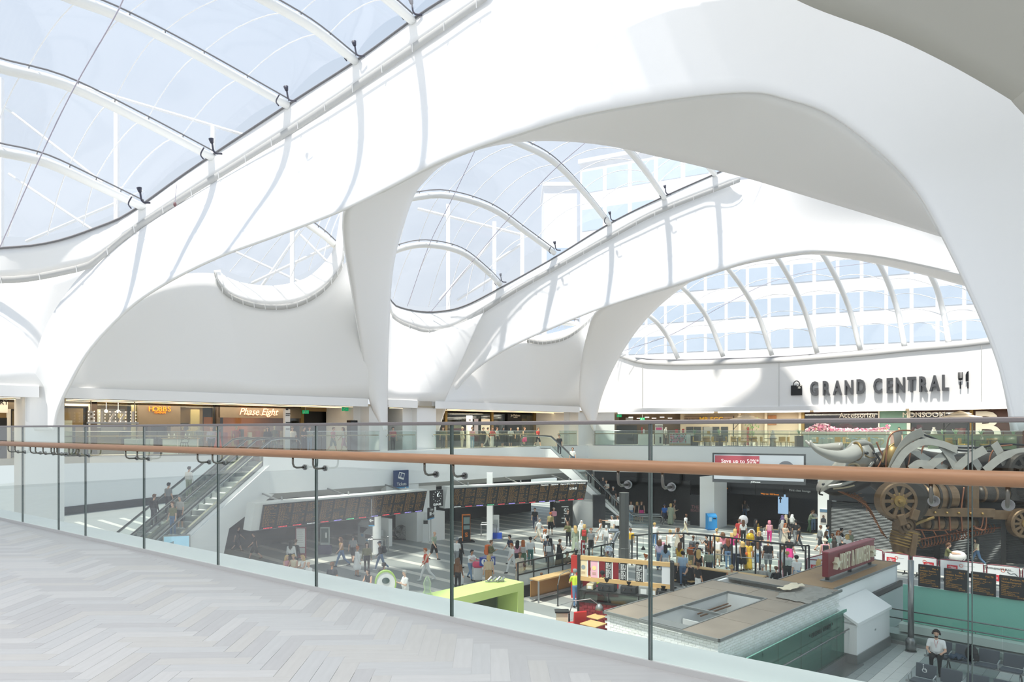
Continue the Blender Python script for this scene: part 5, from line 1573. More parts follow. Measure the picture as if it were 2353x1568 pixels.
# black pod with vertical lettering
t,M,L,Hh=slab_thing('vending_pod',1271,1316,1149,1212,gd(1212),1.6,mat('pod_black', '#1b1c1d',0.35), 'large black vending pod with vertical white lettering', 'vending pod',(.9,.1,0),foot=True)
add_text(t,M@MT((L*.78,0,Hh*.12))@MR(-math.pi/2,4, 'Y'),M_:='lettering', 'Huel',0,0,.85,M_OFFW,-.03,align='LEFT',sx=.9)
add_text(t,M, 'small_lettering', 'Huel',L*.2,Hh*.9,.25,M_OFFW,-.03);ab(t,M, 'side_door',.05,L*.5,-.02,0,.1,Hh*.8,M_BLACK)
def poster_person(t,M,x0,x1,z0,z1,m_top):
 """plain portrait on a flat poster: head, shoulders"""
 cx,w_,h_=(x0+x1)/2,x1-x0,z1-z0
 b=MB()
 b.prism([(cx+math.cos(a)*w_*.16,z0+h_*.62+math.sin(a)*h_*.13)for a in np.linspace(0,2*math.pi,15)[:-1]],.0,.006,M@Matrix(((1,0,0,0),(0,0,-1,-.03),(0,1,0,0),(0,0,0,1))));b.bd('portrait_head',mat('poster_skin', '#6b5346',0.6),t)
 b=MB()
 b.prism([(cx-w_*.38,z0+h_*.12),(cx+w_*.38,z0+h_*.12),(cx+w_*.34,z0+h_*.4),(cx+w_*.1,z0+h_*.5),(cx-w_*.1,z0+h_*.5),(cx-w_*.34,z0+h_*.4)],.0,.004,M@Matrix(((1,0,0,0),(0,0,-1,-.03),(0,1,0,0),(0,0,0,1))));b.bd('portrait_shoulders',m_top,t)
t,M,L,Hh=slab_thing('wall_poster',1325,1338,1154,1183,gd(1206)-.12,.05,mat('poster_cream', '#dcd4cc',0.6), 'pale portrait poster on the white block of the far entrance', 'poster',VA1)
ab(t,M, 'blue_heading',0,L,-.02,0,Hh*.86,Hh,mat('poster_blue', '#5f7f9c',0.6));poster_person(t,M,0,L,0,Hh*.85,mat('poster_dark', '#3e4048',0.6))
t,M,L,Hh=slab_thing('wall_poster',1884,1901,1170,1203,gd(1231)-.15,.05,mat('poster_cream'), 'pale portrait poster on the white pier beside the roller shutter', 'poster',VA1)
ab(t,M, 'blue_heading',0,L,-.02,0,Hh*.8,Hh,mat('poster_blue'));poster_person(t,M,0,L,0,Hh*.8,mat('poster_dark'))
t,M,L,Hh=slab_thing('advert_totem',1363,1391,1138,1213,gd(1213),.5,mat('advert_dark', '#23252a',0.3,var=.3,scale=3), 'tall black advertising panel beside the foot of the far escalator', 'sign',foot=True)
ab(t,M, 'glass_face',.08,L-.08,-.02,0,.2,Hh-.1,mat('advert_face', '#2d3036',0.15,var=.4,scale=5))
t,M,L,Hh=slab_thing('advert_totem',1586,1612,1137,1206,gd(1206)-.2,.3,mat('advert_dark'), 'tall dark advertising panel with faint lettering left of the blue bin', 'sign',VA1,foot=True)
add_text(t,M, 'lettering', 'THE',L*.45,Hh*.55,.4,mat('faint_red', '#8a5a5c',0.5),-.02);add_text(t,M, 'lettering', 'BEAST',L*.45,Hh*.45,.3,mat('faint_red'),-.02);ab(t,M, 'side_frame',L-.05,L+.08,-.05,.3,0,Hh,M_GREYMET)
d=gd(1219);M,L,Hh=upright(1627,1648,1182,1219,d,.7)
t=thing('collection_bin',M@VV((L/2,.35,0)), 'bright blue collection bin with sloped top beside the dark entrance', 'bin')
b=MB();b.prism([(0,0),(.7,0),(.7,Hh),(.35,Hh),(0,Hh*.85)],0,L,M@Matrix(((0,0,1,0),(1,0,0,0),(0,1,0,0),(0,0,0,1))));b.bd('bin_body',mat('azure_bin', '#2f95d8',0.4),t)
ab(t,M, 'label_panel',L*.1,L*.4,-.02,0,Hh*.55,Hh*.8,mat('pale_azure', '#a9d2ee',0.4));ab(t,M, 'slot',L*.55,L*.9,-.02,0,Hh*.7,Hh*.75,M_BLACK);ab(t,M, 'base_foot',-.04,L+.04,-.05,.75,0,.08,mat('azure_dark', '#1f6fa8',0.4))
# LED advert screen on the fascia
t,M,L,Hh=slab_thing('advert_screen',1637,1851,1041,1108,53.4,.3,mat('screen_frame', '#4d5053',0.4), 'large advert screen half red half pale on the white gallery fascia', 'screen',(.88,-.47,0))
ab(t,M, 'screen_face',.12,L-.12,-.02,0,.25,Hh-.12,mat('advert_pale', '#c6cad2',emit=.15));ab(t,M, 'red_block',.2,L*.52,-.03,-.02,Hh*.35,Hh-.2,mat('advert_red', '#b8505c',emit=.25))
add_text(t,M, 'advert_text', 'Save up to 50%*',L*.1,Hh-.75,.42,M_WHT,-.04,align='LEFT');add_text(t,M, 'advert_text', 'with CrossCountry',L*.1,Hh-1.2,.42,M_WHT,-.04,align='LEFT')
b=MB();b.prism([(L*.8+math.cos(a)*.6,Hh*.5+math.sin(a)*.62)for a in np.linspace(0,2*math.pi,19)[:-1]],0,.01,M@Matrix(((1,0,0,0),(0,0,-1,-.03),(0,1,0,0),(0,0,0,1))));b.bd('advert_head',mat('advert_hair', '#7d7f88',0.6),t)
add_text(t,M, 'maker_text', 'JCDecaux',L*.48,.06,.17,M_WHT,-.03)
b=MB();b.box(0,L,.3,1.2,Hh*.3,Hh*.6,M);b.bd('mounting',M_GREYMET,t)
d=34.0;M,L,Hh=upright(374,437,1232,1272,d,.1,(.95,.3,0))
t=thing('information_screen',M@VV((L/2,0,ZC-M.translation.z)), 'pale blue lit screen standing by the foot of the long escalators', 'screen')
ab(t,M, 'case',0,L,0,.1,-.1,Hh,M_GREYMET);ab(t,M, 'screen_face',.05,L-.05,-.02,0,0,Hh-.05,mat('screen_blue', '#9dc4d8',emit=.6,var=.25,scale=2));ab(t,M, 'post',L*.4,L*.6,.02,.08,ZC-M.translation.z,-.1,M_GREYMET)
# ================================================================ white brick kiosk with mesh roof, and everything around it
ZK=-4.05
K0,K1,K2,KL=VV((5.46,18.1,0)),VV((11.4,23.7,0)),VV((16.5,28.6,0)),VV((2.79,20.7,0))
u=(K1-K0).normalized();v=VV((-u.y,u.x,0))
def K(a,b,z=0.0):
 """kiosk frame: a along the brick wall away from its near corner, b towards the hall, z absolute"""
 p=K0+u*a+v*b
 return VV((p.x,p.y,z))
MK=Matrix(((u.x,v.x,0,K0.x),(u.y,v.y,0,K0.y),(0,0,1,0),(0,0,0,1)))
M_BRICKW=[mat('white_painted_brick_%d'%i,c,0.6,bump=.2,scale=30)for i,c in enumerate(('#f4f4f2', '#efefec', '#f7f7f6'))]
M_MESHB=mat('brown_mesh_roof', '#94877a',0.6,var=.2,scale=1.2)
M_KEDGE=mat('grey_roof_edge', '#8b8d8c',0.5,.4)
WV=3.73
kk=thing('brick_kiosk',K(3,2,ZC), 'white brick coffee kiosk with brown mesh roof panels and an open roof well', 'kiosk')
def kbox(name,a0,a1,b0,b1,z0,z1,m,parent=None,kind=None):
 b=MB();b.box(a0,a1,b0,b1,z0,z1,MK);return b.bd(name,m,parent or kk,kind=kind)
kbox('front_wall',.03,8.1,.03,.2,ZC,ZK-.02,mat('mortar_white', '#ecebe9',0.8))
kbox('end_wall',.03,.2,.2,WV,ZC,ZK-.02,mat('mortar_white'))
kbox('rear_wall',0,8.0,WV-.1,WV,ZC,ZK-.02,M_PANEL)
kbox('side_wall',8.1,14.7,.25,.4,ZC,ZK-.02,M_PANEL)
kbox('inner_wall',8.0,8.1,.4,WV,ZC,ZK-.05,M_PANEL)
kbox('inner_wall',8.1,14.7,2.0,2.1,ZC,ZK-.05,M_PANEL)
kbox('end_panel',14.6,14.75,.25,2.1,ZC,ZK-.02,M_PANEL)
# bricks, one by one where they show largest
BL_,BH=0.225,0.078
cand=[]
for r in range(16):
 z=ZK-.06-(r+.5)*BH
 for i in range(-1,38):
  a=(i+(.5 if r%2 else 0)+.5)*BL_
  if BL_*.5<=a<8.1 and r<11:
   cand.append((K(a,.024,z), 'f'))
 for i in range(-1,17):
  b_=(i+(0 if r%2 else.5)+.5)*BL_
  if BL_*.5<=b_<WV:
   cand.append((K(.024,b_,z), 'e'))
cand.sort(key=lambda c:c[0].length)
bm0=[]
for m_ in M_BRICKW:
 b=MB();b.box(-BL_/2+.006,BL_/2-.006,-.015,.015,-BH/2+.005,BH/2-.005)
 bm0.append(b.mesh('brick',m_))
inv=world_of(kk).inverted()
rz=math.atan2(u.y,u.x)
rest_=MB()
for i,(p,w_)in enumerate(cand):
 Mb=MT(p)@MR(rz+(0 if w_=='f' else math.pi/2),4, 'Z')@MT((0,random.uniform(-.004,.004),0))@MR(random.uniform(-.02,.02),4, 'Y')
 if i<298:
  o=obj_from('brick',bm0[i%3],kk);o.matrix_basis=inv@Mb
 else:
  rest_.box(-BL_/2+.006,BL_/2-.006,-.015,.015,-BH/2+.005,BH/2-.005,Mb,i%3)
rest_.bd('bricks_beyond',M_BRICKW,kk,kind='stuff')
# roof panels
def roof_panel(a0,a1,b0,b1,m=M_MESHB,name='roof_panel',dz=0.0):
 return kbox(name,a0,a1,b0,b1,ZK-.03+dz,ZK+dz,m)
for a0,a1 in((-.06,1.9),(1.92,3.6),(3.62,5.0)):
 roof_panel(a0,a1,-.06,1.1)
roof_panel(5.02,8.0,-.06,.5);roof_panel(5.02,6.2,.52,1.9)
for a0,a1 in((-.06,1.3),(1.32,3.2),(3.22,5.0)):
 roof_panel(a0,a1,2.55,WV+.05)
roof_panel(5.02,6.2,1.92,WV+.05);roof_panel(7.1,8.05,.52,WV+.05);roof_panel(6.22,7.08,.52,1.1)
for a0,a1 in((8.07,10.2),(10.22,12.4),(12.42,14.75)):
 roof_panel(a0,a1,.2,2.15,mat('timber_roof', '#a3835f',0.6,var=.2,scale=1.5))
for a0,a1,b0,b1 in((-.1,8.08,-.1,-.05),(-.1,-.05,-.1,WV+.1),(-.1,8.08,WV+.05,WV+.1),(8.07,14.8,.15,.2),(8.1,14.8,2.15,2.2),(14.75,14.8,.2,2.2),(0,5.0,1.1,1.15),(0,5.0,2.5,2.55),(5.0,5.03,1.1,2.55),(0.0,.45,1.15,2.5),(6.2,7.1,1.1,1.14),(2.2,2.28,1.15,2.5),(6.19,6.23,.5,WV),(7.07,7.11,.5,WV)):
 kbox('edge_trim',a0,a1,b0,b1,ZK-.06,ZK+.02,M_KEDGE)
# inside of the open well
kbox('well_wall',.5,5.0,1.02,1.1,ZC,ZK-.06,M_OFFW);kbox('well_wall',5.0,5.1,1.1,2.55,ZC,ZK-.06,M_OFFW);kbox('well_wall',.5,5.0,2.55,2.62,ZC,ZK-.06,M_OFFW)
kbox('well_partition',2.22,2.27,1.1,2.5,ZC,ZK-.4,M_OFFW);kbox('well_floor',.4,5.0,1.1,2.5,ZC+.005,ZC+.02,M_GREYMET)
kbox('inner_frame',4.85,4.95,1.3,2.0,-5.6,-4.5,M_CAP);kbox('duct',.6,2.0,2.3,2.5,-4.9,-4.7,M_CAP);kbox('pipe',3.0,4.9,2.42,2.46,-4.45,-4.41,mat('copper_pipe', '#8d6e58',0.4,.6));kbox('pipe',3.0,4.9,2.32,2.36,-4.5,-4.46,mat('copper_pipe'));kbox('cabinet_top',.6,2.0,1.2,1.8,-5.8,-5.6,M_CAP)
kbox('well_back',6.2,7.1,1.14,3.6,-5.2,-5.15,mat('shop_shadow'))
for i,(a,b_,c,lb)in enumerate(((6.65,3.0, '#b98a4e', 'open brown carton lying in the roof well of the kiosk'),(6.65,2.4, '#e9e6e0', 'crumpled white sack in the roof well of the kiosk'),(6.65,1.7, '#c9a63f', 'yellow cloth bundle in the roof well of the kiosk'))):
 b=MB();b.box(-.24,.24,-.26,.26,-5.15,-4.65,MK@MT((a,b_,0))@MR(.15*(i-1),4, 'Z'))
 if i==0:
  b.box(-.24,.0,.26,.5,-4.66,-4.64,MK@MT((a,b_,0)))
 b.bd(('carton', 'sack', 'cloth_bundle')[i],mat('parcel_%d'%i,c,0.8,bump=.3 if i else 0),label=lb,cat=('box', 'sack', 'bundle')[i],bevel=.03)
# rumpled grey sheet on the roof
b=MB();rr=random.Random(4);gx,gy=12,9
rows=[]
for i in range(gx+1):
 rows.append([K(5.3+2.3*i/gx+rr.uniform(-.06,.06),-.1+1.25*j/gy*(1-.4*abs(i/gx-.4))+rr.uniform(-.06,.06),ZK+.03+rr.random()*.09*(0 if i in(0,gx)or j in(0,gy)else 1))for j in range(gy+1)])
b.grid(rows,flip=True);b.bd('ground_sheet',mat('grey_sheet', '#98958f',0.8,var=.1),smooth=False,thick=.012,label='rumpled grey sheet lying on the kiosk roof edge',cat='sheet')
b=MB();rows=[]
for i in range(9):
 rows.append([K(5.9+1.2*i/8+rr.uniform(-.04,.04),.75+.45*j/4+rr.uniform(-.03,.03),ZK+.16+rr.random()*.07)for j in range(5)])
b.grid(rows,flip=True);b.bd('paper_sheet',mat('cream_paper', '#e3d6bf',0.8),thick=.012,label='folded cream paper lying on the rumpled grey sheet',cat='paper')
# red roof sign with raised cream letters
p0,p1=K(9.0,.75),K(13.6,.75)
M=frame2(p0,p1,ZK)
rs=thing('roof_sign',K(11.3,.75,ZK), 'long dark red sign with raised cream lettering and stars standing on the kiosk roof', 'sign')
Ls=(p1-p0).length
b=MB();b.box(0,Ls,0,.22,.16,1.05,M);b.bd('board',mat('dark_red_board', '#7c2230',0.4,var=.1),rs,bevel=.01)
b=MB();b.box(0,Ls,-.03,.25,1.04,1.08,M);b.bd('top_edge',mat('rose_edge', '#a34a58',0.4),rs)
for x in(.2,Ls/2,Ls-.2):
 b=MB();b.box(x-.05,x+.05,.05,.17,.02,.2,M);b.bd('foot',M_BLACK,rs)
b=MB();b.box(0,Ls,-.12,.3,0,.03,M);b.bd('base_strip',M_KEDGE,rs)
M_CREAM=mat('cream_letters', '#e9e3c8',0.5)
word='PRET A MANGER'
xx=1.02
for ch in word:
 if ch==' ':
  xx+=.13;continue
 b=MB();text(b,ch,M@MT((xx,-.07,.32)),0.86,.07,.004,.30);b.bd('letter',M_CREAM,rs)
 xx+=.25
for x in(.58,Ls-.42):
 pts=[]
 for k_ in range(10):
  a=math.pi/2+k_*math.pi/5;r_=.24 if k_%2==0 else.1
  pts.append((x+r_*math.cos(a),.6+r_*math.sin(a)))
 b=MB();b.prism(pts,0.0,.16,M@Matrix(((1,0,0,0),(0,0,-1,.0),(0,1,0,0),(0,0,0,1))));b.bd('star',M_CREAM,rs)
# teal glass screen in front of the brick wall
M_TEAL=glass('teal_glass', '#7fc4b4',0.08,white=.12)
T0,T1_=VV((5.87,17.95,0)),VV((11.55,23.55,0))
tu=(T1_-T0).normalized()
TM=Matrix(((tu.x,-tu.y,0,T0.x),(tu.y,tu.x,0,T0.y),(0,0,1,0),(0,0,0,1)))
ts=thing('glass_screen',T0+tu*4+VV((0,0,ZC)), 'teal tinted glass screen with black lettering along the brick kiosk', 'screen')
TL=(T1_-T0).length
xs=[-2.0,-.5,1.0,2.6,4.2,5.8,7.1,TL]
M_TEALB=mat('teal_panel', '#86c6b4',0.5)
M_TEALSUN=mat('pale_teal_panel', '#b9e0d0',0.5)  # paler copy of the teal, sunlight painted into the last panel
for i,(a,b_)in enumerate(zip(xs,xs[1:])):
 b=MB();b.box(a+.006,b_-.006,0,.02,ZC+.28,-4.69,TM);b.bd('glass_pane',M_TEAL,ts)
 b=MB();b.box(a+.006,b_-.006,.06,.1,ZC+.28,-4.72,TM);b.bd('backing_panel',M_TEALB if i<6 else M_TEALSUN,ts)
b=MB();b.box(-2,TL,-.06,.14,ZC,ZC+.28,TM);b.bd('steel_base',M_GREYMET,ts)
b=MB();b.box(-2,TL,-.55,-.06,ZC,ZC+.05,TM);b.bd('steel_gutter',M_GREYMET,ts)
tx=lambda px:(hit(px,T0,tu)-T0).dot(tu)
b=MB();text(b, '* ORGANIC COFFEE *',TM@MT((tx(1887),-.01,zat(1467,21.4))),.2,.006,.004,.8,space=1.25);b.bd('lettering',M_BLACK,ts)
b=MB();q=VV((tx(1752),-.012,zat(1518,18.6)))
for s_ in((-.03,.09),(.0,-.1),(.05,.02)):
 b.add([TM@(q+VV((s_[0],0,s_[1]))),TM@(q+VV((-.012,0,-.01))),TM@(q+VV((.012,0,.015)))],[(0,1,2)])
b.bd('bird_sticker',M_BLACK,ts,thick=.003)
zr=-5.3
b=MB();b.tube([TM@VV((0,-.16,zr)),TM@VV((TL-.1,-.16,zr)),TM@VV((TL-.06,-.1,zr))],.022,8);b.bd('handrail',M_STEEL,ts,smooth=True)
for x in(1.0,2.6,4.2,5.0,5.8,6.6,7.4):
 b=MB();b.tube([TM@VV((x,-.16,zr)),TM@VV((x,-.14,zr-.08)),TM@VV((x,0,zr-.08))],.01,6);b.bd('rail_bracket',M_STEEL,ts)
# white service cabinet with sloping lid
c0,c1=VV((11.65,23.07,0)),VV((13.97,25.26,0))
M=frame2(c0,c1,ZC);Lc=(c1-c0).length
wc=thing('service_cabinet',(c0+c1)/2+VV((0,0,ZC)), 'white service cabinet with sloping lid and steel plinth beside the teal glass screen', 'cabinet')
b=MB();b.box(0,Lc,0,.75,.35,1.42,M);b.bd('body',mat('white_cabinet', '#f3f3f2',0.45),wc)
b=MB();b.prism([(-.06,1.36),(.85,1.86),(.85,1.95),(-.06,1.46)],-.06,Lc+.06,M@Matrix(((0,0,1,0),(1,0,0,0),(0,1,0,0),(0,0,0,1))));b.prism([(0,1.36),(.75,1.36),(.75,1.82)],0,Lc,M@Matrix(((0,0,1,0),(1,0,0,0),(0,1,0,0),(0,0,0,1))));b.bd('sloping_lid',mat('white_cabinet'),wc)
b=MB();b.box(-.03,Lc+.03,-.03,.78,0,.36,M);b.bd('steel_plinth',M_GREYMET,wc)
b=MB();b.box(Lc*.52,Lc*.56,-.01,0,.86,.92,M);b.bd('lock_plate',M_CAP,wc)
# grey glass wall beyond the cabinet
b=MB();b.prism([K(9.0,.04),K(15.6,.04),K(15.6,.1),K(9.0,.1)],ZC,-5.0);b.bd('wall_glass',mat('grey_green_panel', '#a9b7b5',0.3),kind='structure',label='grey green panel wall between the kiosk and the waiting area')
b=MB();b.prism([K(9.0,.12),K(15.0,.12),K(15.0,.22),K(9.0,.22)],ZC,-4.8);b.bd('wall_gap',M_BLACK,kind='structure',label='dark ventilation gap above the grey green panel')
# steel post
g=VV((14.37,24.6,ZC))
t=thing('steel_post',g, 'tall brushed steel post with a wide collar beside the waiting area', 'post')
b=MB();b.lathe([(.1,0),(.1,3.28),(.0,3.3)],20,MT(g));b.bd('shaft',M_STEEL,t,smooth=True)
b=MB();b.lathe([(.17,0),(.17,.42),(.1,.52)],20,MT(g));b.bd('collar',M_STEEL,t,smooth=True)
b=MB();b.lathe([(.19,0),(.19,.03),(.0,.03)],20,MT(g));b.bd('base_plate',M_STEEL,t)
# teal rear wall, glass rail and small displays behind the benches
A_=VV((13.97,25.9,0));ad=VV((0.7236,-0.6902,0))
WM=Matrix(((ad.x,-ad.y,0,A_.x),(ad.y,ad.x,0,A_.y),(0,0,1,0),(0,0,0,1)))
WM=Matrix(((ad.x,0.6902,0,A_.x),(ad.y,0.7236,0,A_.y),(0,0,1,0),(0,0,0,1)))
tw=thing('teal_wall',A_+ad*3+VV((0,0,ZC)), 'teal glass clad wall with white sloping sill behind the waiting benches', 'wall panel')
for i in range(4):
 b=MB();b.box(.55+i*2.1,.55+(i+1)*2.1-.015,.9,1.0,-5.85,-4.45,WM);b.bd('teal_panel',M_TEALB,tw)
b=MB();b.box(.5,9,.5,1.1,-6.15,-5.87,WM);b.bd('white_sill',M_OFFW,tw)
b=MB();b.box(-.2,9,.2,1.1,ZC,-6.2,WM);b.bd('plinth',M_CAP,tw)
for i in range(4):
 b=MB();b.box(.3+i*1.5,.3+(i+1)*1.5,.5,.5+.01,-6.2,-5.9,WM)
gr=thing('glass_balustrade',A_+ad*3+VV((0,0,ZC)), 'low glass balustrade with two steel rails behind the waiting benches', 'balustrade')
for i in range(0,5):
 b=MB();b.box(i*1.9+.01,(i+1)*1.9-.01,0,.016,ZC+.12,ZC+1.25,WM);b.bd('glass_pane',M_PANE,gr)
for z,y_,nm in((ZC+1.27,0.0, 'top_rail'),(ZC+.98,-.12, 'handrail')):
 b=MB();b.tube([WM@VV((-.05,y_,z)),WM@VV((9.4,y_,z))],.024,8);b.bd(nm,M_STEEL,gr,smooth=True)
for i in range(0,5):
 for dx in(.75,1.15):
  b=MB();b.tube([WM@VV((i*1.9+dx,-.12,ZC+.97)),WM@VV((i*1.9+dx,-.1,ZC+.9)),WM@VV((i*1.9+dx,0,ZC+.9))],.012,6);b.bd('rail_bracket',M_STEEL,gr)
b=MB();b.box(-.05,9.4,-.06,.08,ZC,ZC+.12,WM);b.bd('steel_base',M_GREYMET,gr)
for i,(a,b_,yt,yb,plat,dest)in enumerate(((2110,2160,1297,1347, 'Plat 4', 'London Euston'),(2169,2222,1306,1356, 'Plat 4', 'London Euston'),(2231,2288,1314,1365, 'Plat 7B', 'Shrewsbury'),(2296,2360,1322,1374, 'Platform 7B', 'Wolverhampton'))):
 q=hit(a,A_+VV((0.6902,0.7236,0))*.8,ad)
 M,L,Hh=upright(a,b_,yt,yb,q.y,.1,ad)
 t=thing('departure_display',M@VV((L/2,.05,0)), 'small black platform display on the teal wall, %s along from the steel post'%ordw(i), 'display', 'small platform displays on the teal wall')
 b=MB();b.box(0,L,0,.1,0,Hh,M);b.bd('case',M_BLACK,t)
 sc=ab(t,M, 'screen',.03,L-.03,-.01,0,.03,Hh-.03,M_BOARD)
 add_text(sc,M, 'platform_text', '12:21',L*.08,Hh-.14,.085,M_AMB,-.02,align='LEFT');add_text(sc,M, 'platform_text',plat,L*.92,Hh-.14,.085,M_AMB,-.02,align='RIGHT')
 add_text(sc,M, 'platform_text',dest,L*.08,Hh-.24,.085,M_AMB,-.02,align='LEFT')
 bb=MB()
 for k_,s_ in enumerate(('Calling at:      Page 1 of 2', 'Birmingham Intl', 'Coventry', 'Rugby', 'Milton Keynes Central', 'Watford Junction', 'London Euston (12:33)')):
  text(bb,s_,M@MT((L*.08,-.02,Hh-.32-k_*.06)),.055,.004,0,1, 'LEFT')
 text(bb, '12:14:38',M@MT((L*.92,-.02,.06)),.06,.004,0,1, 'RIGHT')
 bb.bd('small_text',M_AMB,sc,kind='stuff')
 b=MB();b.box(L*.3,L*.7,.1,.25,0,.12,M);b.bd('mount',M_OFFW,t)
# waiting benches: rows of grey seats on a beam
M_SEAT=mat('grey_vinyl_seat', '#565c63',0.5,bump=.1,scale=20)
bk=VV((0.6902,0.7236,0))
def bench(px0,dfirst,n,label,sign=False):
 o=VV(((px0-CX)/F*dfirst,dfirst,ZC))
 t=thing('waiting_bench',o,label, 'bench', 'rows of grey waiting seats')
 M=Matrix(((ad.x,bk.x,0,o.x),(ad.y,bk.y,0,o.y),(0,0,1,o.z),(0,0,0,1)))
 p=.66
 b=MB();b.bar(M@VV((-.1,.2,.36)),M@VV((n*p,.2,.36)),.08,.06);b.bd('beam',M_GREYMET,t)
 for i in range(n):
  x=i*p
  b=MB();b.box(x+.04,x+p-.06,-.02,.46,.40,.46,M@MR(-.06,4, 'X'));b.bd('seat',M_SEAT,t,bevel=.015)
  b=MB();b.box(x+.04,x+p-.06,.47,.52,.5,.92,M@MT((0,.02,0))@MR(-.18,4, 'X')@MT((0,.13,0)));bo=b.bd('backrest',M_SEAT,t,bevel=.02)
  if sign and i==0:
   b=MB();cc=M@VV((x+.32,.5,.72));
   b.tube([M@VV((x+.33+.06*math.cos(a),.50,.68+.06*math.sin(a)))for a in np.linspace(0,2*math.pi,13)[:-1]],.008,4,closed=True);b.tube([M@VV((x+.30,.5,.80)),M@VV((x+.30,.5,.71)),M@VV((x+.36,.5,.71)),M@VV((x+.39,.5,.63))],.01,4);b.ball(M@VV((x+.30,.5,.84)),.018,6)
   b.bd('wheelchair_symbol',M_OFFW,bo)
  for xx in((x,)if i<n-1 else(x,x+p)):
   b=MB();b.tube([M@VV((xx,.02,.6)),M@VV((xx,.38,.62)),M@VV((xx,.42,.4)),M@VV((xx,.1,.4)),M@VV((xx,.02,.6))],.02,6);b.bd('armrest',M_CAP,t)
 for x in(.25,n*p-.4)if n<4 else(.6,n*p*.55,n*p-.4):
  b=MB();b.tube([M@VV((x,.2,.36)),M@VV((x,-.05,.02))],.025,6);b.tube([M@VV((x,.2,.36)),M@VV((x,.5,.02))],.025,6);b.bd('leg',M_STEEL,t)
 return t,M
br1,MB1=bench(2128,22.9,7, 'row of grey waiting seats on which the man with headphones sits')
br2,MB2=bench(2086,20.6,6, 'nearer row of grey waiting seats, first seat with a wheelchair symbol',True)
# ================================================================ food stalls in the middle of the concourse
M_TIMB=mat('light_timber', '#d9b27a',0.5,var=.12,scale=3,stretch=(1,1,12))
M_FRAME=mat('dark_steel_frame', '#3b3d3e',0.4,.5)
M_REDW=mat('red_stall_wall', '#a92a33',0.5,var=.08)
# menu frame: two timber beams with hanging boards above the counter
d0=24.8
q0=VV(((1331-CX)/F*d0,d0,0));q1=hit(1548,q0,VV((0.66,-0.30,0)))
M=frame2(q0,q1,ZC);L=(q1-q0).length
mf=thing('menu_rack',q0+VV((0,0,ZC)), 'timber and steel frame with hanging menu boards over the coffee counter', 'menu frame')
def zrow(py,t_):return zat(py,(q0.lerp(q1,t_)).y)-ZC
za,zb_=zrow(1278,0),zrow(1326,0)
for x,zz,w_ in((0,za+.05,.12),(L*.985,za+.05,.12)):
 ab(mf,M, 'post',x-w_/2,x+w_/2,-.06,.06,0 if x==0 else.9,zz,M_FRAME)
ab(mf,M, 'timber_beam',0,L,-.05,.07,za-.12,za+.02,M_TIMB);ab(mf,M, 'timber_beam',0,L,-.05,.07,zb_-.12,zb_+.02,M_TIMB)
fxm=lambda px:(hit(px,q0,(q1-q0).normalized())-q0).length
for px0,px1,c,nm in((1333,1349, '#f3dfb8', 'cream_menu'),(1358,1374, '#f2bccb', 'pink_menu'),(1391,1406, '#2c2d2e', 'black_menu'),(1425,1441, '#2c2d2e', 'black_menu'),(1461,1478, '#2c2d2e', 'black_menu'),(1521,1541, '#e6e7ea', 'blank_menu')):
 x0,x1=fxm(px0),fxm(px1)
 bo=ab(mf,M,nm,x0,x1,-.03,.01,zb_+.03,za-.13,mat(nm,c,0.5))
 ab(mf,M, 'board_edge',x1,x1+.04,-.03,.01,zb_+.03,za-.13,M_OFFW)
 Hm=za-.13-zb_-.03
 if nm=='black_menu':
  bb=MB();rr=random.Random(px0)
  for k_ in range(16):
   z=za-.2-k_*Hm*.055
   if k_ in(6,):
    continue
   x=x0+.03
   while x<x0+(x1-x0)*rr.uniform(.45,.7):
    wd=rr.uniform(.02,.06);bb.box(x,x+wd,-.036,-.03,z,z+(.02 if k_ not in(0,7)else.035),M);x+=wd+.015
   bb.box(x1-.06,x1-.03,-.036,-.03,z,z+.015,M)
  bb.bd('chalk_text',M_OFFW,bo,kind='stuff')
 elif nm!='blank_menu':
  bb=MB();cx=(x0+x1)/2
  bb.prism([(cx+.08*math.cos(a),zb_+Hm*.62+.08*math.sin(a))for a in np.linspace(0,2*math.pi,13)[:-1]],0,.006,M@Matrix(((1,0,0,0),(0,0,-1,-.03),(0,1,0,0),(0,0,0,1))));bb.bd('cup_print',mat('print_'+nm, '#9aa4a6' if nm[0]=='c' else '#f6e3a0',0.5),bo)
  for k_ in range(3):
   ab(mf,M, 'print_line',x0+.06,x1-.06,-.036,-.03,zb_+Hm*(.22+.06*k_),zb_+Hm*(.22+.06*k_)+.012,mat('print_brown', '#c9a98a',0.6))
# counter with glass front on a red tiled base
cq0=VV(((1331-CX)/F*24.5,24.5,0));cM=frame2(cq0,cq0+(q1-q0),ZC)
ct=thing('coffee_counter',cq0+VV((0,0,ZC)), 'coffee counter with glazed front on a dark red tiled base', 'counter')
zc_t,zc_b=zat(1358,24.5)-ZC,zat(1383,24.5)-ZC
ab(ct,cM, 'base_core',0,L*.95,0.03,.7,0,zc_b,mat('red_grout', '#8d4a48',0.8))
tw_,th=.2,.11
tb=MB();tb.box(-tw_/2+.006,tw_/2-.006,-.02,.02,-th/2+.006,th/2-.006)
tme=tb.mesh('tile',[mat('red_glazed_tile', '#8f3a40',0.3,var=.1)])
inv=world_of(ct).inverted()
for r in range(int(zc_b/th)):
 for i in range(int(L*.7/tw_)):
  o=obj_from('tile',tme,ct)
  o.matrix_basis=inv@cM@MT((tw_*(i+.5+(.5 if r%2 else 0)),.015,zc_b-th*(r+.5)))
ab(ct,cM, 'ledge',-.03,L*.95,-.04,.7,zc_b,zc_b+.05,M_FRAME)
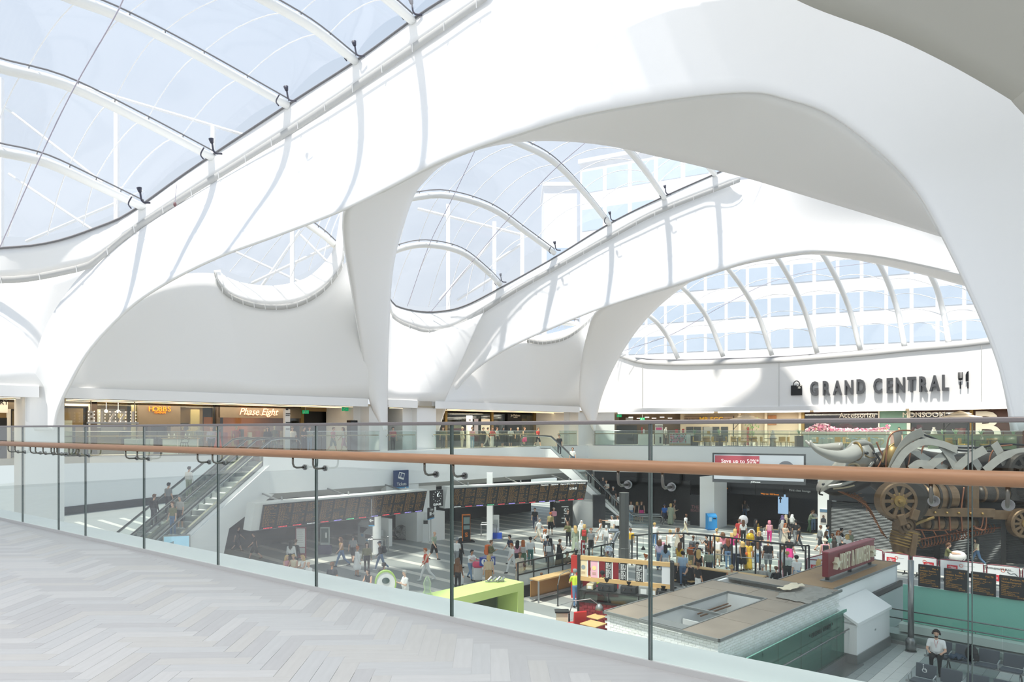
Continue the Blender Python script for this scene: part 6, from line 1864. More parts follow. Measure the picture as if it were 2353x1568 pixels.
for k_ in range(3):
 ab(ct,cM, 'glass_front',L*.95/3*k_+.03,L*.95/3*(k_+1)-.03,.0,.02,zc_b+.05,zc_t,glass('smoked_glass', '#9aa49c',0.1))
 ab(ct,cM, 'mullion',L*.95/3*k_-.02,L*.95/3*k_+.02,-.01,.04,zc_b+.05,zc_t,M_FRAME)
ab(ct,cM, 'worktop',-.02,L*.95,-.02,.7,zc_t,zc_t+.04,M_FRAME);ab(ct,cM, 'shelf',0,L*.95,.05,.65,zc_b+.1,zc_b+.12,M_CAP)
for i,(x,w_,h_,c,nm,lb)in enumerate(((.35,.24,.2, '#cfc2a0', 'cup_box', 'box of cups at the near post of the coffee counter'),(.95,.6,.26, '#34373a', 'coffee_machine', 'long black coffee machine nearest the menu post'),(1.75,.55,.24, '#34373a', 'coffee_machine', 'second black coffee machine along the counter'),(2.3,.35,.3, '#9c9e9b', 'steel_urn', 'steel urn beside the second coffee machine'),(2.65,.2,.28, '#b49a77', 'paper_bag', 'brown paper bags standing on the counter'),(3.05,.5,.2, '#2e3032', 'coffee_machine', 'black coffee machine at the far end of the counter'))):
 if x+w_/2>L*.95:x=L*.95-w_/2-.02
 t=thing(nm,cM@VV((x,.35,zc_t+.04)),lb,{'cup_box':'box', 'coffee_machine':'coffee machine', 'steel_urn':'urn', 'paper_bag':'bag'}[nm])
 b=MB();b.box(x-w_/2,x+w_/2,.12,.55,zc_t+.04,zc_t+.04+h_,cM);b.bd('body',mat('counter_item_'+c[1:],c,0.4),t,bevel=.02)
 if nm=='coffee_machine':
  b=MB();b.lathe([(.1,0),(.13,.12),(.14,.16),(.05,.18)],12,cM@MT((x,.34,zc_t+.04+h_)));b.bd('hopper',M_BLACK,t)
  for dx in(-.12,.12):
   b=MB();b.tube([cM@VV((x+dx,.12,zc_t+.2)),cM@VV((x+dx,.0,zc_t+.17))],.02,6);b.bd('handle',M_STEEL,t)
 else:
  ab(t,cM, 'label',x-w_*.3,x+w_*.3,.112,.12,zc_t+.08,zc_t+.04+h_*.7,M_OFFW)
# red back wall, small red tower with raised letters
rq=G(1312,1378);
t=thing('red_stall',rq, 'dark red stall wall behind the menu boards with an oven and tray shelf', 'stall')
Mr=frame2(VV((rq.x,rq.y,0)),VV((rq.x+.92,rq.y-.25,0)),ZC)
Hr=zat(1280,rq.y)-ZC
ab(t,Mr, 'side_panel',-.05,.4,.3,.5,0,Hr,mat('bright_red', '#c8352f',0.4));ab(t,Mr, 'back_wall',.4,2.1,1.0,1.15,0,Hr*.86,M_REDW)
for k_ in range(2):
 ab(t,Mr, 'oven_window',.75,1.0,.97,1.0,.9+k_*.45,1.2+k_*.45,M_CAP)
ab(t,Mr, 'tray_shelf',.4,1.0,.6,1.0,Hr*.42,Hr*.42+.12,M_TIMB);ab(t,Mr, 'pink_till',1.1,1.7,.7,1.0,0,Hr*.46,mat('magenta_panel', '#a8345c',0.5))
pq=G(1338,1330);dl=pq.y
M2,L2,H2=upright(1320,1352,1245,1276,dl-1.2,.1,(.9,-.25,0))
t=thing('letter_sign',VV((M2.translation.x+.4,M2.translation.y,zat(1280,dl-1.2))), 'tall white cut letters standing on the timber beam of the stall', 'sign')
for i,ch in enumerate('PRET'):
 b=MB();text(b,ch,M2@MT(((i+.5)*L2/4,0,0)),H2*1.35,.05,.012,.30);b.bd('letter',M_OFFW,t)
b=MB();b.box(0,L2,-.03,.06,-.06,0,M2);b.box(.05,.1,0,.05,ZC-M2.translation.z,0,M2);b.box(L2-.1,L2-.05,0,.05,ZC-M2.translation.z,0,M2);b.bd('base_rail',M_FRAME,t)
ab(t,M2, 'red_backing',L2*.45,L2*.75,.06,.1,0,H2*1.1,M_REDW)
# dark grey steel column and glazed screen with black posts
g=G(1434,1286)
b=MB();b.lathe([(.32,ZC),(.34,ZC+.0),(.34,ZC+.7),(.3,ZC+.72),(.3,zat(1134,g.y))],8,MT((g.x,g.y,0)));b.lathe([(.31,0),(.31,.04),(0,.05)],8,MT((g.x,g.y,zat(1134,g.y))))
b.bd('steel_column',mat('dark_column', '#5b5e5e',0.35,.5),label='free standing dark steel column in the crowd',cat='column')
gs_=thing('glass_screen',G(1640,1335), 'seating area screen of tall black posts, top bars and low glass panes', 'screen')
pts_px=[(1452,1230,1300),(1464,1231,1302),(1510,1226,1306),(1571,1226,1316),(1632,1231,1330),(1642,1232,1332),(1682,1237,1338),(1692,1238,1340),(1736,1244,1345),(1746,1245,1346),(1793,1250,1349),(1802,1251,1350),(1851,1255,1352),(1859,1254,1353)]
tops_=[]
for px,yt,yb in pts_px:
 gq=G(px,yb);zt=zat(yt,gq.y)
 b=MB();b.bar(gq,up(gq,zt),.07,.07);b.bd('post',M_FRAME,gs_)
 tops_.append(up(gq,zt))
for a,b_ in zip(tops_,tops_[1:]):
 b=MB();b.bar(a,b_,.07,.07);b.bd('top_bar',M_FRAME,gs_)
 if(a-b_).length>.8:
  b=MB();dn=VV((0,0,ZC-a.z));n_=0.0
  b.add([up(a,ZC+.15),up(b_,ZC+.15),up(b_,ZC+1.35),up(a,ZC+1.35)],[(0,1,2,3)]);b.bd('glass_pane',M_PANE,gs_,thick=.015)
  b=MB();b.tube([up(a,ZC+1.36),up(b_,ZC+1.36)],.02,6);b.bd('pane_cap',M_CAP,gs_)
for px,yt in((1478,1259),(1600,1260),(1537,1254)):
 gq=G(px,1308 if px<1500 else 1314);zt=zat(1228,gq.y)
 t=thing('pendant_lamp',up(gq,zat(yt,gq.y)), 'small black bell lamp hanging from the black screen, %s along'%{1478:'first',1537:'second',1600:'third'}[px], 'lamp', 'bell lamps under the black screen')
 zl=zat(yt,gq.y)
 b=MB();b.lathe([(.13,-.12),(.11,-.05),(.05,.03),(.03,.1),(0,.12)],12,MT(up(gq,zl)));b.bd('shade',M_BLACK,t,smooth=True)
 b=MB();b.tube([up(gq,zl+.1),up(gq,zt)],.008,4);b.bd('cord',M_BLACK,t)
# long timber ledge with seats along the screen
p0,p1=G(1530,1335),G(1760,1372)
t=thing('counter',(p0+p1)/2, 'long dark counter with a pale timber top below the glass screen', 'counter')
M3=frame2(p0,p1,ZC);L3=(p1-p0).length
ab(t,M3, 'panel',0,L3,0,.08,0,.95,M_BLACK);ab(t,M3, 'timber_top',-.05,L3,-.35,.1,.95,1.0,M_TIMB)
# lime green portal
d_=25.2
lp=thing('stall_portal',G(1180,1489), 'lime green portal frame of a snack stall', 'stall')
gp=VV(((1199-CX)/F*d_,d_,0));dirp=VV((-0.6902,-0.7236,0));gl=gp+dirp*6.4*0.9
M4=frame2(gl,gp,ZC);L4=(gp-gl).length;H4=zat(1337,d_)-ZC
M_LIME=mat('lime_paint', '#cfe38a',0.5)
ab(lp,M4, 'right_jamb',L4-.32,L4,-.1,1.1,0,H4-.3,M_LIME);ab(lp,M4, 'lintel',0,L4,-.1,1.1,H4-.3,H4,M_LIME);ab(lp,M4, 'left_jamb',0,.3,-.1,1.1,0,H4-.3,M_LIME)
ab(lp,M4, 'back_panel',.3,L4-.32,.95,1.05,.9,H4-.3,mat('dark_green_panel', '#6d776d',0.4));ab(lp,M4, 'front_counter',.3,L4-.32,.1,.6,0,.95,mat('pale_green_counter', '#d9e5c0',0.5));ab(lp,M4, 'screen',L4*.45,L4-.5,.85,.95,1.2,H4-.45,mat('stall_screen', '#4b524c',0.3))
for px,lb in((1060, 'upright glass bottle shaped ornament on the lime lintel'),):
 q=M4@VV((L4*.28,.4,H4));b=MB();b.lathe([(.16,0),(.2,.12),(.1,.35),(.14,.55),(.06,.75),(0,.8)],14,MT(q));b.bd('ornament',glass('clear_ornament', '#e2ece4',.1,white=.15),smooth=True,label=lb,cat='ornament')
q=M4@VV((L4*.86,.6,H4));t=thing('spotlight_bracket',q, 'cluster of small grey spotlights lying on the lime lintel', 'lamp')
for k_ in range(4):
 b=MB();b.tube([q+VV((k_*.16-.25,.05*(k_%2),.06)),q+VV((k_*.16-.12,.1,.18))],.05,8);b.bd('spotlight',M_GREYMET,t)
b=MB();b.tube([q+VV((-.35,0,.04)),q+VV((.35,.1,.04))],.025,6);b.bd('track',M_GREYMET,t)
# gridded glass fence and timber bar beside it
f0,f1=G(1190,1378),G(1318,1337)
f1=hit(1316,f0,VV((.6902,.7236,0)))
M5=frame2(f0,f1,ZC);L5=(f1-f0).length
gf=thing('gridded_fence',f0, 'steel fence of small glazed squares behind the timber bar', 'fence')
zt5=1.72;n5=7
for k_ in range(n5+1):
 ab(gf,M5, 'upright',k_*L5/n5-.03,k_*L5/n5+.03,-.03,.03,0,zt5,M_FRAME)
for z in(.55,1.15,zt5):
 ab(gf,M5, 'rail',0,L5,-.03,.03,z-.03,z+.03,M_FRAME)
for k_ in range(n5):
 ab(gf,M5, 'clear_pane',k_*L5/n5+.03,(k_+1)*L5/n5-.03,-.008,.008,1.18,zt5-.03,M_PANE)
 ab(gf,M5, 'frosted_pane',k_*L5/n5+.03,(k_+1)*L5/n5-.03,-.008,.008,.58,1.12,glass('frosted_pane', '#e6ede8',.05,white=.45))
ab(gf,M5, 'lower_board',0,L5,.05,.1,0,.55,M_DARK)
bq=M5@VV((.1,-.95,0));be=M5@VV((L5*.82,-.95,0))
M6=frame2(bq,be,ZC);L6=(be-bq).length
t=thing('timber_bar',bq, 'narrow timber bar counter on steel legs in front of the gridded fence', 'counter')
ab(t,M6, 'worktop',0,L6,-.3,.3,1.02,1.08,M_TIMB);ab(t,M6, 'back_board',0,L6*.82,.22,.26,.2,.95,mat('warm_plywood', '#a97b45',0.6,var=.1));ab(t,M6, 'foot_rail',0,L6,.1,.3,.1,.22,M_GREYMET)
for x in(.05,L6*.5,L6-.05):
 ab(t,M6, 'leg',x-.03,x+.03,-.25,-.19,0,1.02,M_GREYMET)
for i,x in enumerate((.55,.6)):
 b=MB();b.lathe([(.06,0),(.07,.14),(.075,.15),(0,.15)],12,M6@MT((L6*x,.05*(-1)**i,1.08)));b.bd('paper_cup',M_OFFW,label='white paper cup on the timber bar, %s of a pair'%('nearer' if i==0 else 'farther'),cat='cup',smooth=True)
def desk_lamp(p,dirx,label,h=.9):
 t=thing('desk_lamp',p,label, 'lamp', 'grey jointed lamps')
 x=Vector(dirx).normalized()
 b=MB();b.lathe([(.06,0),(.06,.02),(.03,.05),(.03,h)],10,MT(p));b.bd('base',M_FRAME,t)
 a,c,e=p+VV((0,0,h)),p+x*.15+VV((0,0,h+.45)),p+x*.75+VV((0,0,h+.55))
 b=MB();b.tube([a,c],.02,6);b.tube([c,e],.016,6);b.bd('arm',M_GREYMET,t)
 f_=p+x*1.05+VV((0,0,h+.35))
 b=MB();b.tube([e,f_],.014,6);b.bd('upper_arm',M_GREYMET,t)
 b=MB();b.lathe([(.15,-.16),(.13,-.06),(.06,.04),(0,.06)],14,MT(f_));b.bd('shade',mat('lamp_grey', '#8c9090',.35,.5),t,smooth=True)
desk_lamp(M6@VV((.25,-1.2,0)),(M6@VV((1,-1.2,0)))-(M6@VV((0,-1.2,0))), 'grey jointed lamp reaching over the timber bar',.95)
# grey planter ends, red chair, tables
def chair_red(p,rz,label):
 t=thing('dining_chair',p,label, 'chair',None,None,rz)
 M_R=mat('red_leather', '#c22d2f',0.45)
 b=MB();b.box(-.24,.24,-.24,.24,.42,.52);b.bd('seat',M_R,t,world=False,bevel=.03)
 b=MB();b.box(-.24,.24,.2,.28,.52,1.05,MR(-.12,4, 'X'));b.bd('backrest',M_R,t,world=False,bevel=.03)
 for sx in(-1,1):
  for sy in(-1,1):
   b=MB();b.tube([(sx*.2,sy*.2,.42),(sx*.22,sy*.23,0)],[.025,.018],8);b.bd('leg',M_TIMB,t,world=False)
def table(p,rz,w_,d_,h_,label,top=M_TIMB,cat='table',name='dining_table'):
 t=thing(name,p,label,cat,None,None,rz)
 b=MB();b.box(-w_/2,w_/2,-d_/2,d_/2,h_-.04,h_);b.bd('table_top',top,t,world=False,bevel=.01)
 b=MB();b.lathe([(.04,.03),(.04,h_-.04)],10);b.bd('pedestal',M_FRAME,t,world=False)
 b=MB();b.lathe([(.26,0),(.26,.02),(.04,.04)],16);b.bd('base_plate',M_FRAME,t,world=False)
tp=VV((2.55,21.25,ZC))
pl_=MB();pl_.prism([(.6,20.2),(2.7,20.9),(3.0,23.3),(2.4,24.3),(1.4,24.2)],ZC,-5.7);pl_.bd('floor_platform',mat('dark_timber_deck', '#6b5a48',.6,var=.1),kind='structure',label='raised seating platform beside the kiosk')
chair_red(VV((2.2,23.55,-5.7)),math.radians(200), 'red leather chair at the timber tables beside the tiled counter')
table(VV((2.7,22.75,-5.7)),math.radians(-44),.65,.6,.74, 'nearer square timber table by the red chair')
table(VV((2.9,23.45,-5.7)),math.radians(-44),.5,.5,.78, 'farther square timber table against the tiled counter')
desk_lamp(VV((2.0,23.9,-5.7)),(1,-.2,0), 'grey jointed lamp leaning over the red chair',.75)
t=thing('planter_box',VV((1.75,23.95,-5.7)), 'narrow cream planter box with dark top beside the red chair', 'planter')
b=MB();b.box(1.55,1.95,23.8,24.1,-5.7,-4.9);b.bd('body',mat('cream_board', '#e3d3bb',.6),t);b=MB();b.box(1.5,2.0,23.75,24.15,-4.9,-4.85);b.bd('top',M_BLACK,t)
# blue information cube on a pole
g=G(1120,1342);zc=zat(1290,g.y)
t=thing('information_post',g, 'blue cube sign with a white letter i on a thin pole', 'sign')
b=MB();b.box(-.3,.3,-.3,.3,zc-.22,zc+.22,MT((g.x,g.y,0))@MR(-.5,4, 'Z'));b.bd('cube',mat('deep_blue', '#1f3f9a',.4),t)
b=MB();b.tube([g,up(g,zc-.2)],.03,8);b.bd('pole',M_GREYMET,t);b=MB();b.lathe([(.25,0),(.25,.03),(0,.04)],16,MT(g));b.bd('foot',M_GREYMET,t)
Mi=MT((g.x,g.y,zc))@MR(-.5+math.pi/2,4, 'Z')@MT((0,-.31,0))
Mi0=MT((g.x,g.y,zc))@MR(-.5,4, 'Z')@MT((0,-.305,0))
for Mx in(Mi,Mi0):
 b=MB();b.prism([(.17*math.cos(a),.17*math.sin(a))for a in np.linspace(0,2*math.pi,21)[:-1]],0,.008,Mx@Matrix(((1,0,0,0),(0,0,-1,0),(0,1,0,0),(0,0,0,1))));b.bd('white_disc',M_OFFW,t)
 b=MB();text(b, 'i',Mx@MT((0,-.015,-.12)),.36,.01,.015);b.bd('letter',mat('deep_blue'),t)
# lime rimmed oval sign
g=G(886,1395);zc=zat(1340,g.y)
t=thing('oval_sign',g, 'round white sign with a lime green rim near the walkway edge', 'sign')
Mo=MT((g.x,g.y,zc))@MR(.25,4, 'Z')@MR(math.pi/2,4, 'X')
b=MB();b.lathe([(.42,-.12),(.48,-.12),(.48,.12),(.42,.12),(.42,-.12)],28,Mo@Matrix.Diagonal((1,1.2,1,1)),caps=False);b.bd('rim',mat('lime_rim', '#a8c96a',.5),t);b=MB();b.lathe([(0,-.1),(.43,-.1),(.43,.1),(0,.1)],28,Mo@Matrix.Diagonal((1,1.2,1,1)));b.bd('face',M_OFFW,t)
b=MB();b.lathe([(0,.1),(.17,.1),(.17,.13),(0,.13)],16,Mo@MT((0,.12,0))@Matrix.Diagonal((1,.8,1,1)));b.bd('dark_motif',mat('dark_motif', '#35504a',.5),t);b=MB();b.tube([g,up(g,zc-.5)],.05,8);b.bd('pole',M_GREYMET,t)
# bull barriers
M_BARR=mat('barrier_white', '#eeedee',.5);M_BRIM=mat('barrier_maroon', '#7c2338',.5);M_RAILRED=mat('barrier_red', '#d5303c',.5)
def rail_logo(t,M,x,z,s_):
 ab(t,M, 'red_panel',x-s_,x+s_,-.035,-.03,z-s_*.6,z+s_*.6,M_RAILRED)
 b=MB()
 for dz in(-.14,.14):
  b.box(x-s_*.7,x+s_*.7,-.042,-.035,z+dz*s_-.04*s_,z+dz*s_+.04*s_,M)
 for a,c in(((-.45,.42),(.35,.14)),((-.35,.14),(.4,-.14)),((-.4,-.14),(.45,-.42))):
  b.bar(M@VV((x+a[0]*s_,-.04,z+a[1]*s_)),M@VV((x+c[0]*s_,-.04,z+c[1]*s_)),.012,.1*s_,up=(0,1,0))
 b.bd('double_arrow_mark',M_OFFW,t)
bpath=[G(1856,1337),G(1905,1322),G(1963,1308),G(2016,1320)]
bpts=[((1853,36.6),(1903,38.2)),((1904,38.2),(1962,40.2)),((1965,40.4),(2030,39.0)),((1853,36.4),(1925,35.6)),((1926,35.5),(2000,34.9)),((2031,38.6),(2090,37.6)),((2095,37.4),(2155,36.6)),((2158,36.5),(2262,35.2)),((2266,35.1),(2345,34.2)),((2348,34.1),(2430,33.2))]
for i,((a,da),(c,dc))in enumerate(bpts):
 p,q=VV(((a-CX)/F*da,da,0)),VV(((c-CX)/F*dc,dc,0))
 M=frame2(p,q,ZC);L=(q-p).length
 nm=['nearest the black screen', 'in the middle of the rear left run', 'rounding the rear left corner', 'nearest the viewer beside the red roof sign', 'hidden partly by the red roof sign', 'under the front hoof of the bull', 'between the front legs of the bull', 'with the railway mark in the middle', 'with the sketch of a bull', 'at the far right end'][i]
 t=thing('crowd_barrier',(p+q)/2+VV((0,0,ZC)), 'white printed crowd barrier with maroon rim, '+nm, 'barrier', 'crowd barriers around the mechanical bull')
 ab(t,M, 'panel',.06,L-.06,-.03,.0,.2,1.04,M_BARR)
 b=MB();b.tube(catmull([M@Vector(x)for x in((.03,0,.15),(.03,0,.9),(.12,0,1.06),(L/2,0,1.08),(L-.12,0,1.06),(L-.03,0,.9),(L-.03,0,.15))],24),.03,6);b.bd('rim',M_BRIM,t)
 for x in(.25,L-.25):
  b=MB();b.bar(M@VV((x,-.3,.02)),M@VV((x,.3,.02)),.06,.04);b.bar(M@VV((x,0,0)),M@VV((x,0,.2)),.05,.05);b.bd('foot',M_FRAME,t)
 if i==8:
  add_text(t,M, 'lettering',"BIRMINGHAM'S BULL",L*.35,.86,.12,M_BLACK,-.04)
  b=MB();b.tube(catmull([M@VV((L*.62+x,-.04,.7+z))for x,z in((0,.1),(.15,0),(.3,.05),(.42,-.1),(.4,-.3),(.3,-.35))],12),.012,4);b.bd('bull_sketch',M_BLACK,t)
  rail_logo(t,M,L*.22,.42,.26)
 elif i!=2:
  rail_logo(t,M,L*(.3 if i%2 else.66),.68,.24)
 if i in(1,3,7,6,4):
  x0=L*.62 if i!=1 else L*.15
  ab(t,M, 'black_strip',x0,min(L-.1,x0+1.1),-.036,-.03,.28,.5,M_BLACK);add_text(t,M, 'lettering', 'ARDEM',x0+.5,.32,.17,M_OFFW,-.045)
 b=MB();b.tube([M@VV((L*.5+.08*math.cos(a),-.035,.84+.08*math.sin(a)))for a in np.linspace(0,2*math.pi,13)[:-1]],.012,4,closed=True);b.bd('orange_ring_mark',mat('orange_ring', '#e0643a',.5),t)
 ab(t,M, 'fine_print',L*.55,L*.8,-.036,-.03,.84,.86,M_RIM)
# ================================================================ mechanical bull
DB=41.0
def Q(px,py,dy=0.0):
 """a point of the bull: read off its side view at its own distance, then moved dy metres across its body"""
 p=P(px,py,DB)
 return VV((p.x+dy*.12,p.y+dy,p.z))
PXM=DB/F
def ql(l,dy=0.0):
 return[Q(a[0],a[1],dy if len(a)<3 else a[2])for a in l]
M_BG=mat('aged_grey_plate', '#a7a39b',0.42,.55,var=.18,scale=3)
M_BB=mat('worn_bronze', '#75604a',0.42,.65,var=.35,scale=4)
M_BD=mat('dark_iron', '#3d3833',0.45,.6,var=.2,scale=4)
M_BC=mat('copper_tube', '#a06a50',0.35,.7)
M_BGO=mat('dull_gold', '#8f7648',0.42,.6,var=.2,scale=5)
M_HORN=mat('pale_horn', '#aeaaa2',0.4,.2,var=.1,scale=3)
bl=thing('mechanical_bull',Q(2060,1293), 'giant mechanical bull of metal plates, copper tubes and wheels standing behind the barriers', 'sculpture')
def btube(name,pts,rpx,m,dy=0.0,n=10,seg=24,parent=None):
 c=catmull(ql(pts,dy),seg)
 if isinstance(rpx,(list,tuple)):
  rs=[float(np.interp(i/seg,np.linspace(0,1,len(rpx)),rpx))*PXM for i in range(seg+1)]
 else:
  rs=rpx*PXM
 b=MB();b.tube(c,rs,n);return b.bd(name,m,parent or bl,smooth=True)
def bball(name,px,py,rx,rz_,ry,m,dy=0.0,rot=0.0,parent=None):
 b=MB();b.ball(Q(px,py,dy),(rx*PXM,ry,rz_*PXM),18,M=MR(rot,4, 'Y'));return b.bd(name,m,parent or bl,smooth=True)
# head
hd=MB()
sec=[(1992,1062,30,1.0),(1975,1050,40,1.25),(1955,1052,40,1.3),(1935,1072,36,1.15),(1915,1092,29,.95),(1897,1108,21,.8),(1884,1118,14,.6)]
rows=[]
for x,y,r,w_ in sec:
 rows.append([Q(x+.35*r*math.sin(a)*.8,y-r*math.sin(a),-w_*math.cos(a))for a in np.linspace(0,2*math.pi,21)])
rows=[[sum((rw[j]for j in range(20)),Vector())/20]*21 for rw in rows[:1]]+rows+[[sum((rw[j]for j in range(20)),Vector())/20]*21 for rw in rows[-1:]]
hd.grid(rows);hd.bd('head',M_BG,bl,smooth=True)
btube('lower_jaw',[(1990,1104),(1950,1122),(1915,1130),(1892,1124)],[14,15,12,6],M_BD,-.1)
btube('near_horn',[(1953,1036,-1.1),(1925,1045,-1.7),(1893,1046,-2.2),(1858,1037,-2.6),(1836,1025,-2.7),(1829,1011,-2.7)],[17,16,14,11,7,2.5],M_HORN,n=16,seg=30)
btube('far_horn',[(1950,1028,1.1),(1925,1030,1.7),(1903,1029,2.2),(1889,1022,2.5),(1881,1014,2.6)],[11,10,8,6,2.5],M_HORN,n=14)
b=MB();b.tube([Q(1951+5*math.sin(a),1036+19*math.cos(a),-1.15-.4*math.sin(a))for a in np.linspace(0,2*math.pi,25)[:-1]],3.2*PXM,6,closed=True);b.bd('horn_collar',M_BGO,bl,smooth=True)
bball('eye',1972,1040,5,3.5,.1,M_BLACK,-1.25);bball('eye',1993,1040,3,3.5,.1,M_BLACK,-.9)
b=MB();b.tube([Q(1942+13*math.cos(a),1072+9*math.sin(a),-1.3)for a in np.linspace(-2.6,2.2,18)],[5*PXM*(.4+.6*i/17)for i in range(18)],8);b.bd('ear_coil',mat('cream_coil', '#b9a98a',.5),bl,smooth=True)
btube('chain',[(1968,1044,-1.3),(1980,1050,-1.25),(1994,1050,-1.0)],1.2,M_BGO,n=5);btube('brow_plate',[(1930,1052,-1.0),(1950,1022,-.9),(1985,1020,-.7),(2000,1038,-.5)],[3,6,6,3],M_BG)
btube('cheek_band',[(1990,1060,-1.0),(1962,1092,-1.1),(1925,1110,-.95),(1893,1116,-.7)],4,M_BG);bball('nostril',1886,1112,4,3,.1,M_BLACK,-.5)
btube('muzzle_ring',[(1884,1122,-.3),(1880,1134,-.2),(1890,1138,0)],2,M_BD,n=6)
btube('tooth_row',[(1905,1121,-.7),(1930,1118,-.85),(1950,1113,-.9)],2.2,mat('cream_coil'),n=6)
# body mass
btube('torso_core',[(1995,1075),(2060,1060),(2160,1075),(2260,1070),(2360,1075),(2430,1090)],[20,36,34,30,36,30],M_BD,.2,n=16)
btube('chest_core',[(2010,1095),(2060,1120),(2150,1130),(2260,1130),(2380,1130)],[22,36,34,30,38],M_BD,.4,n=14)
bball('shoulder_plate',2035,1050,22,30,.5,M_BGO,-1.0)
def ribbon(name,pts,wpx,m=M_BG,dy=-1.5):
 c=catmull(ql(pts,dy),20)
 rows=[[],[]]
 for i,p in enumerate(c):
  a,b_=c[max(0,i-1)],c[min(20,i+1)]
  t_=(b_-a).normalized();s_=t_.cross(VV((0,1,0))).normalized()*(wpx*PXM/2)
  rows[0].append(p+s_+VV((0,.1,0)));rows[1].append(p-s_)
 b=MB();b.grid(rows);return b.bd(name,m,bl,thick=.03)
for pts,w_,dy in(([(2040,994),(2044,1030),(2052,1078)],18,-1.3),([(2092,992),(2062,1008),(2040,1038),(2022,1078)],20,-1.6),([(2026,1074),(2052,1036),(2090,1015),(2130,1019),(2165,1033)],15,-1.75),([(2070,1032),(2105,1055),(2148,1076)],16,-1.5),
     ([(2132,1020),(2152,1048),(2168,1080)],18,-1.65),([(2158,1080),(2190,1052),(2228,1031)],18,-1.7),([(2095,1080),(2128,1052),(2166,1032)],17,-1.6),([(2192,1038),(2206,1052),(2222,1076)],17,-1.5),([(2252,1018),(2264,1038),(2278,1064)],20,-1.5),
     ([(2230,1078),(2262,1052),(2290,1040),(2345,1032)],16,-1.6),([(2062,1075),(2085,1062),(2110,1078)],16,-1.7),([(2090,993),(2112,1004),(2130,1018)],18,-.6),([(2160,1024),(2190,1030),(2232,1030)],14,-.4),([(2330,1030),(2350,1050),(2380,1070)],18,-1.2)):
 ribbon('plate_strip',pts,w_,M_BG,dy)
for pts,dy in(([(2016,1080),(2018,1030),(2026,1000),(2046,990),(2080,990)],-1.2),([(2060,1080),(2068,1035),(2074,1012)],-1.4),([(2082,1078),(2094,1030),(2104,1010)],-1.4),([(2110,1076),(2116,1050)],-1.4),([(2130,1085),(2140,1050)],-1.4),([(2186,1085),(2192,1060),(2200,1045)],-1.3),
    ([(2214,1084),(2220,1055)],-1.3),([(2245,1075),(2254,1040),(2270,1026),(2300,1022)],-1.1),([(2000,1075),(2012,1050),(2004,1030),(1998,1015)],-1.0),([(2076,1180),(2080,1130),(2078,1090)],-1.5),([(2128,1210),(2126,1160),(2132,1120)],-1.6),([(2152,1212),(2150,1165),(2156,1118)],-1.6),
    ([(2178,1212),(2176,1165),(2182,1115)],-1.6),([(2206,1180),(2210,1140),(2212,1110)],-1.5),([(2202,1200),(2218,1206),(2224,1185),(2222,1165)],-1.6),([(2204,1204),(2226,1208),(2230,1185),(2228,1165)],-1.65)):
 btube('copper_rib',pts,1.8,M_BC,dy,n=6)
for pts in([(2084,992),(2130,1008),(2165,1026),(2230,1028),(2285,1020),(2400,1028)],[(2090,1004),(2140,1018),(2180,1034),(2250,1036),(2300,1034),(2400,1040)],[(1998,1040),(2010,1060),(2030,1085)],[(2000,1050),(1990,1070),(1985,1090)]):
 btube('black_hose',pts,2.4,M_BLACK,-.9,n=6)
btube('gold_disc_edge',[(2010,1062),(2018,1035),(2040,1018),(2075,1012)],3,M_BGO,-1.1,n=6)
# wheels
def bwheel(name,px,py,r,dy,slots,m,depth=.35,hub=.3):
 """cast wheel: rim, recessed web with raised spokes, stepped hub"""
 c=Q(px,py,dy);R_=r*PXM
 Mx=MT(c)@MR(math.pi/2,4, 'X')
 t=MB();t.lathe([(R_*.78,depth*.35),(R_*.8,depth*.5),(R_*.95,depth*.5),(R_,depth*.3),(R_,-depth),(R_*.7,-depth),(R_*.78,depth*.35)],36,Mx,caps=False);w_=t.bd(name,m,bl,smooth=False)
 t=MB();t.lathe([(0,-.06),(R_*.8,-.06),(R_*.8,-.2),(0,-.2)],30,Mx);t.bd('web',M_BD,w_)
 for k_ in range(slots):
  a=2*math.pi*k_/slots
  t=MB();t.bar(Mx@VV((R_*hub*.9*math.cos(a),R_*hub*.9*math.sin(a),depth*.2)),Mx@VV((R_*.82*math.cos(a),R_*.82*math.sin(a),depth*.2)),R_*.17,depth*.5,up=(0,1,0));t.bd('spoke',m,w_)
 t=MB();t.lathe([(R_*.45,-.06),(R_*.45,depth*.4),(R_*.3,depth*.45),(R_*.3,depth*.62),(R_*.14,depth*.65),(R_*.12,depth*.9),(0,depth*.95)],24,Mx);t.bd('hub',M_BGO if m is M_BB else m,w_)
 return w_
bwheel('shoulder_wheel',2026,1143,41,-2.1,10,M_BB,.5)
b=MB();b.lathe([(46*PXM,0),(50*PXM,.15),(50*PXM,.7),(40*PXM,.9)],32,MT(Q(2046,1143,-1.3))@MR(math.pi/2,4, 'X'));b.bd('shoulder_drum',M_BD,bl)
b=MB();b.lathe([(50*PXM,.05),(53*PXM,.1),(53*PXM,.22),(50*PXM,.25)],32,MT(Q(2046,1143,-1.3))@MR(math.pi/2,4, 'X'));b.bd('drum_band',M_BB,bl)
bwheel('hind_wheel',2305,1193,32,-2.0,12,M_BB,.35,.3)
bwheel('hip_wheel',2314,1078,40,-1.7,9,M_BD,.45,.35)
c=Q(2045,1198,-2.1);Mx=MT(c)@MR(math.pi/2,4, 'X')
b=MB();b.lathe([(20*PXM,-.5),(20*PXM,.1),(17*PXM,.18),(16*PXM,.1),(12*PXM,.1),(11*PXM,.2),(8*PXM,.2),(7*PXM,.12),(5*PXM,.12),(4*PXM,.26),(0,.28)],28,Mx);b.bd('elbow_disc',M_BB,bl)
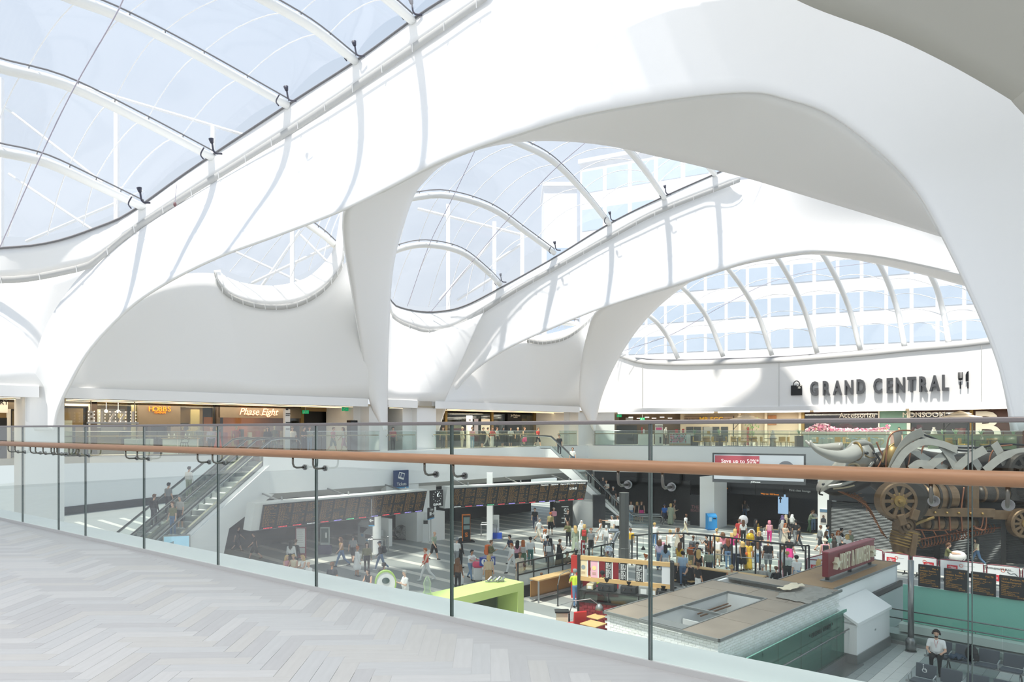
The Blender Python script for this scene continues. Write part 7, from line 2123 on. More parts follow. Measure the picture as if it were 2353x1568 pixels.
for x,y in((2029,1183),(2057,1172)):
 b=MB();b.box(-8*PXM,8*PXM,-.5,.05,-12*PXM,12*PXM,MT(Q(x,y,-2.0))@MR(.3 if x>2040 else-.3,4, 'Y'));b.bd('elbow_bracket',M_BB,bl,bevel=.05)
# barrel motor, beams, belly
def bcyl(name,x0,x1,y,r,m,dy,bands=0):
 b=MB();n_=8
 prof=[(0,0),(r*.8*PXM,0),(r*PXM,.12*(x1-x0)*PXM),(r*1.05*PXM,.5*(x1-x0)*PXM),(r*PXM,.88*(x1-x0)*PXM),(r*.8*PXM,(x1-x0)*PXM),(0,(x1-x0)*PXM)]
 Mx=MT(Q(x0,y,dy))@MR(math.pi/2,4, 'Y')
 b.lathe(prof,24,Mx);o=b.bd(name,m,bl,smooth=True)
 for k_ in range(bands):
  z=(k_+.5)/bands*(x1-x0)*PXM
  b=MB();b.lathe([(r*1.02*PXM,z-.08),(r*1.1*PXM,z-.06),(r*1.1*PXM,z+.06),(r*1.02*PXM,z+.08)],24,Mx);b.bd('band',M_BB if m is M_BD else M_BD,o)
 return o
bcyl('barrel_motor',2090,2148,1138,30,M_BB,-1.3,3);bcyl('gear_coil',2146,2162,1138,24,M_BD,-1.3,4);bcyl('belly_tank',2098,2216,1196,14,M_BB,-1.2,4);bcyl('rear_tank',2215,2290,1130,18,M_BD,-1.2,3)
def bbox(name,x0,x1,y0,y1,dy0,dy1,m,rot=0.0,parent=None):
 c=Q((x0+x1)/2,(y0+y1)/2,0);hx,hz=(x1-x0)/2*PXM,(y1-y0)/2*PXM
 b=MB();b.box(-hx,hx,dy0,dy1,-hz,hz,MT(c)@MR(rot,4, 'Y'));return b.bd(name,m,parent or bl,bevel=.03)
bbox('frame_beam',2072,2236,1160,1179,-1.9,-1.5,M_BB,.02);bbox('frame_beam',2234,2290,1166,1186,-1.8,-1.5,M_BB,.04);bbox('side_plate',2180,2206,1112,1166,-1.7,-1.5,M_BB);bbox('hip_plate',2270,2300,1105,1145,-1.6,-1.3,M_BD);bbox('engine_block',2208,2270,1112,1150,-1.2,-.6,M_BD)
for k_ in range(6):
 bball('rivet_boss',2086+k_*26,1169+k_*.6,3,3,.1,M_BGO,-1.92)
for k_ in range(4):
 bbox('louvre',2212+(k_%2)*26,2234+(k_%2)*26,1118+(k_//2)*14,1128+(k_//2)*14,-1.3,-1.15,M_BG)
btube('belly_rod',[(2080,1238),(2150,1226),(2230,1214),(2300,1206)],2,M_BC,-.8,n=6);btube('belly_rod',[(2076,1212),(2140,1214),(2230,1208)],2,M_BC,-.8,n=6);btube('drag_link',[(2052,1206),(2075,1192),(2110,1180)],[3,4,3],M_BGO,-1.9,n=8)
for k_ in range(6):
 btube('belly_strut',[(2085+k_*26,1236-k_*4),(2076+k_*26,1213)],1.6,M_BC,-.8,n=5,seg=4)
b=MB();b.tube([Q(2104+i*.62,1246-i*.14+10*math.sin(i*.55),-.7+.3*math.cos(i*.55))for i in range(260)],1.0*PXM,5);b.bd('belly_spring',M_BC,bl)
# front legs
def bleg(pre,pts,rs,m,dy,bands=0):
 o=btube(pre+'_leg',pts,rs,m,dy,n=16,seg=20)
 c=catmull(ql(pts,dy),20)
 for k_ in range(bands):
  i=2+k_*2
  r_=float(np.interp(i/20,np.linspace(0,1,len(rs)),rs))*PXM
  b=MB();p=c[i];a=(c[i+1]-c[i-1]).normalized();s_=a.orthogonal().normalized();t_=a.cross(s_)
  b.tube([p+(s_*math.cos(x)+t_*math.sin(x))*r_*1.02 for x in np.linspace(0,2*math.pi,21)[:-1]],1.8*PXM,5,closed=True);b.bd('leg_band',M_BGO if m is M_BB else M_BD,o)
 return o
bleg('front',[(2056,1206),(2052,1222),(2046,1245),(2038,1268)],[26,29,24,11],M_BB,-1.6,6)
bbox('leg_spine',2040,2052,1214,1262,-2.45,-2.2,M_BB,.12);bball('ankle_wheel',2035,1266,11,11,.35,M_BGO,-1.9)
for k_ in range(6):
 bball('ankle_stud',2035+7*math.cos(k_*1.047),1266+7*math.sin(k_*1.047),2.4,2.4,.1,M_BD,-2.22)
def hoof(px,dy,m,w_=22):
 b=MB();c=Q(px,1293,dy);k_=w_*PXM
 b.lathe([(k_*1.0,0),(k_*.98,.1),(k_*.8,.3),(k_*.5,.5),(0,.58)],18,MT((c.x,c.y,ZC)));o=b.bd('hoof',m,bl,smooth=True)
 for z in(.12,.26):
  b=MB();b.tube([(c.x+k_*(1.0-z*.6)*math.cos(a),c.y+k_*(1.0-z*.6)*math.sin(a),ZC+z)for a in np.linspace(0,2*math.pi,19)[:-1]],.05,5,closed=True);b.bd('hoof_band',M_BD,o)
hoof(2056,-1.4,M_BB)
bleg('far_front',[(2098,1190),(2106,1215),(2100,1250),(2092,1275)],[22,20,16,13],M_BD,1.6,4);hoof(2094,1.6,M_BD,20)
bleg('hind',[(2330,1110),(2345,1160),(2336,1200)],[44,40,24],M_BD,-1.0,4);bleg('hind_lower',[(2318,1205),(2352,1240),(2362,1285)],[20,22,16],M_BD,-1.2,4);hoof(2366,-1.2,M_BD,24);bleg('far_hind',[(2380,1180),(2395,1230),(2390,1285)],[24,20,14],M_BD,1.6,3);hoof(2392,1.6,M_BD,22)
bbox('shin_plate',2312,2356,1212,1244,-2.0,-1.8,M_BD,.7);bbox('shin_plate',2340,2376,1246,1268,-2.0,-1.8,M_BD,.2)
# hanging chest net
b=MB();rr=random.Random(9)
for k_ in range(9):
 x0=1912+k_*8;dy=-1.0+.25*k_
 b.tube(catmull(ql([(x0,1126+k_*1.2),(1975+k_*3,1160+rr.uniform(-8,4)),(2005+k_*3,1205),(2022+k_*2.4,1232)],dy),14),.7*PXM,4)
for k_ in range(10):
 t_=k_/9
 b.tube(catmull(ql([(1930+85*t_,1132+92*t_**1.4,-1.0),(1955+70*t_,1128+90*t_**1.4,0.2),(1985+48*t_,1124+92*t_**1.3,1.0)]),8),.6*PXM,4)
b.bd('chest_net',mat('rust_wire', '#8a5a3a',.6,.4),bl,kind='stuff')
# ================================================================ people
def capsule_mesh(caps,vox):
 b=bmesh.new()
 for a,c,ra,rb,tg in caps:
  a,c=Vector(a),Vector(c)
  d=c-a
  L=d.length
  z=d.normalized()if L>1e-6 else VV((0,0,1))
  x=z.orthogonal().normalized();y=z.cross(x)
  rings=[]
  for k in range(4):
   th=math.pi/2*k/3.5
   rings.append((a-z*ra*math.cos(th),ra*math.sin(th)if k else 0.002))
  rings.append((a,ra));rings.append((c,rb))
  for k in(3,2,1,0):
   th=math.pi/2*k/3.5
   rings.append((c+z*rb*math.cos(th),rb*math.sin(th)if k else 0.002))
  vs=[]
  for p,r in rings:
   vs.append([b.verts.new(p+(x*math.cos(t)+y*math.sin(t))*r)for t in np.linspace(0,2*math.pi,11)[:-1]])
  for r0,r1 in zip(vs,vs[1:]):
   for j in range(10):
    b.faces.new((r0[j],r0[(j+1)%10],r1[(j+1)%10],r1[j]))
  b.faces.new(list(reversed(vs[0])));b.faces.new(vs[-1])
 me=bpy.data.meshes.new('body');b.to_mesh(me);b.free()
 o=bpy.data.objects.new('body',me);C.objects.link(o)
 m=o.modifiers.new('r', 'REMESH');m.mode='VOXEL';m.voxel_size=vox
 dg=bpy.context.evaluated_depsgraph_get();dg.update()
 out_=bpy.data.meshes.new_from_object(o.evaluated_get(dg))
 bpy.data.objects.remove(o);bpy.data.meshes.remove(me)
 return out_
def V(*a):return Vector(a)
TAGS=['skin', 'top', 'bottom', 'shoe', 'eye']
BODY={}
POSES={ # legs: (thigh, knee) left, right; arms: (forward, out, elbow, inward) left, right; lean
 'stand':(((2,2),(-3,2)),((4,10,12,0),(2,10,14,0)),0), 'walk':(((24,8),(-18,24)),((-22,8,12,0),(24,8,24,0)),4), 'stroll':(((-14,22),(18,6)),((18,8,22,0),(-16,8,10,0)),3),
 'phone':(((3,3),(-2,3)),((22,10,92,34),(20,10,96,36)),3), 'fold':(((4,4),(-4,3)),((24,14,80,66),(24,14,84,66)),6), 'point':(((4,4),(-6,6)),((88,12,8,0),(4,10,12,0)),0),
 'photo':(((3,3),(-3,3)),((48,16,98,20),(48,16,98,20)),2), 'lean':(((10,6),(-8,6)),((46,12,50,20),(44,12,52,20)),16), 'sit':(((86,86),(82,84)),((22,14,62,26),(20,14,66,24)),6),
 'bag':(((4,4),(-6,6)),((6,10,14,0),(14,12,100,20)),0), 'pull':(((22,8),(-16,20)),((16,8,22,0),(-28,12,8,0)),4), 'push':(((20,8),(-16,20)),((52,10,40,8),(50,10,40,8)),10), 'up':(((4,4),(-6,6)),((120,14,40,0),(8,10,20,0)),0)}
def body(pose,sleeve,leg,stout=0):
 key=(pose,sleeve,leg,stout)
 if key in BODY:
  return BODY[key]
 (lL,lR),(aL,aR),lean=POSES[pose]
 R_=math.radians
 caps=[]
 sw=1+.16*stout
 seat=pose=='sit'
 legs=[]
 for s,(th,kn)in((-1,lL),(1,lR)):
  hip=V(s*.088*sw,0,0)
  dth=V(s*.02,-math.sin(R_(th)),-math.cos(R_(th))).normalized()
  dsh=V(0,-math.sin(R_(th-kn)),-math.cos(R_(th-kn)))
  knee=hip+dth*.43;ank=knee+dsh*.41
  legs.append((s,hip,knee,ank,th,kn))
 low=min(l[3].z for l in legs)
 pz=-low+.085
 up_=V(0,-math.sin(R_(lean)),math.cos(R_(lean)))
 base=V(0,0,pz)
 for s,hip,knee,ank,th,kn in legs:
  hip,knee,ank=hip+base,knee+base,ank+base
  t1='bottom' if leg in('trousers', 'shorts', 'flare')else('skin' if leg in('dress', 'skirt', 'gown')else 'bottom')
  t2='bottom' if leg in('trousers', 'flare')else 'skin'
  g1=.012 if t1=='bottom' else 0
  g2=(.03 if leg=='flare' else.012)if t2=='bottom' else 0
  caps.append((hip,knee,(.082+g1)*sw,.058+g1,t1))
  caps.append((knee,ank+V(0,0,.03),.054+g2,.038+g2,t2))
  caps.append((knee,knee.lerp(ank,.45)+V(0,.018,0),.05,.05,t2))
  if leg=='shorts':
   caps.append((hip,knee.lerp(hip,-.02),.1*sw,.085, 'bottom'))
  pitch=max(-.3,min(.6,R_(kn-th)*.6))if th<0 else 0
  toe=ank+V(s*.015,-.15,-.045-.06*pitch);heel=ank+V(0,.035,-.045)
  caps.append((heel,toe,.038,.032, 'shoe'));caps.append((ank,heel,.036,.036, 'shoe'))
 def T(x,y,z): # torso frame above the pelvis
  return base+V(x,y,0)+up_*z
 caps+=[(T(-.075*sw,0,.02),T(.075*sw,0,.02),.108*sw,.108*sw, 'bottom' if leg in('trousers', 'shorts', 'flare')else 'top')]
 for s in(-1,1):
  caps.append((T(s*.066*sw,0,.12),T(s*.075,-.005,.40),.100*sw,.104, 'top'))
  caps.append((T(s*.03,-.02-.05*stout,.14),T(s*.03,-.02,.38),.1*sw,.1, 'top'))
  caps.append((T(0,.01,.455),T(s*.155,.01,.44),.055,.062, 'top'))
 caps.append((T(0,.012,.46),T(0,-.008,.58),.052,.05, 'skin'))
 hc=T(0,-.02,.685)
 caps+=[(hc+V(0,.012,.03),hc+V(0,-.01,.02),.088,.08, 'skin'),(hc+V(0,-.028,-.05),hc+V(0,-.045,-.07),.056,.044, 'skin'),(hc+V(0,-.09,.0),hc+V(0,-.105,-.022),.011,.015, 'skin')]
 for s in(-1,1):
  caps.append((hc+V(s*.084,.01,.015),hc+V(s*.084,.015,-.02),.016,.012, 'skin'))
 if leg in('skirt', 'dress', 'gown'):
  zb={'skirt':.55, 'dress':.50, 'gown':.16}[leg]
  tg='bottom' if leg=='skirt' else 'top'
  if seat:
   caps.append((base+V(-.06,0,.02),base+V(-.08,-.4,.0),.13,.12,tg));caps.append((base+V(.06,0,.02),base+V(.08,-.4,.0),.13,.12,tg))
  else:
   for s in(-1,1):
    for y in(-.05,.06):
     caps.append((base+V(s*.06,0,.04),V(s*.11,y*1.6,zb),.12*sw,.12 if leg!='gown' else.13,tg))
 hands=[]
 for s,(fw,ou,el,inn)in((-1,aL),(1,aR)):
  sh=T(s*.185,.01,.435)
  d1=V(s*math.sin(R_(ou)),-math.sin(R_(fw)),-math.cos(R_(fw))).normalized()
  f2=fw+el
  d2=V(-s*math.sin(R_(inn))+s*.1,-math.sin(R_(f2)),-math.cos(R_(f2))).normalized()
  elb=sh+d1*.285;wr=elb+d2*.24
  t1='skin' if sleeve=='none' else 'top'
  if sleeve=='short':
   m_=sh.lerp(elb,.62);caps.append((sh,m_,.062,.055, 'top'));caps.append((m_,elb,.045,.04, 'skin'))
  else:
   g=.01 if t1=='top' else 0
   caps.append((sh,elb,.054+g,.041+g,t1))
  t2='top' if sleeve=='long' else 'skin'
  g=.01 if t2=='top' else 0
  caps.append((elb,wr,.04+g,.028+g*.6,t2));palm=wr+d2*.075
  caps.append((wr,palm,.026,.03, 'skin'))
  hands.append((s,palm,d2))
 me=capsule_mesh(caps,.0175)
 nv=len(me.vertices)
 co=np.empty(nv*3,dtype=np.float32);me.vertices.foreach_get('co',co);co=co.reshape(-1,3)
 ed=np.empty(len(me.edges)*2,dtype=np.int32);me.edges.foreach_get('vertices',ed);ed=ed.reshape(-1,2)
 for _ in range(3):
  acc=np.zeros_like(co);cnt_=np.zeros(nv)
  np.add.at(acc,ed[:,0],co[ed[:,1]]);np.add.at(acc,ed[:,1],co[ed[:,0]]);np.add.at(cnt_,ed[:,0],1);np.add.at(cnt_,ed[:,1],1)
  co=co*.5+acc/np.maximum(cnt_,1)[:,None]*.5
 faces=[tuple(p.vertices)for p in me.polygons]
 cen=np.array([co[list(f)].mean(axis=0)for f in faces])
 best=np.full(len(faces),1e9);bt_=np.zeros(len(faces),dtype=np.int32)
 for a,c,ra,rb,tg in caps:
  a,c=np.array(a),np.array(c);ab=c-a;L2=max(1e-9,ab@ab)
  t=np.clip(((cen-a)@ab)/L2,0,1)
  d=np.linalg.norm(cen-(a+t[:,None]*ab),axis=1)-(ra+(rb-ra)*t)
  w_=d<best;best[w_]=d[w_];bt_[w_]=TAGS.index(tg)
 mb=MB();mb.v=[Vector(p)for p in co.tolist()];mb.f=faces;mb.m=bt_.tolist()
 for s,palm,d in hands:
  sd=d.cross(V(0,0,1));sd=sd.normalized()if sd.length>.2 else V(0,1,0)
  up2=sd.cross(d).normalized()
  for k,ln in enumerate((.068,.08,.076,.058)):
   o0=palm+sd*((k-1.5)*.016)
   p1=o0+d*ln*.55+up2*-.004;p2=o0+d*ln*.85+up2*-.02*(1 if s>0 else-1)
   mb.tube([o0-d*.01,p1,p2],[.0095,.0085,.006],5,0)
  th0=palm-d*.05+sd*.024
  mb.tube([th0,th0+sd*.022+d*.025,th0+sd*.026+d*.052],[.011,.01,.007],5,0)
 for s in(-1,1):
  mb.ball(hc+V(s*.031,-.083,.012),.011,6,4)
 mb.ball(hc+V(0,-.092,-.055),(.022,.008,.006),6,4)
 o_=mb.mesh('body',[mat('skin_fair', '#d9a88c',.6)]*5,smooth=True)
 bpy.data.meshes.remove(me)
 BODY[key]=(o_,hc)
 return BODY[key]
HAIR={}
def hair_mesh(style):
 if style in HAIR:
  return HAIR[style]
 if style=='bald':
  return None
 c=[(V(0,.02,.055),V(0,.03,.02),.084,.084, 'h')]
 if style!='cap':
  c+=[(V(-.045,-.045,.085),V(.045,-.045,.085),.04,.04, 'h'),(V(-.06,.0,.06),V(-.066,.03,0),.05,.04, 'h'),(V(.06,.0,.06),V(.066,.03,0),.05,.04, 'h')]
 if style=='long':
  c+=[(V(-.055,.05,0),V(-.07,.1,-.27),.06,.045, 'h'),(V(.055,.05,0),V(.07,.1,-.27),.06,.045, 'h'),(V(0,.07,0),V(0,.12,-.33),.075,.05, 'h'),(V(-.075,.0,.03),V(-.085,.0,-.16),.03,.025, 'h'),(V(.075,.0,.03),V(.085,.0,-.16),.03,.025, 'h')]
 if style=='bob':
  c+=[(V(-.07,.02,.02),V(-.08,.02,-.1),.042,.04, 'h'),(V(.07,.02,.02),V(.08,.02,-.1),.042,.04, 'h'),(V(0,.06,0),V(0,.07,-.1),.075,.07, 'h')]
 if style=='bun':
  c+=[(V(0,.07,.09),V(0,.1,.13),.045,.05, 'h')]
 if style=='tail':
  c+=[(V(0,.1,.05),V(0,.14,.02),.035,.035, 'h'),(V(0,.13,.02),V(0,.14,-.2),.035,.018, 'h')]
 if style=='hijab':
  c+=[(V(0,.03,-.02),V(0,.04,-.14),.1,.11, 'h'),(V(-.08,.02,-.17),V(.08,.02,-.17),.09,.09, 'h'),(V(0,.08,-.12),V(0,.1,-.42),.12,.13, 'h'),(V(-.062,-.02,.0),V(-.062,-.02,-.08),.042,.042, 'h'),(V(.062,-.02,.0),V(.062,-.02,-.08),.042,.042, 'h'),(V(0,-.04,-.12),V(0,-.04,-.14),.05,.06, 'h')]
 if style in('cap', 'hat'):
  c+=[(V(0,.0,.07),V(0,.02,.08),.092,.085, 'h'),(V(-.05,-.13,.045),V(.05,-.13,.045),.014,.014, 'h'),(V(0,-.06,.05),V(0,-.13,.045),.06,.03, 'h')]
 if style=='hat':
  c+=[(V(.13*math.cos(a),.13*math.sin(a),.035),V(.13*math.cos(a+.6),.13*math.sin(a+.6),.035),.03,.03, 'h')for a in np.linspace(0,5.7,10)]
 if style=='curly':
  rr=random.Random(3)
  c+=[(V(.1*math.cos(a)*rr.uniform(.7,1),.05+.07*math.sin(a),z),V(.1*math.cos(a),.05+.09*math.sin(a),z-.06),.045,.04, 'h')for z in(.03,-.05,-.13)for a in np.linspace(-.3,math.pi+.3,6)]
 HAIR[style]=capsule_mesh(c,.016)
 HAIR[style].polygons.foreach_set('use_smooth',[True]*len(HAIR[style].polygons))
 HAIR[style].materials.append(mat('hair_dark', '#2b211c',.7))
 return HAIR[style]
COL=dict(white='#f0efec',black='#1e1e20',grey='#8d9092',dark='#3a3c42',navy='#27304a',blue='#2f6fc4',sky='#a9c2da',jeans='#5f7fa3',denim='#7f9dbb',olive='#6a6a46',sage='#a3ad97',green='#5f7f5f',teal='#4f8079',red='#c23a36',coral='#e0573f',orange='#e8702a',pink='#e0a0b0',magenta='#d43a86',yellow='#e0b43a',
 cream='#e8dcc0',beige='#cbb79a',tan='#b08a5c',brown='#6b4a34',lilac='#c3b6cf',purple='#6a5480',blonde='#d0ad70',ginger='#b0602c',auburn='#7a3f28',silver='#b9b6b0',stripe='#5a5d6a',hivis='#d8e84a',plaid='#a79a6c',floral='#d9cbb8',camo='#7f7c5a',rose='#e58fa0')
SKIN=dict(f='#dcae93',t='#c08a68',d='#6a4630',p='#e6bfa8')
def cm(kind,c):
 pat={'floral':.5, 'plaid':.55, 'camo':.45}.get(c,.06)
 return mat(kind+'_'+c,COL[c],.85,var=pat,scale=26 if pat>.1 else 5)
LABELS={}
SCHE={'short':'short', 'long':'long', 'bob':'bobbed', 'bun':'tied up', 'tail':'ponytailed', 'curly':'curly'}
LEGN={'trousers':'trousers', 'flare':'wide trousers', 'shorts':'shorts', 'skirt':'skirt', 'dress':'dress', 'gown':'long dress'}
def person(p,face,pose,sleeve,leg,top,bot,hair,hcol,where,h=1.72,skin='f',shoe='white',stout=0,group=None):
 me,hc=body(pose,sleeve,leg,stout)
 o=obj_from('person',me)
 o.location=p
 o.rotation_euler=(0,0,math.radians(face))
 s=h/1.72
 o.scale=(s,s,s)
 for i,m in enumerate((mat('skin_'+skin,SKIN[skin],.6),cm('cloth',top),cm('cloth',bot),cm('shoe',shoe),mat('eye_dark', '#2a1d1a',.4))):
  o.material_slots[i].link='OBJECT'
  o.material_slots[i].material=m
 hm=hair_mesh(hair)
 if hm:
  ho=obj_from({'hijab':'headscarf', 'cap':'cap', 'hat':'sun_hat'}.get(hair, 'hair'),hm,o)
  ho.location=hc
  ho.material_slots[0].link='OBJECT'
  ho.material_slots[0].material=cm('hair',hcol)
 who='bald person' if hair=='bald' else('person with %s %s'%(hcol,{'hijab':'headscarf', 'cap':'cap', 'hat':'sun hat'}[hair])if hair in('hijab', 'cap', 'hat')else '%s%s-haired person'%('' if hair in('short', 'bob', 'tail', 'bun')else hair+' ',hcol))
 tn={'hivis':'yellow safety vest', 'floral':'floral', 'plaid':'checked shirt', 'camo':'camouflage jacket', 'jeans':'blue denim', 'denim':'pale denim', 'stripe':'striped'}
 if leg in('dress', 'gown'):
  wear='%s %s'%(tn.get(top,top),LEGN[leg])
 else:
  wear='%s%s, %s'%(tn.get(top,top), '' if top in('hivis', 'plaid', 'camo')else ' top', 'jeans' if bot in('jeans', 'denim')and leg in('trousers', 'flare')else '%s %s'%(tn.get(bot,bot),LEGN[leg]))
 lab='%s in %s, %s'%(who,wear,where)
 if lab in LABELS:
  print('DUPLICATE LABEL',lab)
 if len(lab.split())>16:
  print('LONG LABEL',len(lab.split()),lab)
 LABELS[lab]=o
 tag(o,lab, 'person',group)
 return o
def foot(px,yh,h=1.7):
 k=h/(EYE-ZC)
 y=(yh-CY*k)/(1-k)
 return G(px,y)
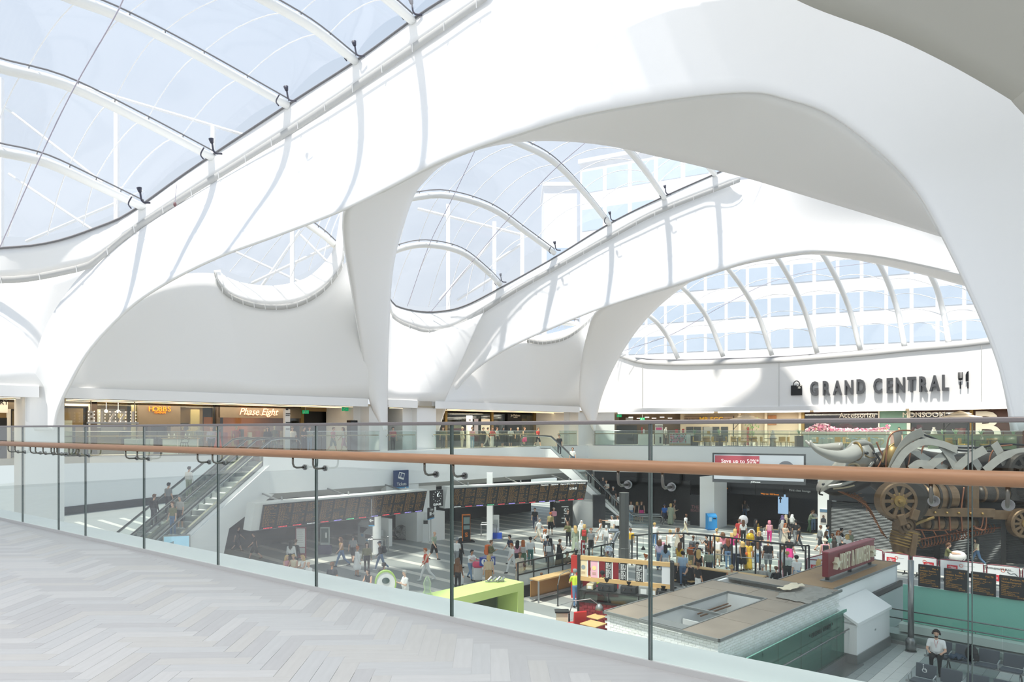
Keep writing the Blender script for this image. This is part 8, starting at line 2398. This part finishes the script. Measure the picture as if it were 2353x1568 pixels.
# column, head row | pose facing | sleeve leg top bottom | hair colour | where | extras
CROWD='''
1306 1198 fold -30|long trousers olive black|long brown|left of the raised white letters
1322 1209 stand 200|long gown sage sage|long blonde|beside the person with the white scarf
1336 1197 stand 10|long gown white white|hijab white|behind the red backpack
1343 1206 stand 170|long trousers green green|bob blonde|carrying the red backpack
1358 1215 stand 5|short shorts grey black|short ginger|behind the raised white letters
1381 1192 walk -80|none dress white white|long brown|striding past the advertising panel
1407 1185 point -60|short trousers white cream|short grey|pointing left at the escalator foot|h1.82
1419 1186 stand 180|long trousers white black|short brown|just behind the pointing person
1393 1209 stand 175|short trousers white grey|cap white|next to the silver balloons
1402 1216 fold 60|short trousers white silver|long brown|holding the silver balloons
1449 1215 stand 190|short trousers yellow grey|short brown|right of the dark steel column
1450 1153 photo 0|short trousers white denim|short brown|by the curved foot of the far escalator
1464 1154 stand 0|none dress black black|long blonde|at the black frontage by the escalator
1474 1153 stand 0|none skirt black magenta|long brown|at the black frontage by the escalator
1527 1158 walk 0|short trousers blue navy|cap navy|walking out of the black frontage|s1
1541 1158 stand 150|long gown sage sage|bob blonde|behind the beige coat
1548 1159 phone 70|long dress beige beige|bun brown|looking at a phone by the black frontage
1551 1149 stand 10|long trousers dark black|short grey|in the shade of the black frontage
1564 1150 stroll 30|short trousers dark dark|short black|deep in the black frontage
1575 1180 pull 60|short trousers white cream|bald black|pulling the small black suitcase|kd
1602 1157 stand 0|short shorts white black|short brown|leaning at the tall dark advertising panel|s1
1504 1201 stroll 170|short trousers white jeans|short blonde|behind the near glass joint|
1540 1219 up 160|none trousers white white|bun blonde|raising an arm behind the black screen
1557 1214 phone 100|none dress floral floral|bob brown|beside the raised arm behind the screen
1519 1234 fold 190|short trousers pink white|cap white|near the first bell lamp
1593 1231 stand 150|short trousers grey dark|bald black|with a backpack left of the third bell lamp|kd
1516 1241 stand 160|short trousers lilac jeans|curly brown|below the first bell lamp
1529 1253 stand 180|short flare sky white|long black|seated area by the joint
1561 1248 fold 150|none trousers yellow cream|long brown|near the second bell lamp
1569 1268 stand 185|short trousers sky jeans|short black|back turned inside the glass screen|
1588 1246 stand 200|short trousers orange beige|short grey|right of the second screen post
1602 1247 photo 10|short trousers dark dark|short black|taking a photograph under the third bell lamp
1605 1264 stand 175|none trousers black black|long blonde|between the third post pair
1625 1231 photo -70|short trousers black black|short black|arms raised at the third post pair
1647 1216 stand 190|none trousers cream white|bun blonde|top of the crowd by the third post pair
1661 1224 stand 185|none trousers rose dark|curly brown|in the crowd centre
1649 1234 phone 170|short shorts white beige|bob blonde|in front of the crowd centre
1632 1244 phone 150|short trousers brown jeans|long auburn|filming behind the third post pair
1629 1262 stand 180|long trousers sage dark|short brown|hooded, inside the glass screen
1673 1238 stand 180|short trousers dark jeans|long auburn|with a shoulder strap in the crowd
1689 1216 stand 170|none trousers magenta white|long blonde|left of the white balloon
1682 1226 stand 200|short trousers magenta jeans|bob blonde|in front of the tall blonde
1708 1196 stand 175|short trousers white black|long brown|under the white balloon
1698 1193 stroll 150|short trousers red red|short brown|half hidden by the white balloon
1736 1194 bag 60|long trousers black black|long black|holding the yellow bag
1727 1219 stand 170|short trousers purple black|long brown|behind the foil balloons
1744 1221 phone 20|short trousers black purple|curly blonde|right of the foil balloons
1768 1196 stroll 170|none trousers pink magenta|bob rose|carrying the white carrier bag
1691 1242 stand 165|none trousers white navy|tail brown|between the fourth post pair
1706 1245 stand 200|none dress black black|curly blonde|with the small orange bag
1719 1243 stand 180|short gown yellow yellow|bob brown|left of the fifth post pair
1741 1244 stand 178|short shorts white denim|long brown|at the fifth post pair
1765 1241 stand 182|short shorts black grey|bald grey|right of the fifth post pair|h1.82 s1
1796 1256 phone 150|short trousers white rose|short brown|at the sixth post pair
1804 1203 phone 30|none dress floral floral|long ginger|in front of the headscarf group
1798 1196 stand 160|long gown grey grey|hijab silver|front of the headscarf group
1806 1184 stand 170|long gown black black|hijab beige|rear of the headscarf group
1798 1185 stand 190|long gown black black|hijab purple|rear of the headscarf group
1820 1183 stand 150|long trousers silver dark|hijab white|right of the headscarf group
1834 1207 walk 100|short trousers black dark|short black|striding right across the pale bands
1829 1196 stand 170|short trousers black grey|short black|behind the striding person in black
1814 1233 bag 150|short skirt black magenta|bun black|by the sixth post pair
1809 1268 stand 180|short shorts white black|short blonde|back turned at the sixth post pair|s1
1831 1276 stroll 190|short shorts white denim|short black|walking left of the last screen post
1880 1285 stroll 120|none trousers black jeans|long blonde|before the red marked barrier
1884 1207 stroll 100|long shorts grey dark|short brown|left of the group at the barriers
1901 1207 stand 90|long trousers sky jeans|short black|rear of the group at the barriers
1899 1221 stand 60|none trousers black dark|long brown|inside the group at the barriers
1896 1239 stand 180|none trousers pink white|hat cream|with black backpack at barriers
1913 1227 stand 170|short trousers teal dark|tail brown|inside the group at the barriers
1917 1236 stand 180|long trousers grey silver|hijab dark|back turned at the barriers
1926 1220 stand 20|none trousers white sage|long ginger|facing us in the group at the barriers
1933 1214 stand 100|short trousers black black|short black|at the back of the group at the barriers
1936 1237 phone 200|short trousers black jeans|cap grey|in front of the red roof sign
1947 1229 stand 150|short trousers white white|bob blonde|with a dark strap at the barriers
1954 1219 stand 220|short trousers sage beige|bald brown|at the right of the group at the barriers
1869 1172 fold 0|long flare white denim|long brown|in front of the lounge by the poster pier
1860 1173 lean 60|long flare sage green|short brown|left at the lounge edge
1711 1150 stroll 10|none trousers black jeans|long brown|with the white handbag inside the lounge
1660 1157 stand 30|none dress black black|long black|at the left inside the lounge
1651 1160 stand 20|short shorts grey dark|short brown|behind the blue bin
1807 1160 stand -10|short trousers black dark|short black|in the right half of the lounge
1824 1152 phone -40|short trousers dark black|short black|right inside the lounge
1791 1146 stand 20|short trousers black black|short brown|silhouetted by the lit blue map
997 1221 stroll 60|short shorts sage black|bald grey|left of the glass joint by the orange kiosk
980 1258 walk -70|none trousers coral white|short ginger|carrying the coral handbag
932 1311 phone -60|short trousers white white|short silver|with a cup beside the oval green sign|s1
1049 1235 stroll 150|short trousers white grey|short grey|behind the near glass joint at the kiosk|h1.8
1058 1237 stand 120|long trousers black black|long black|left beside the orange kiosk
1052 1283 stand 150|long trousers brown black|curly brown|behind the large white suitcase
1081 1262 push 40|short trousers white denim|short black|pushing the suitcase with the pink bag|kt
1127 1242 phone 70|long shorts olive beige|short brown|wearing the orange backpack
1123 1277 stand 190|short shorts beige tan|bob blonde|behind the blue cube sign
1173 1229 stroll -60|short trousers navy white|short black|left of the walking group of five
1177 1247 walk -60|short trousers white white|short ginger|front left of the walking group
1189 1243 stand 170|none trousers pink dark|long black|middle of the walking group
1202 1242 stand 180|short trousers white green|long ginger|with a pale backpack in the walking group
1219 1235 stand 185|short flare white teal|short black|right of the walking group
1194 1268 stroll 20|short gown floral floral|tail brown|with a shoulder bag by the gridded fence|s1
1238 1189 walk 60|short shorts white floral|short grey|with a grey backpack near the black pod
1273 1167 phone -20|long trousers pink dark|short silver|beside the black pod
1265 1178 stand 170|short shorts plaid black|short ginger|back turned near the black pod|s1
1253 1217 stand 60|short shorts white white|tail ginger|left of the striped person
1258 1231 stroll 170|short trousers stripe navy|short black|in front of the ginger ponytail
1265 1238 stand 180|none gown grey beige|long black|carrying the white tote bag
1285 1240 phone 120|none gown black black|short brown|bearded, right of the white tote bag|s1
1315 1259 lean 60|short trousers orange navy|short brown|crouched beside the raised white letters
1302 1268 phone 40|short trousers black dark|short black|left of the red stall panel
1244 1317 stand 170|none trousers white pink|short brown|small child behind the gridded fence|h1.15
1323 1309 fold 200|short trousers hivis jeans|short grey|at the menu frame post
1385 1313 phone 190|short trousers hivis dark|short black|working behind the pink menu board|kd
1418 1283 phone 0|none trousers grey white|long black|behind the menu boards
785 1233 walk -70|none trousers tan jeans|long brown|walking left past the ticket machines
811 1230 stroll 170|short shorts grey black|short black|with a green bag at the ticket machines
821 1256 stand 110|long dress white white|short ginger|facing the camouflage jacket|s1
843 1248 stand 0|long trousers camo black|long black|in front of the round column
875 1243 walk -70|long trousers black jeans|cap navy|with a dark backpack by the round column
882 1294 stand 170|short trousers black jeans|tail black|above the oval green sign
679 1241 stand 150|long trousers dark dark|short brown|with a black backpack at the poster stand
669 1243 stand 160|long trousers white black|long black|beside the black backpack at the poster stand
656 1279 sit 60|none trousers pink white|long blonde|left of three seated blondes
676 1277 sit -20|none trousers cream cream|short blonde|middle of three seated blondes
699 1279 sit -60|none trousers white silver|long blonde|right of three seated blondes
712 1294 sit -50|short trousers white beige|bald grey|near the walkway edge by the glass joint
763 1293 stand 170|short trousers dark grey|short brown|right of the glass joint near the edge
764 1312 sit 40|none trousers cream black|short black|lowest at the walkway edge
848 1311 sit -40|none trousers black tan|bob black|lowest left of the oval green sign
546 1209 walk 80|short shorts dark black|short brown|in the dark under the screens, at the left
585 1222 walk -80|short shorts black black|short black|in the dark under the white screen end
568 1190 stand 0|short trousers grey dark|short grey|deep in the dark left of the screens
651 1188 stroll 20|short shorts black dark|short black|in the dark below the second screen
1304 1172 stroll 30|short shorts black black|short brown|in the dark left of the black pod
1229 1168 stand 0|short trousers black navy|short black|in the dark below the second screen bank
1546 1293 sit 200|short trousers black black|short black|on the stool nearest the blank menu
1588 1294 sit 210|none trousers black black|bun blonde|on the timber stool by the long counter
1604 1294 stand 120|short trousers black white|bun brown|serving beside the timber stool
1682 1304 sit 190|none trousers beige white|bun blonde|low behind the glass of the screen
1752 1301 sit 170|short trousers silver grey|short silver|with a grey backpack under the fifth posts
1785 1306 sit 190|long trousers black black|short brown|hunched beside the fifth posts
1829 1319 sit 180|short trousers black black|cap silver|lowest by the kiosk roof corner
1481 1275 fold 100|none trousers grey white|bun ginger|holding a drink beside the dark column
2174 1246 push 80|short trousers olive dark|tail brown|pushing the pram behind the bull
2245 1236 walk -80|short trousers cream jeans|long black|walking under the belly of the bull
2071 1238 phone 60|short trousers rose navy|short brown|behind the front leg of the bull
1999 1262 phone 30|short trousers white jeans|short brown|behind the red roof sign
'''
def parse(line):
 parts=line.split('|')
 px,yh,pose,face=parts[0].split()
 sleeve,leg,top,bot=parts[1].split()
 hair,hcol=parts[2].split()
 ex=parts[4]if len(parts)>4 else ''
 kw={}
 for e in ex.split():
  if e[0]=='h':kw['h']=float(e[1:])
  if e[0]=='k':kw['skin']=e[1]
  if e[0]=='s':kw['stout']=1
 return float(px),float(yh),pose,float(face),sleeve,leg,top,bot,hair,hcol,parts[3],kw
rs_=random.Random(5)
SIT_Z=0.48
for ln in CROWD.strip().splitlines():
 px,yh,pose,face,sleeve,leg,top,bot,hair,hcol,where,kw=parse(ln)
 h=kw.pop('h',None)or rs_.uniform(1.64,1.78)
 hh=h*(.745 if pose=='sit' else 1)
 p=foot(px,yh,hh)
 kw.setdefault('skin',rs_.choice('fffptf'))
 kw.setdefault('shoe',rs_.choice(('white', 'white', 'black', 'brown', 'black')))
 person(p,face-math.degrees(math.atan2(p.x,p.y))*.6,pose,sleeve,leg,top,bot,hair,hcol,where,h,**kw)
 if pose=='sit':
  s_=h/1.72
  t=thing('stool',p+VV((0,0,0)), 'low round stool under the %s person %s'%(hcol,where), 'stool')
  b=MB();b.lathe([(.17,.37),(.19,.39),(.19,.41),(0,.415)],14,MT(p));b.bd('seat',M_TIMB,t)
  b=MB();b.lathe([(.2,0),(.2,.02),(.03,.04),(.03,.38)],12,MT(p));b.bd('pedestal',M_FRAME,t)
# ---- people on the gallery, the escalators and the benches
def gperson(f,px,off,pose,face,*a,**k):
 p=f(px,off)
 k.setdefault('h',1.66)
 return person(up(p,ZM+(0.03 if f is BRG else 0)),face,pose,*a,**k)
for row in((E1,1062,.9, 'stand',60, 'long', 'trousers', 'cream', 'cream', 'cap', 'cream', 'left of the onlooker row'),(E1,1085,.6, 'phone',20, 'none', 'flare', 'pink', 'sky', 'bun', 'brown', 'first in the onlooker row'),
   (E1,1108,.6, 'lean',30, 'short', 'shorts', 'black', 'black', 'short', 'black', 'second in the onlooker row'),(E1,1131,.6, 'fold',30, 'short', 'flare', 'red', 'white', 'long', 'brown', 'third in the onlooker row'),
   (E1,1142,.7, 'stand',60, 'short', 'trousers', 'white', 'black', 'short', 'brown', 'fourth in the onlooker row'),(E1,1155,.6, 'fold',40, 'short', 'dress', 'black', 'black', 'long', 'black', 'fifth in the onlooker row'),
   (E1,1173,.6, 'fold',20, 'short', 'shorts', 'white', 'dark', 'short', 'black', 'last in the onlooker row'),(E1,1205,2.0, 'stand',60, 'none', 'skirt', 'black', 'magenta', 'short', 'brown', 'at the top of the far escalator'),
   (E1,1236,1.6, 'stroll',50, 'short', 'shorts', 'red', 'black', 'short', 'brown', 'beside the far escalator top'),(E1,1190,3.0, 'stand',10, 'short', 'trousers', 'dark', 'black', 'short', 'grey', 'behind the onlooker row'),
   (E1,1018,1.4, 'stand',20, 'short', 'trousers', 'olive', 'dark', 'short', 'brown', 'by the second lit roof leg'),(E1,1120,2.2, 'stroll',80, 'short', 'trousers', 'silver', 'grey', 'short', 'black', 'passing behind the onlooker row'),
   (E1,555,-1.0, 'stand',20, 'long', 'trousers', 'lilac', 'dark', 'short', 'grey', 'at the head of the long escalators'),(E1,527,-1.4, 'stand',100, 'none', 'dress', 'coral', 'coral', 'bob', 'blonde', 'at the head of the long escalators'),
   (E1,697,1.6, 'fold',60, 'short', 'trousers', 'dark', 'dark', 'short', 'black', 'left of a pair by the totem'),(E1,711,1.8, 'phone',30, 'short', 'trousers', 'grey', 'jeans', 'short', 'brown', 'right of a pair by the totem'),
   (E1,672,2.6, 'stand',20, 'short', 'trousers', 'white', 'dark', 'short', 'brown', 'behind the white totem'),(E1,615,3.0, 'stand',10, 'long', 'trousers', 'black', 'black', 'long', 'black', 'before the orange shop'),(E1,765,1.6, 'stroll',70, 'short', 'shorts', 'rose', 'grey', 'short', 'brown', 'before the brown shop panel'),
   (E1,790,1.2, 'stroll',-60, 'none', 'shorts', 'white', 'pink', 'long', 'brown', 'before the dark glass at the row end'),(E1,903,.8, 'stand',20, 'short', 'trousers', 'red', 'black', 'short', 'black', 'in the narrow opening'),
   (E2,1530,3.2, 'stand',60, 'short', 'trousers', 'silver', 'black', 'hijab', 'white', 'at the accessory kiosk'),(E2,2020,6.0, 'stand',20, 'long', 'trousers', 'white', 'navy', 'short', 'black', 'behind the flower counter end'),(E2,2034,6.4, 'phone',60, 'long', 'trousers', 'navy', 'navy', 'short', 'brown', 'behind the flower counter end'),
   (E2,1875,5.6, 'stand',10, 'short', 'trousers', 'white', 'black', 'bun', 'brown', 'serving among the pink flowers'),(E2,2066,6.2, 'stand',-40, 'short', 'trousers', 'dark', 'dark', 'short', 'black', 'before the teal artwork')):
 f,px,off,pose,face,*rest=row
 if f is E1 and px in(555,527):
  q=BRG(492 if px==527 else 476,1.2)
  person(up(q,ZM),face,pose,*rest,h=1.68,stout=1 if px==555 else 0)
 else:
  gperson(f,px,off,pose,face,*rest)
def rider(top,bot,px,lane,*a,**k):
 lo,hi=0.0,1.0
 dirv=bot-top
 p=hit(px,VV((top.x,top.y,0))+lane,VV((dirv.x,dirv.y,0)))
 t_=((p-lane)-VV((top.x,top.y,0))).dot(VV((dirv.x,dirv.y,0)))/VV((dirv.x,dirv.y,0)).length_squared
 n=24;i=max(0,min(n-1,int(t_*n)))
 f_=(i+.5)/n
 q=top.lerp(bot,f_)+lane
 return person(q,*a,**k)
Z0=VV((0,0,0));LN=perp*1.9
for px,lane,args in((357,LN,(160, 'stand', 'long', 'trousers', 'black', 'dark', 'short', 'brown', 'low on the long escalator')),(391,LN,(157, 'stand', 'short', 'trousers', 'grey', 'dark', 'short', 'black', 'lower middle of the long escalator')),
 (431,LN,(160, 'stand', 'long', 'trousers', 'white', 'sage', 'short', 'black', 'high on the long escalator')),(402,Z0,(-23, 'stand', 'short', 'trousers', 'camo', 'jeans', 'short', 'brown', 'middle of the long escalator')),(421,Z0,(-23, 'stand', 'short', 'shorts', 'silver', 'black', 'short', 'grey', 'upper middle of the long escalator'))):
 rider(e_top,e_bot,px,lane,*args)
for px,args in((1288,(-20, 'stand', 'short', 'trousers', 'dark', 'dark', 'short', 'black', 'first down the corner escalator')),(1318,(-20, 'stand', 'short', 'trousers', 'white', 'jeans', 'short', 'brown', 'second down the corner escalator')),(1357,(-20, 'stand', 'long', 'trousers', 'black', 'black', 'short', 'black', 'third down the corner escalator')),
 (1385,(-20, 'stand', 'long', 'trousers', 'dark', 'black', 'long', 'black', 'fourth down the corner escalator')),(1397,(-20, 'phone', 'short', 'trousers', 'silver', 'dark', 'short', 'brown', 'fifth down the corner escalator')),(1408,(-20, 'stand', 'short', 'trousers', 'black', 'grey', 'short', 'grey', 'sixth down the corner escalator')),(1421,(-20, 'stand', 'short', 'trousers', 'white', 'black', 'tail', 'brown', 'lowest on the corner escalator'))):
 rider(s_top,s_bot,px,Z0,*args)
# seated traveller with headphones on the bench
sp=MB1@VV((.34,-.17,-.02))
o=person(VV((sp.x,sp.y,ZC)),-36, 'sit', 'short', 'trousers', 'white', 'black', 'short', 'dark', 'wearing headphones on the grey bench',1.78, 'f', 'black',1)
me,hc=BODY[('sit', 'short', 'trousers',1)]
b=MB();b.tube([hc+V(.1*math.cos(a),.015,.02+.115*math.sin(a))for a in np.linspace(.05,math.pi-.05,15)],.011,6)
for s_ in(-1,1):
 b.tube([hc+V(s_*.085,.015,.0),hc+V(s_*.125,.015,.0)],.042,12)
b.bd('headphones',M_BLACK,o,world=False)
b=MB();b.tube([hc+V(-.05,-.06,-.2),hc+V(0,-.13,-.42),hc+V(.05,-.06,-.2)],.006,5);b.bd('lanyard',mat('cloth_red',COL['red'],.85),o,world=False)
b=MB();b.ball(hc+V(0,-.06,-.085),(.05,.05,.035),8);b.bd('beard',mat('hair_dark'),o,world=False,smooth=True)
# ---- bags and balloons
def bag(name,o,label,col,size=(.3,.17,.42),off=(0,.19,.26),cat='bag',strap=True):
 """a bag carried by person o, placed in that person's own frame"""
 M=MT(o.location)@MR(o.rotation_euler.z,4, 'Z')
 s_=o.scale.x
 c=V(off[0],off[1],.93+off[2])*s_
 t=thing(name,M@c,label,cat)
 b=MB();b.box(-size[0]/2,size[0]/2,-size[1]/2,size[1]/2,-size[2]/2,size[2]/2,M@MT(c));b.bd('body',mat('bag_'+col,COL[col],.7,bump=.1),t,bevel=.05)
 if name=='backpack':
  b=MB();b.box(-size[0]*.35,size[0]*.35,size[1]/2-.01,size[1]/2+.05,-size[2]*.4,0,M@MT(c));b.bd('front_pocket',mat('bag_'+col),t,bevel=.02)
  for sx in(-1,1):
   b=MB();b.tube([M@(c+V(sx*.1,-size[1]/2,size[2]*.45)),M@(c+V(sx*.11,-.22,.22)),M@(c+V(sx*.13,-.30,.05)),M@(c+V(sx*.11,-size[1]/2,-size[2]*.4))],.018,5);b.bd('strap',mat('bag_'+col),t)
 elif strap:
  b=MB();b.tube([M@(c+V(-.1,0,size[2]/2)),M@(c+V(-.06,0,size[2]/2+.22)),M@(c+V(.06,0,size[2]/2+.22)),M@(c+V(.1,0,size[2]/2))],.012,5);b.bd('strap',mat('bag_'+col),t)
def find(s_):
 r=[o for l,o in LABELS.items()if s_ in l]
 assert r,s_
 return r[0]
bag('backpack',find('carrying the red backpack'), 'red backpack worn near the raised white letters', 'red')
bag('backpack',find('wearing the orange backpack'), 'large orange backpack worn beside the blue cube sign', 'orange',(.34,.22,.55))
bag('backpack',find('grey backpack near the black pod'), 'grey backpack on the walker in patterned shorts', 'grey')
bag('backpack',find('black backpack at barriers'), 'black backpack under the cream sun hat', 'black')
bag('backpack',find('with a black backpack at the poster stand'), 'big black backpack at the maroon poster stand', 'black',(.36,.22,.5))
bag('backpack',find('dark backpack by the round column'), 'dark backpack beside the white round column', 'dark')
bag('backpack',find('pale backpack in the walking group'), 'pale grey backpack in the walking group', 'silver',(.26,.14,.34))
bag('backpack',find('with a backpack left of the third bell lamp'), 'dark grey backpack left of the third bell lamp', 'dark')
bag('tote_bag',find('carrying the white tote bag'), 'white tote bag on the back of the person in grey', 'white',(.32,.1,.34),(.12,.17,.2))
bag('carrier_bag',find('carrying the white carrier bag'), 'white carrier bag hanging beside magenta trousers', 'white',(.3,.16,.34),(.3,.02,-.18))
bag('handbag',find('carrying the coral handbag'), 'small coral handbag in front of white trousers', 'coral',(.24,.09,.17),(.05,-.17,.02),strap=True)
bag('shoulder_bag',find('with the small orange bag'), 'small orange shoulder bag against a black dress', 'orange',(.24,.08,.17),(-.19,.02,.05))
bag('yellow_bag',find('holding the yellow bag'), 'bright yellow bag in front of black clothes', 'yellow',(.26,.14,.36),(.0,-.2,.1))
bag('handbag',find('with the white handbag inside the lounge'), 'white handbag in the dark lounge', 'white',(.26,.1,.2),(.3,.02,-.05))
bag('shoulder_bag',find('with a shoulder bag by the gridded fence'), 'dark shoulder bag on the floral dress by the fence', 'dark',(.26,.1,.26),(.24,.03,.02))
def suitcase(p,label,col,h_=.68,w_=.45,d_=.28,rz=0.0):
 t=thing('suitcase',p,label, 'suitcase',None,None,rz)
 b=MB();b.box(-w_/2,w_/2,-d_/2,d_/2,.06,h_);b.bd('shell',mat('case_'+col,COL[col],.35),t,world=False,bevel=.05)
 for k_ in range(4):
  b=MB();b.box(-w_/2+.05+k_*w_*.24,-w_/2+.07+k_*w_*.24,-d_/2-.006,-d_/2+.01,.12,h_-.06);b.bd('groove_rib',mat('case_'+col),t,world=False)
 for sx in(-1,1):
  for sy in(-1,1):
   b=MB();b.ball((sx*(w_/2-.05),sy*(d_/2-.05),.035),.035,8);b.bd('wheel',M_BLACK,t,world=False)
 b=MB();b.tube([(-.1,d_/2-.05,h_-.02),(-.1,d_/2-.05,h_+.38),(.1,d_/2-.05,h_+.38),(.1,d_/2-.05,h_-.02)],.012,6);b.bd('handle',M_GREYMET,t,world=False)
suitcase(G(1566,1249), 'small black suitcase with raised handle on the pale bands', 'black',.55,.38,.24)
suitcase(G(1054,1346), 'large white suitcase behind the near glass joint', 'white',.75,.5,.3,.2)
suitcase(G(1098,1336), 'white suitcase under the pink travel bag', 'white',.72,.45,.3,.1)
sq=G(1098,1336)
t=thing('travel_bag',sq+V(0,-.02,.73), 'bright pink travel bag resting on a white suitcase', 'bag')
b=MB();b.box(-.28,.28,-.17,.17,.0,.3,MT(sq+V(0,-.02,.73)));b.bd('body',mat('bag_magenta', '#f0557a',.6,bump=.2),t,bevel=.1)
b=MB();b.tube([sq+V(-.12,-.02,1.0),sq+V(-.1,-.02,1.13),sq+V(.1,-.02,1.13),sq+V(.12,-.02,1.0)],.014,5);b.bd('handle',mat('bag_magenta'),t)
M_FOIL=mat('silver_foil', '#c9ccd0',.15,1.0,bump=.2,scale=6)
def balloon(p,label,m,kind='round',r=.24,hold=None):
 t=thing('balloon',p,label, 'balloon')
 b=MB()
 if kind=='round':
  b.ball(p,(r,r*.75,r*1.1),14)
 else:
  for a,c in(((-.3,.55),(.3,.55)),((.3,.55),(.0,-.1)),((.0,-.1),(-.12,-.6))):
   b.tube(catmull([p+V(a[0],0,a[1]),p+V((a[0]+c[0])/2,0,(a[1]+c[1])/2),p+V(c[0],0,c[1])],6),.13,10)
 b.bd('envelope',m,t,smooth=True)
 b=MB();b.tube([p+V(0,0,-r),p+V(.05,.05,-r-.45)]if hold is None else[p+V(0,0,-r*.9),hold],.006,4);b.bd('string',M_OFFW,t)
for px,py,dd,lb,m,kd,r in((1409,1242,.4, 'large silver foil number balloon near the dark column',M_FOIL, 'seven',.3),(1398,1268,.8, 'round patterned silver balloon below the number balloon',M_FOIL, 'round',.28),(1708,1196,.5, 'big white balloon above the crowd',mat('white_balloon', '#f4eef0',.4), 'round',.34),
 (1724,1236,.6, 'yellow foil balloon in the crowd',mat('gold_foil', '#e3bc2f',.25,.6,bump=.2,scale=6), 'round',.26),(1727,1226,.2, 'silver and white balloon above the yellow one',mat('pale_foil', '#e4e2e4',.25,.4), 'round',.24)):
 q=foot(px,py,1.5);p=P(px,py,q.y-dd)
 balloon(p,lb,m,kd,r)
# pram behind the bull
g=G(2196,1300);g=foot(2200,1268,1.0)
t=thing('pram',g, 'pram covered with a pale printed cloth behind the bull', 'pram')
b=MB();b.ball(g+V(0,0,.72),(.5,.32,.34),14);b.bd('cover',mat('cloth_cover', '#e9e4e2',.8,var=.15,scale=12),t,smooth=True)
b=MB();b.tube([g+V(-.75,0,1.05),g+V(-.4,0,.8),g+V(.3,-.25,.15)],.02,6);b.tube([g+V(-.75,.2,1.05),g+V(-.4,.2,.8),g+V(.3,.25,.15)],.02,6);b.tube([g+V(-.75,0,1.05),g+V(-.75,.2,1.05)],.025,6);b.tube([g+V(-.4,-.25,.15),g+V(.2,-.25,.6)],.02,6);b.bd('frame',M_BLACK,t)
for x in(-.4,.35):
 for y in(-.26,.26):
  b=MB();b.lathe([(.15,-.025),(.15,.025)],14,MT(g+V(x,y,.15))@MR(math.pi/2,4, 'X'));b.bd('wheel',M_BLACK,t)
# jacket and rucksack on the bench
q=MB1@VV((1.25,.22,.47))
t=thing('rucksack',q, 'black rucksack standing on the grey bench beside the seated traveller', 'bag')
b=MB();b.ball(q+V(0,0,.24),(.2,.16,.26),12);b.bd('body',mat('bag_black',COL['black'],.7),t,smooth=True);b=MB();b.box(-.13,.13,-.2,-.1,.04,.24,MT(q));b.bd('pocket',mat('bag_black'),t,bevel=.03);b=MB();b.tube([q+V(-.06,0,.48),q+V(0,0,.56),q+V(.06,0,.48)],.012,5);b.bd('handle',mat('bag_black'),t)
q=MB1@VV((.85,.1,.47))
b=MB();rr=random.Random(2)
rows=[[q+V(-.26+.5*i/8,-.2+.36*j/6,.03+.1*math.sin(i*.9)**2*(j<6)+rr.random()*.05)for j in range(7)]for i in range(9)]
b.grid(rows);b.bd('folded_jacket',mat('navy_jacket', '#3a4c5e',.8),smooth=True,thick=.03,label='crumpled blue jacket lying on the grey bench',cat='jacket')
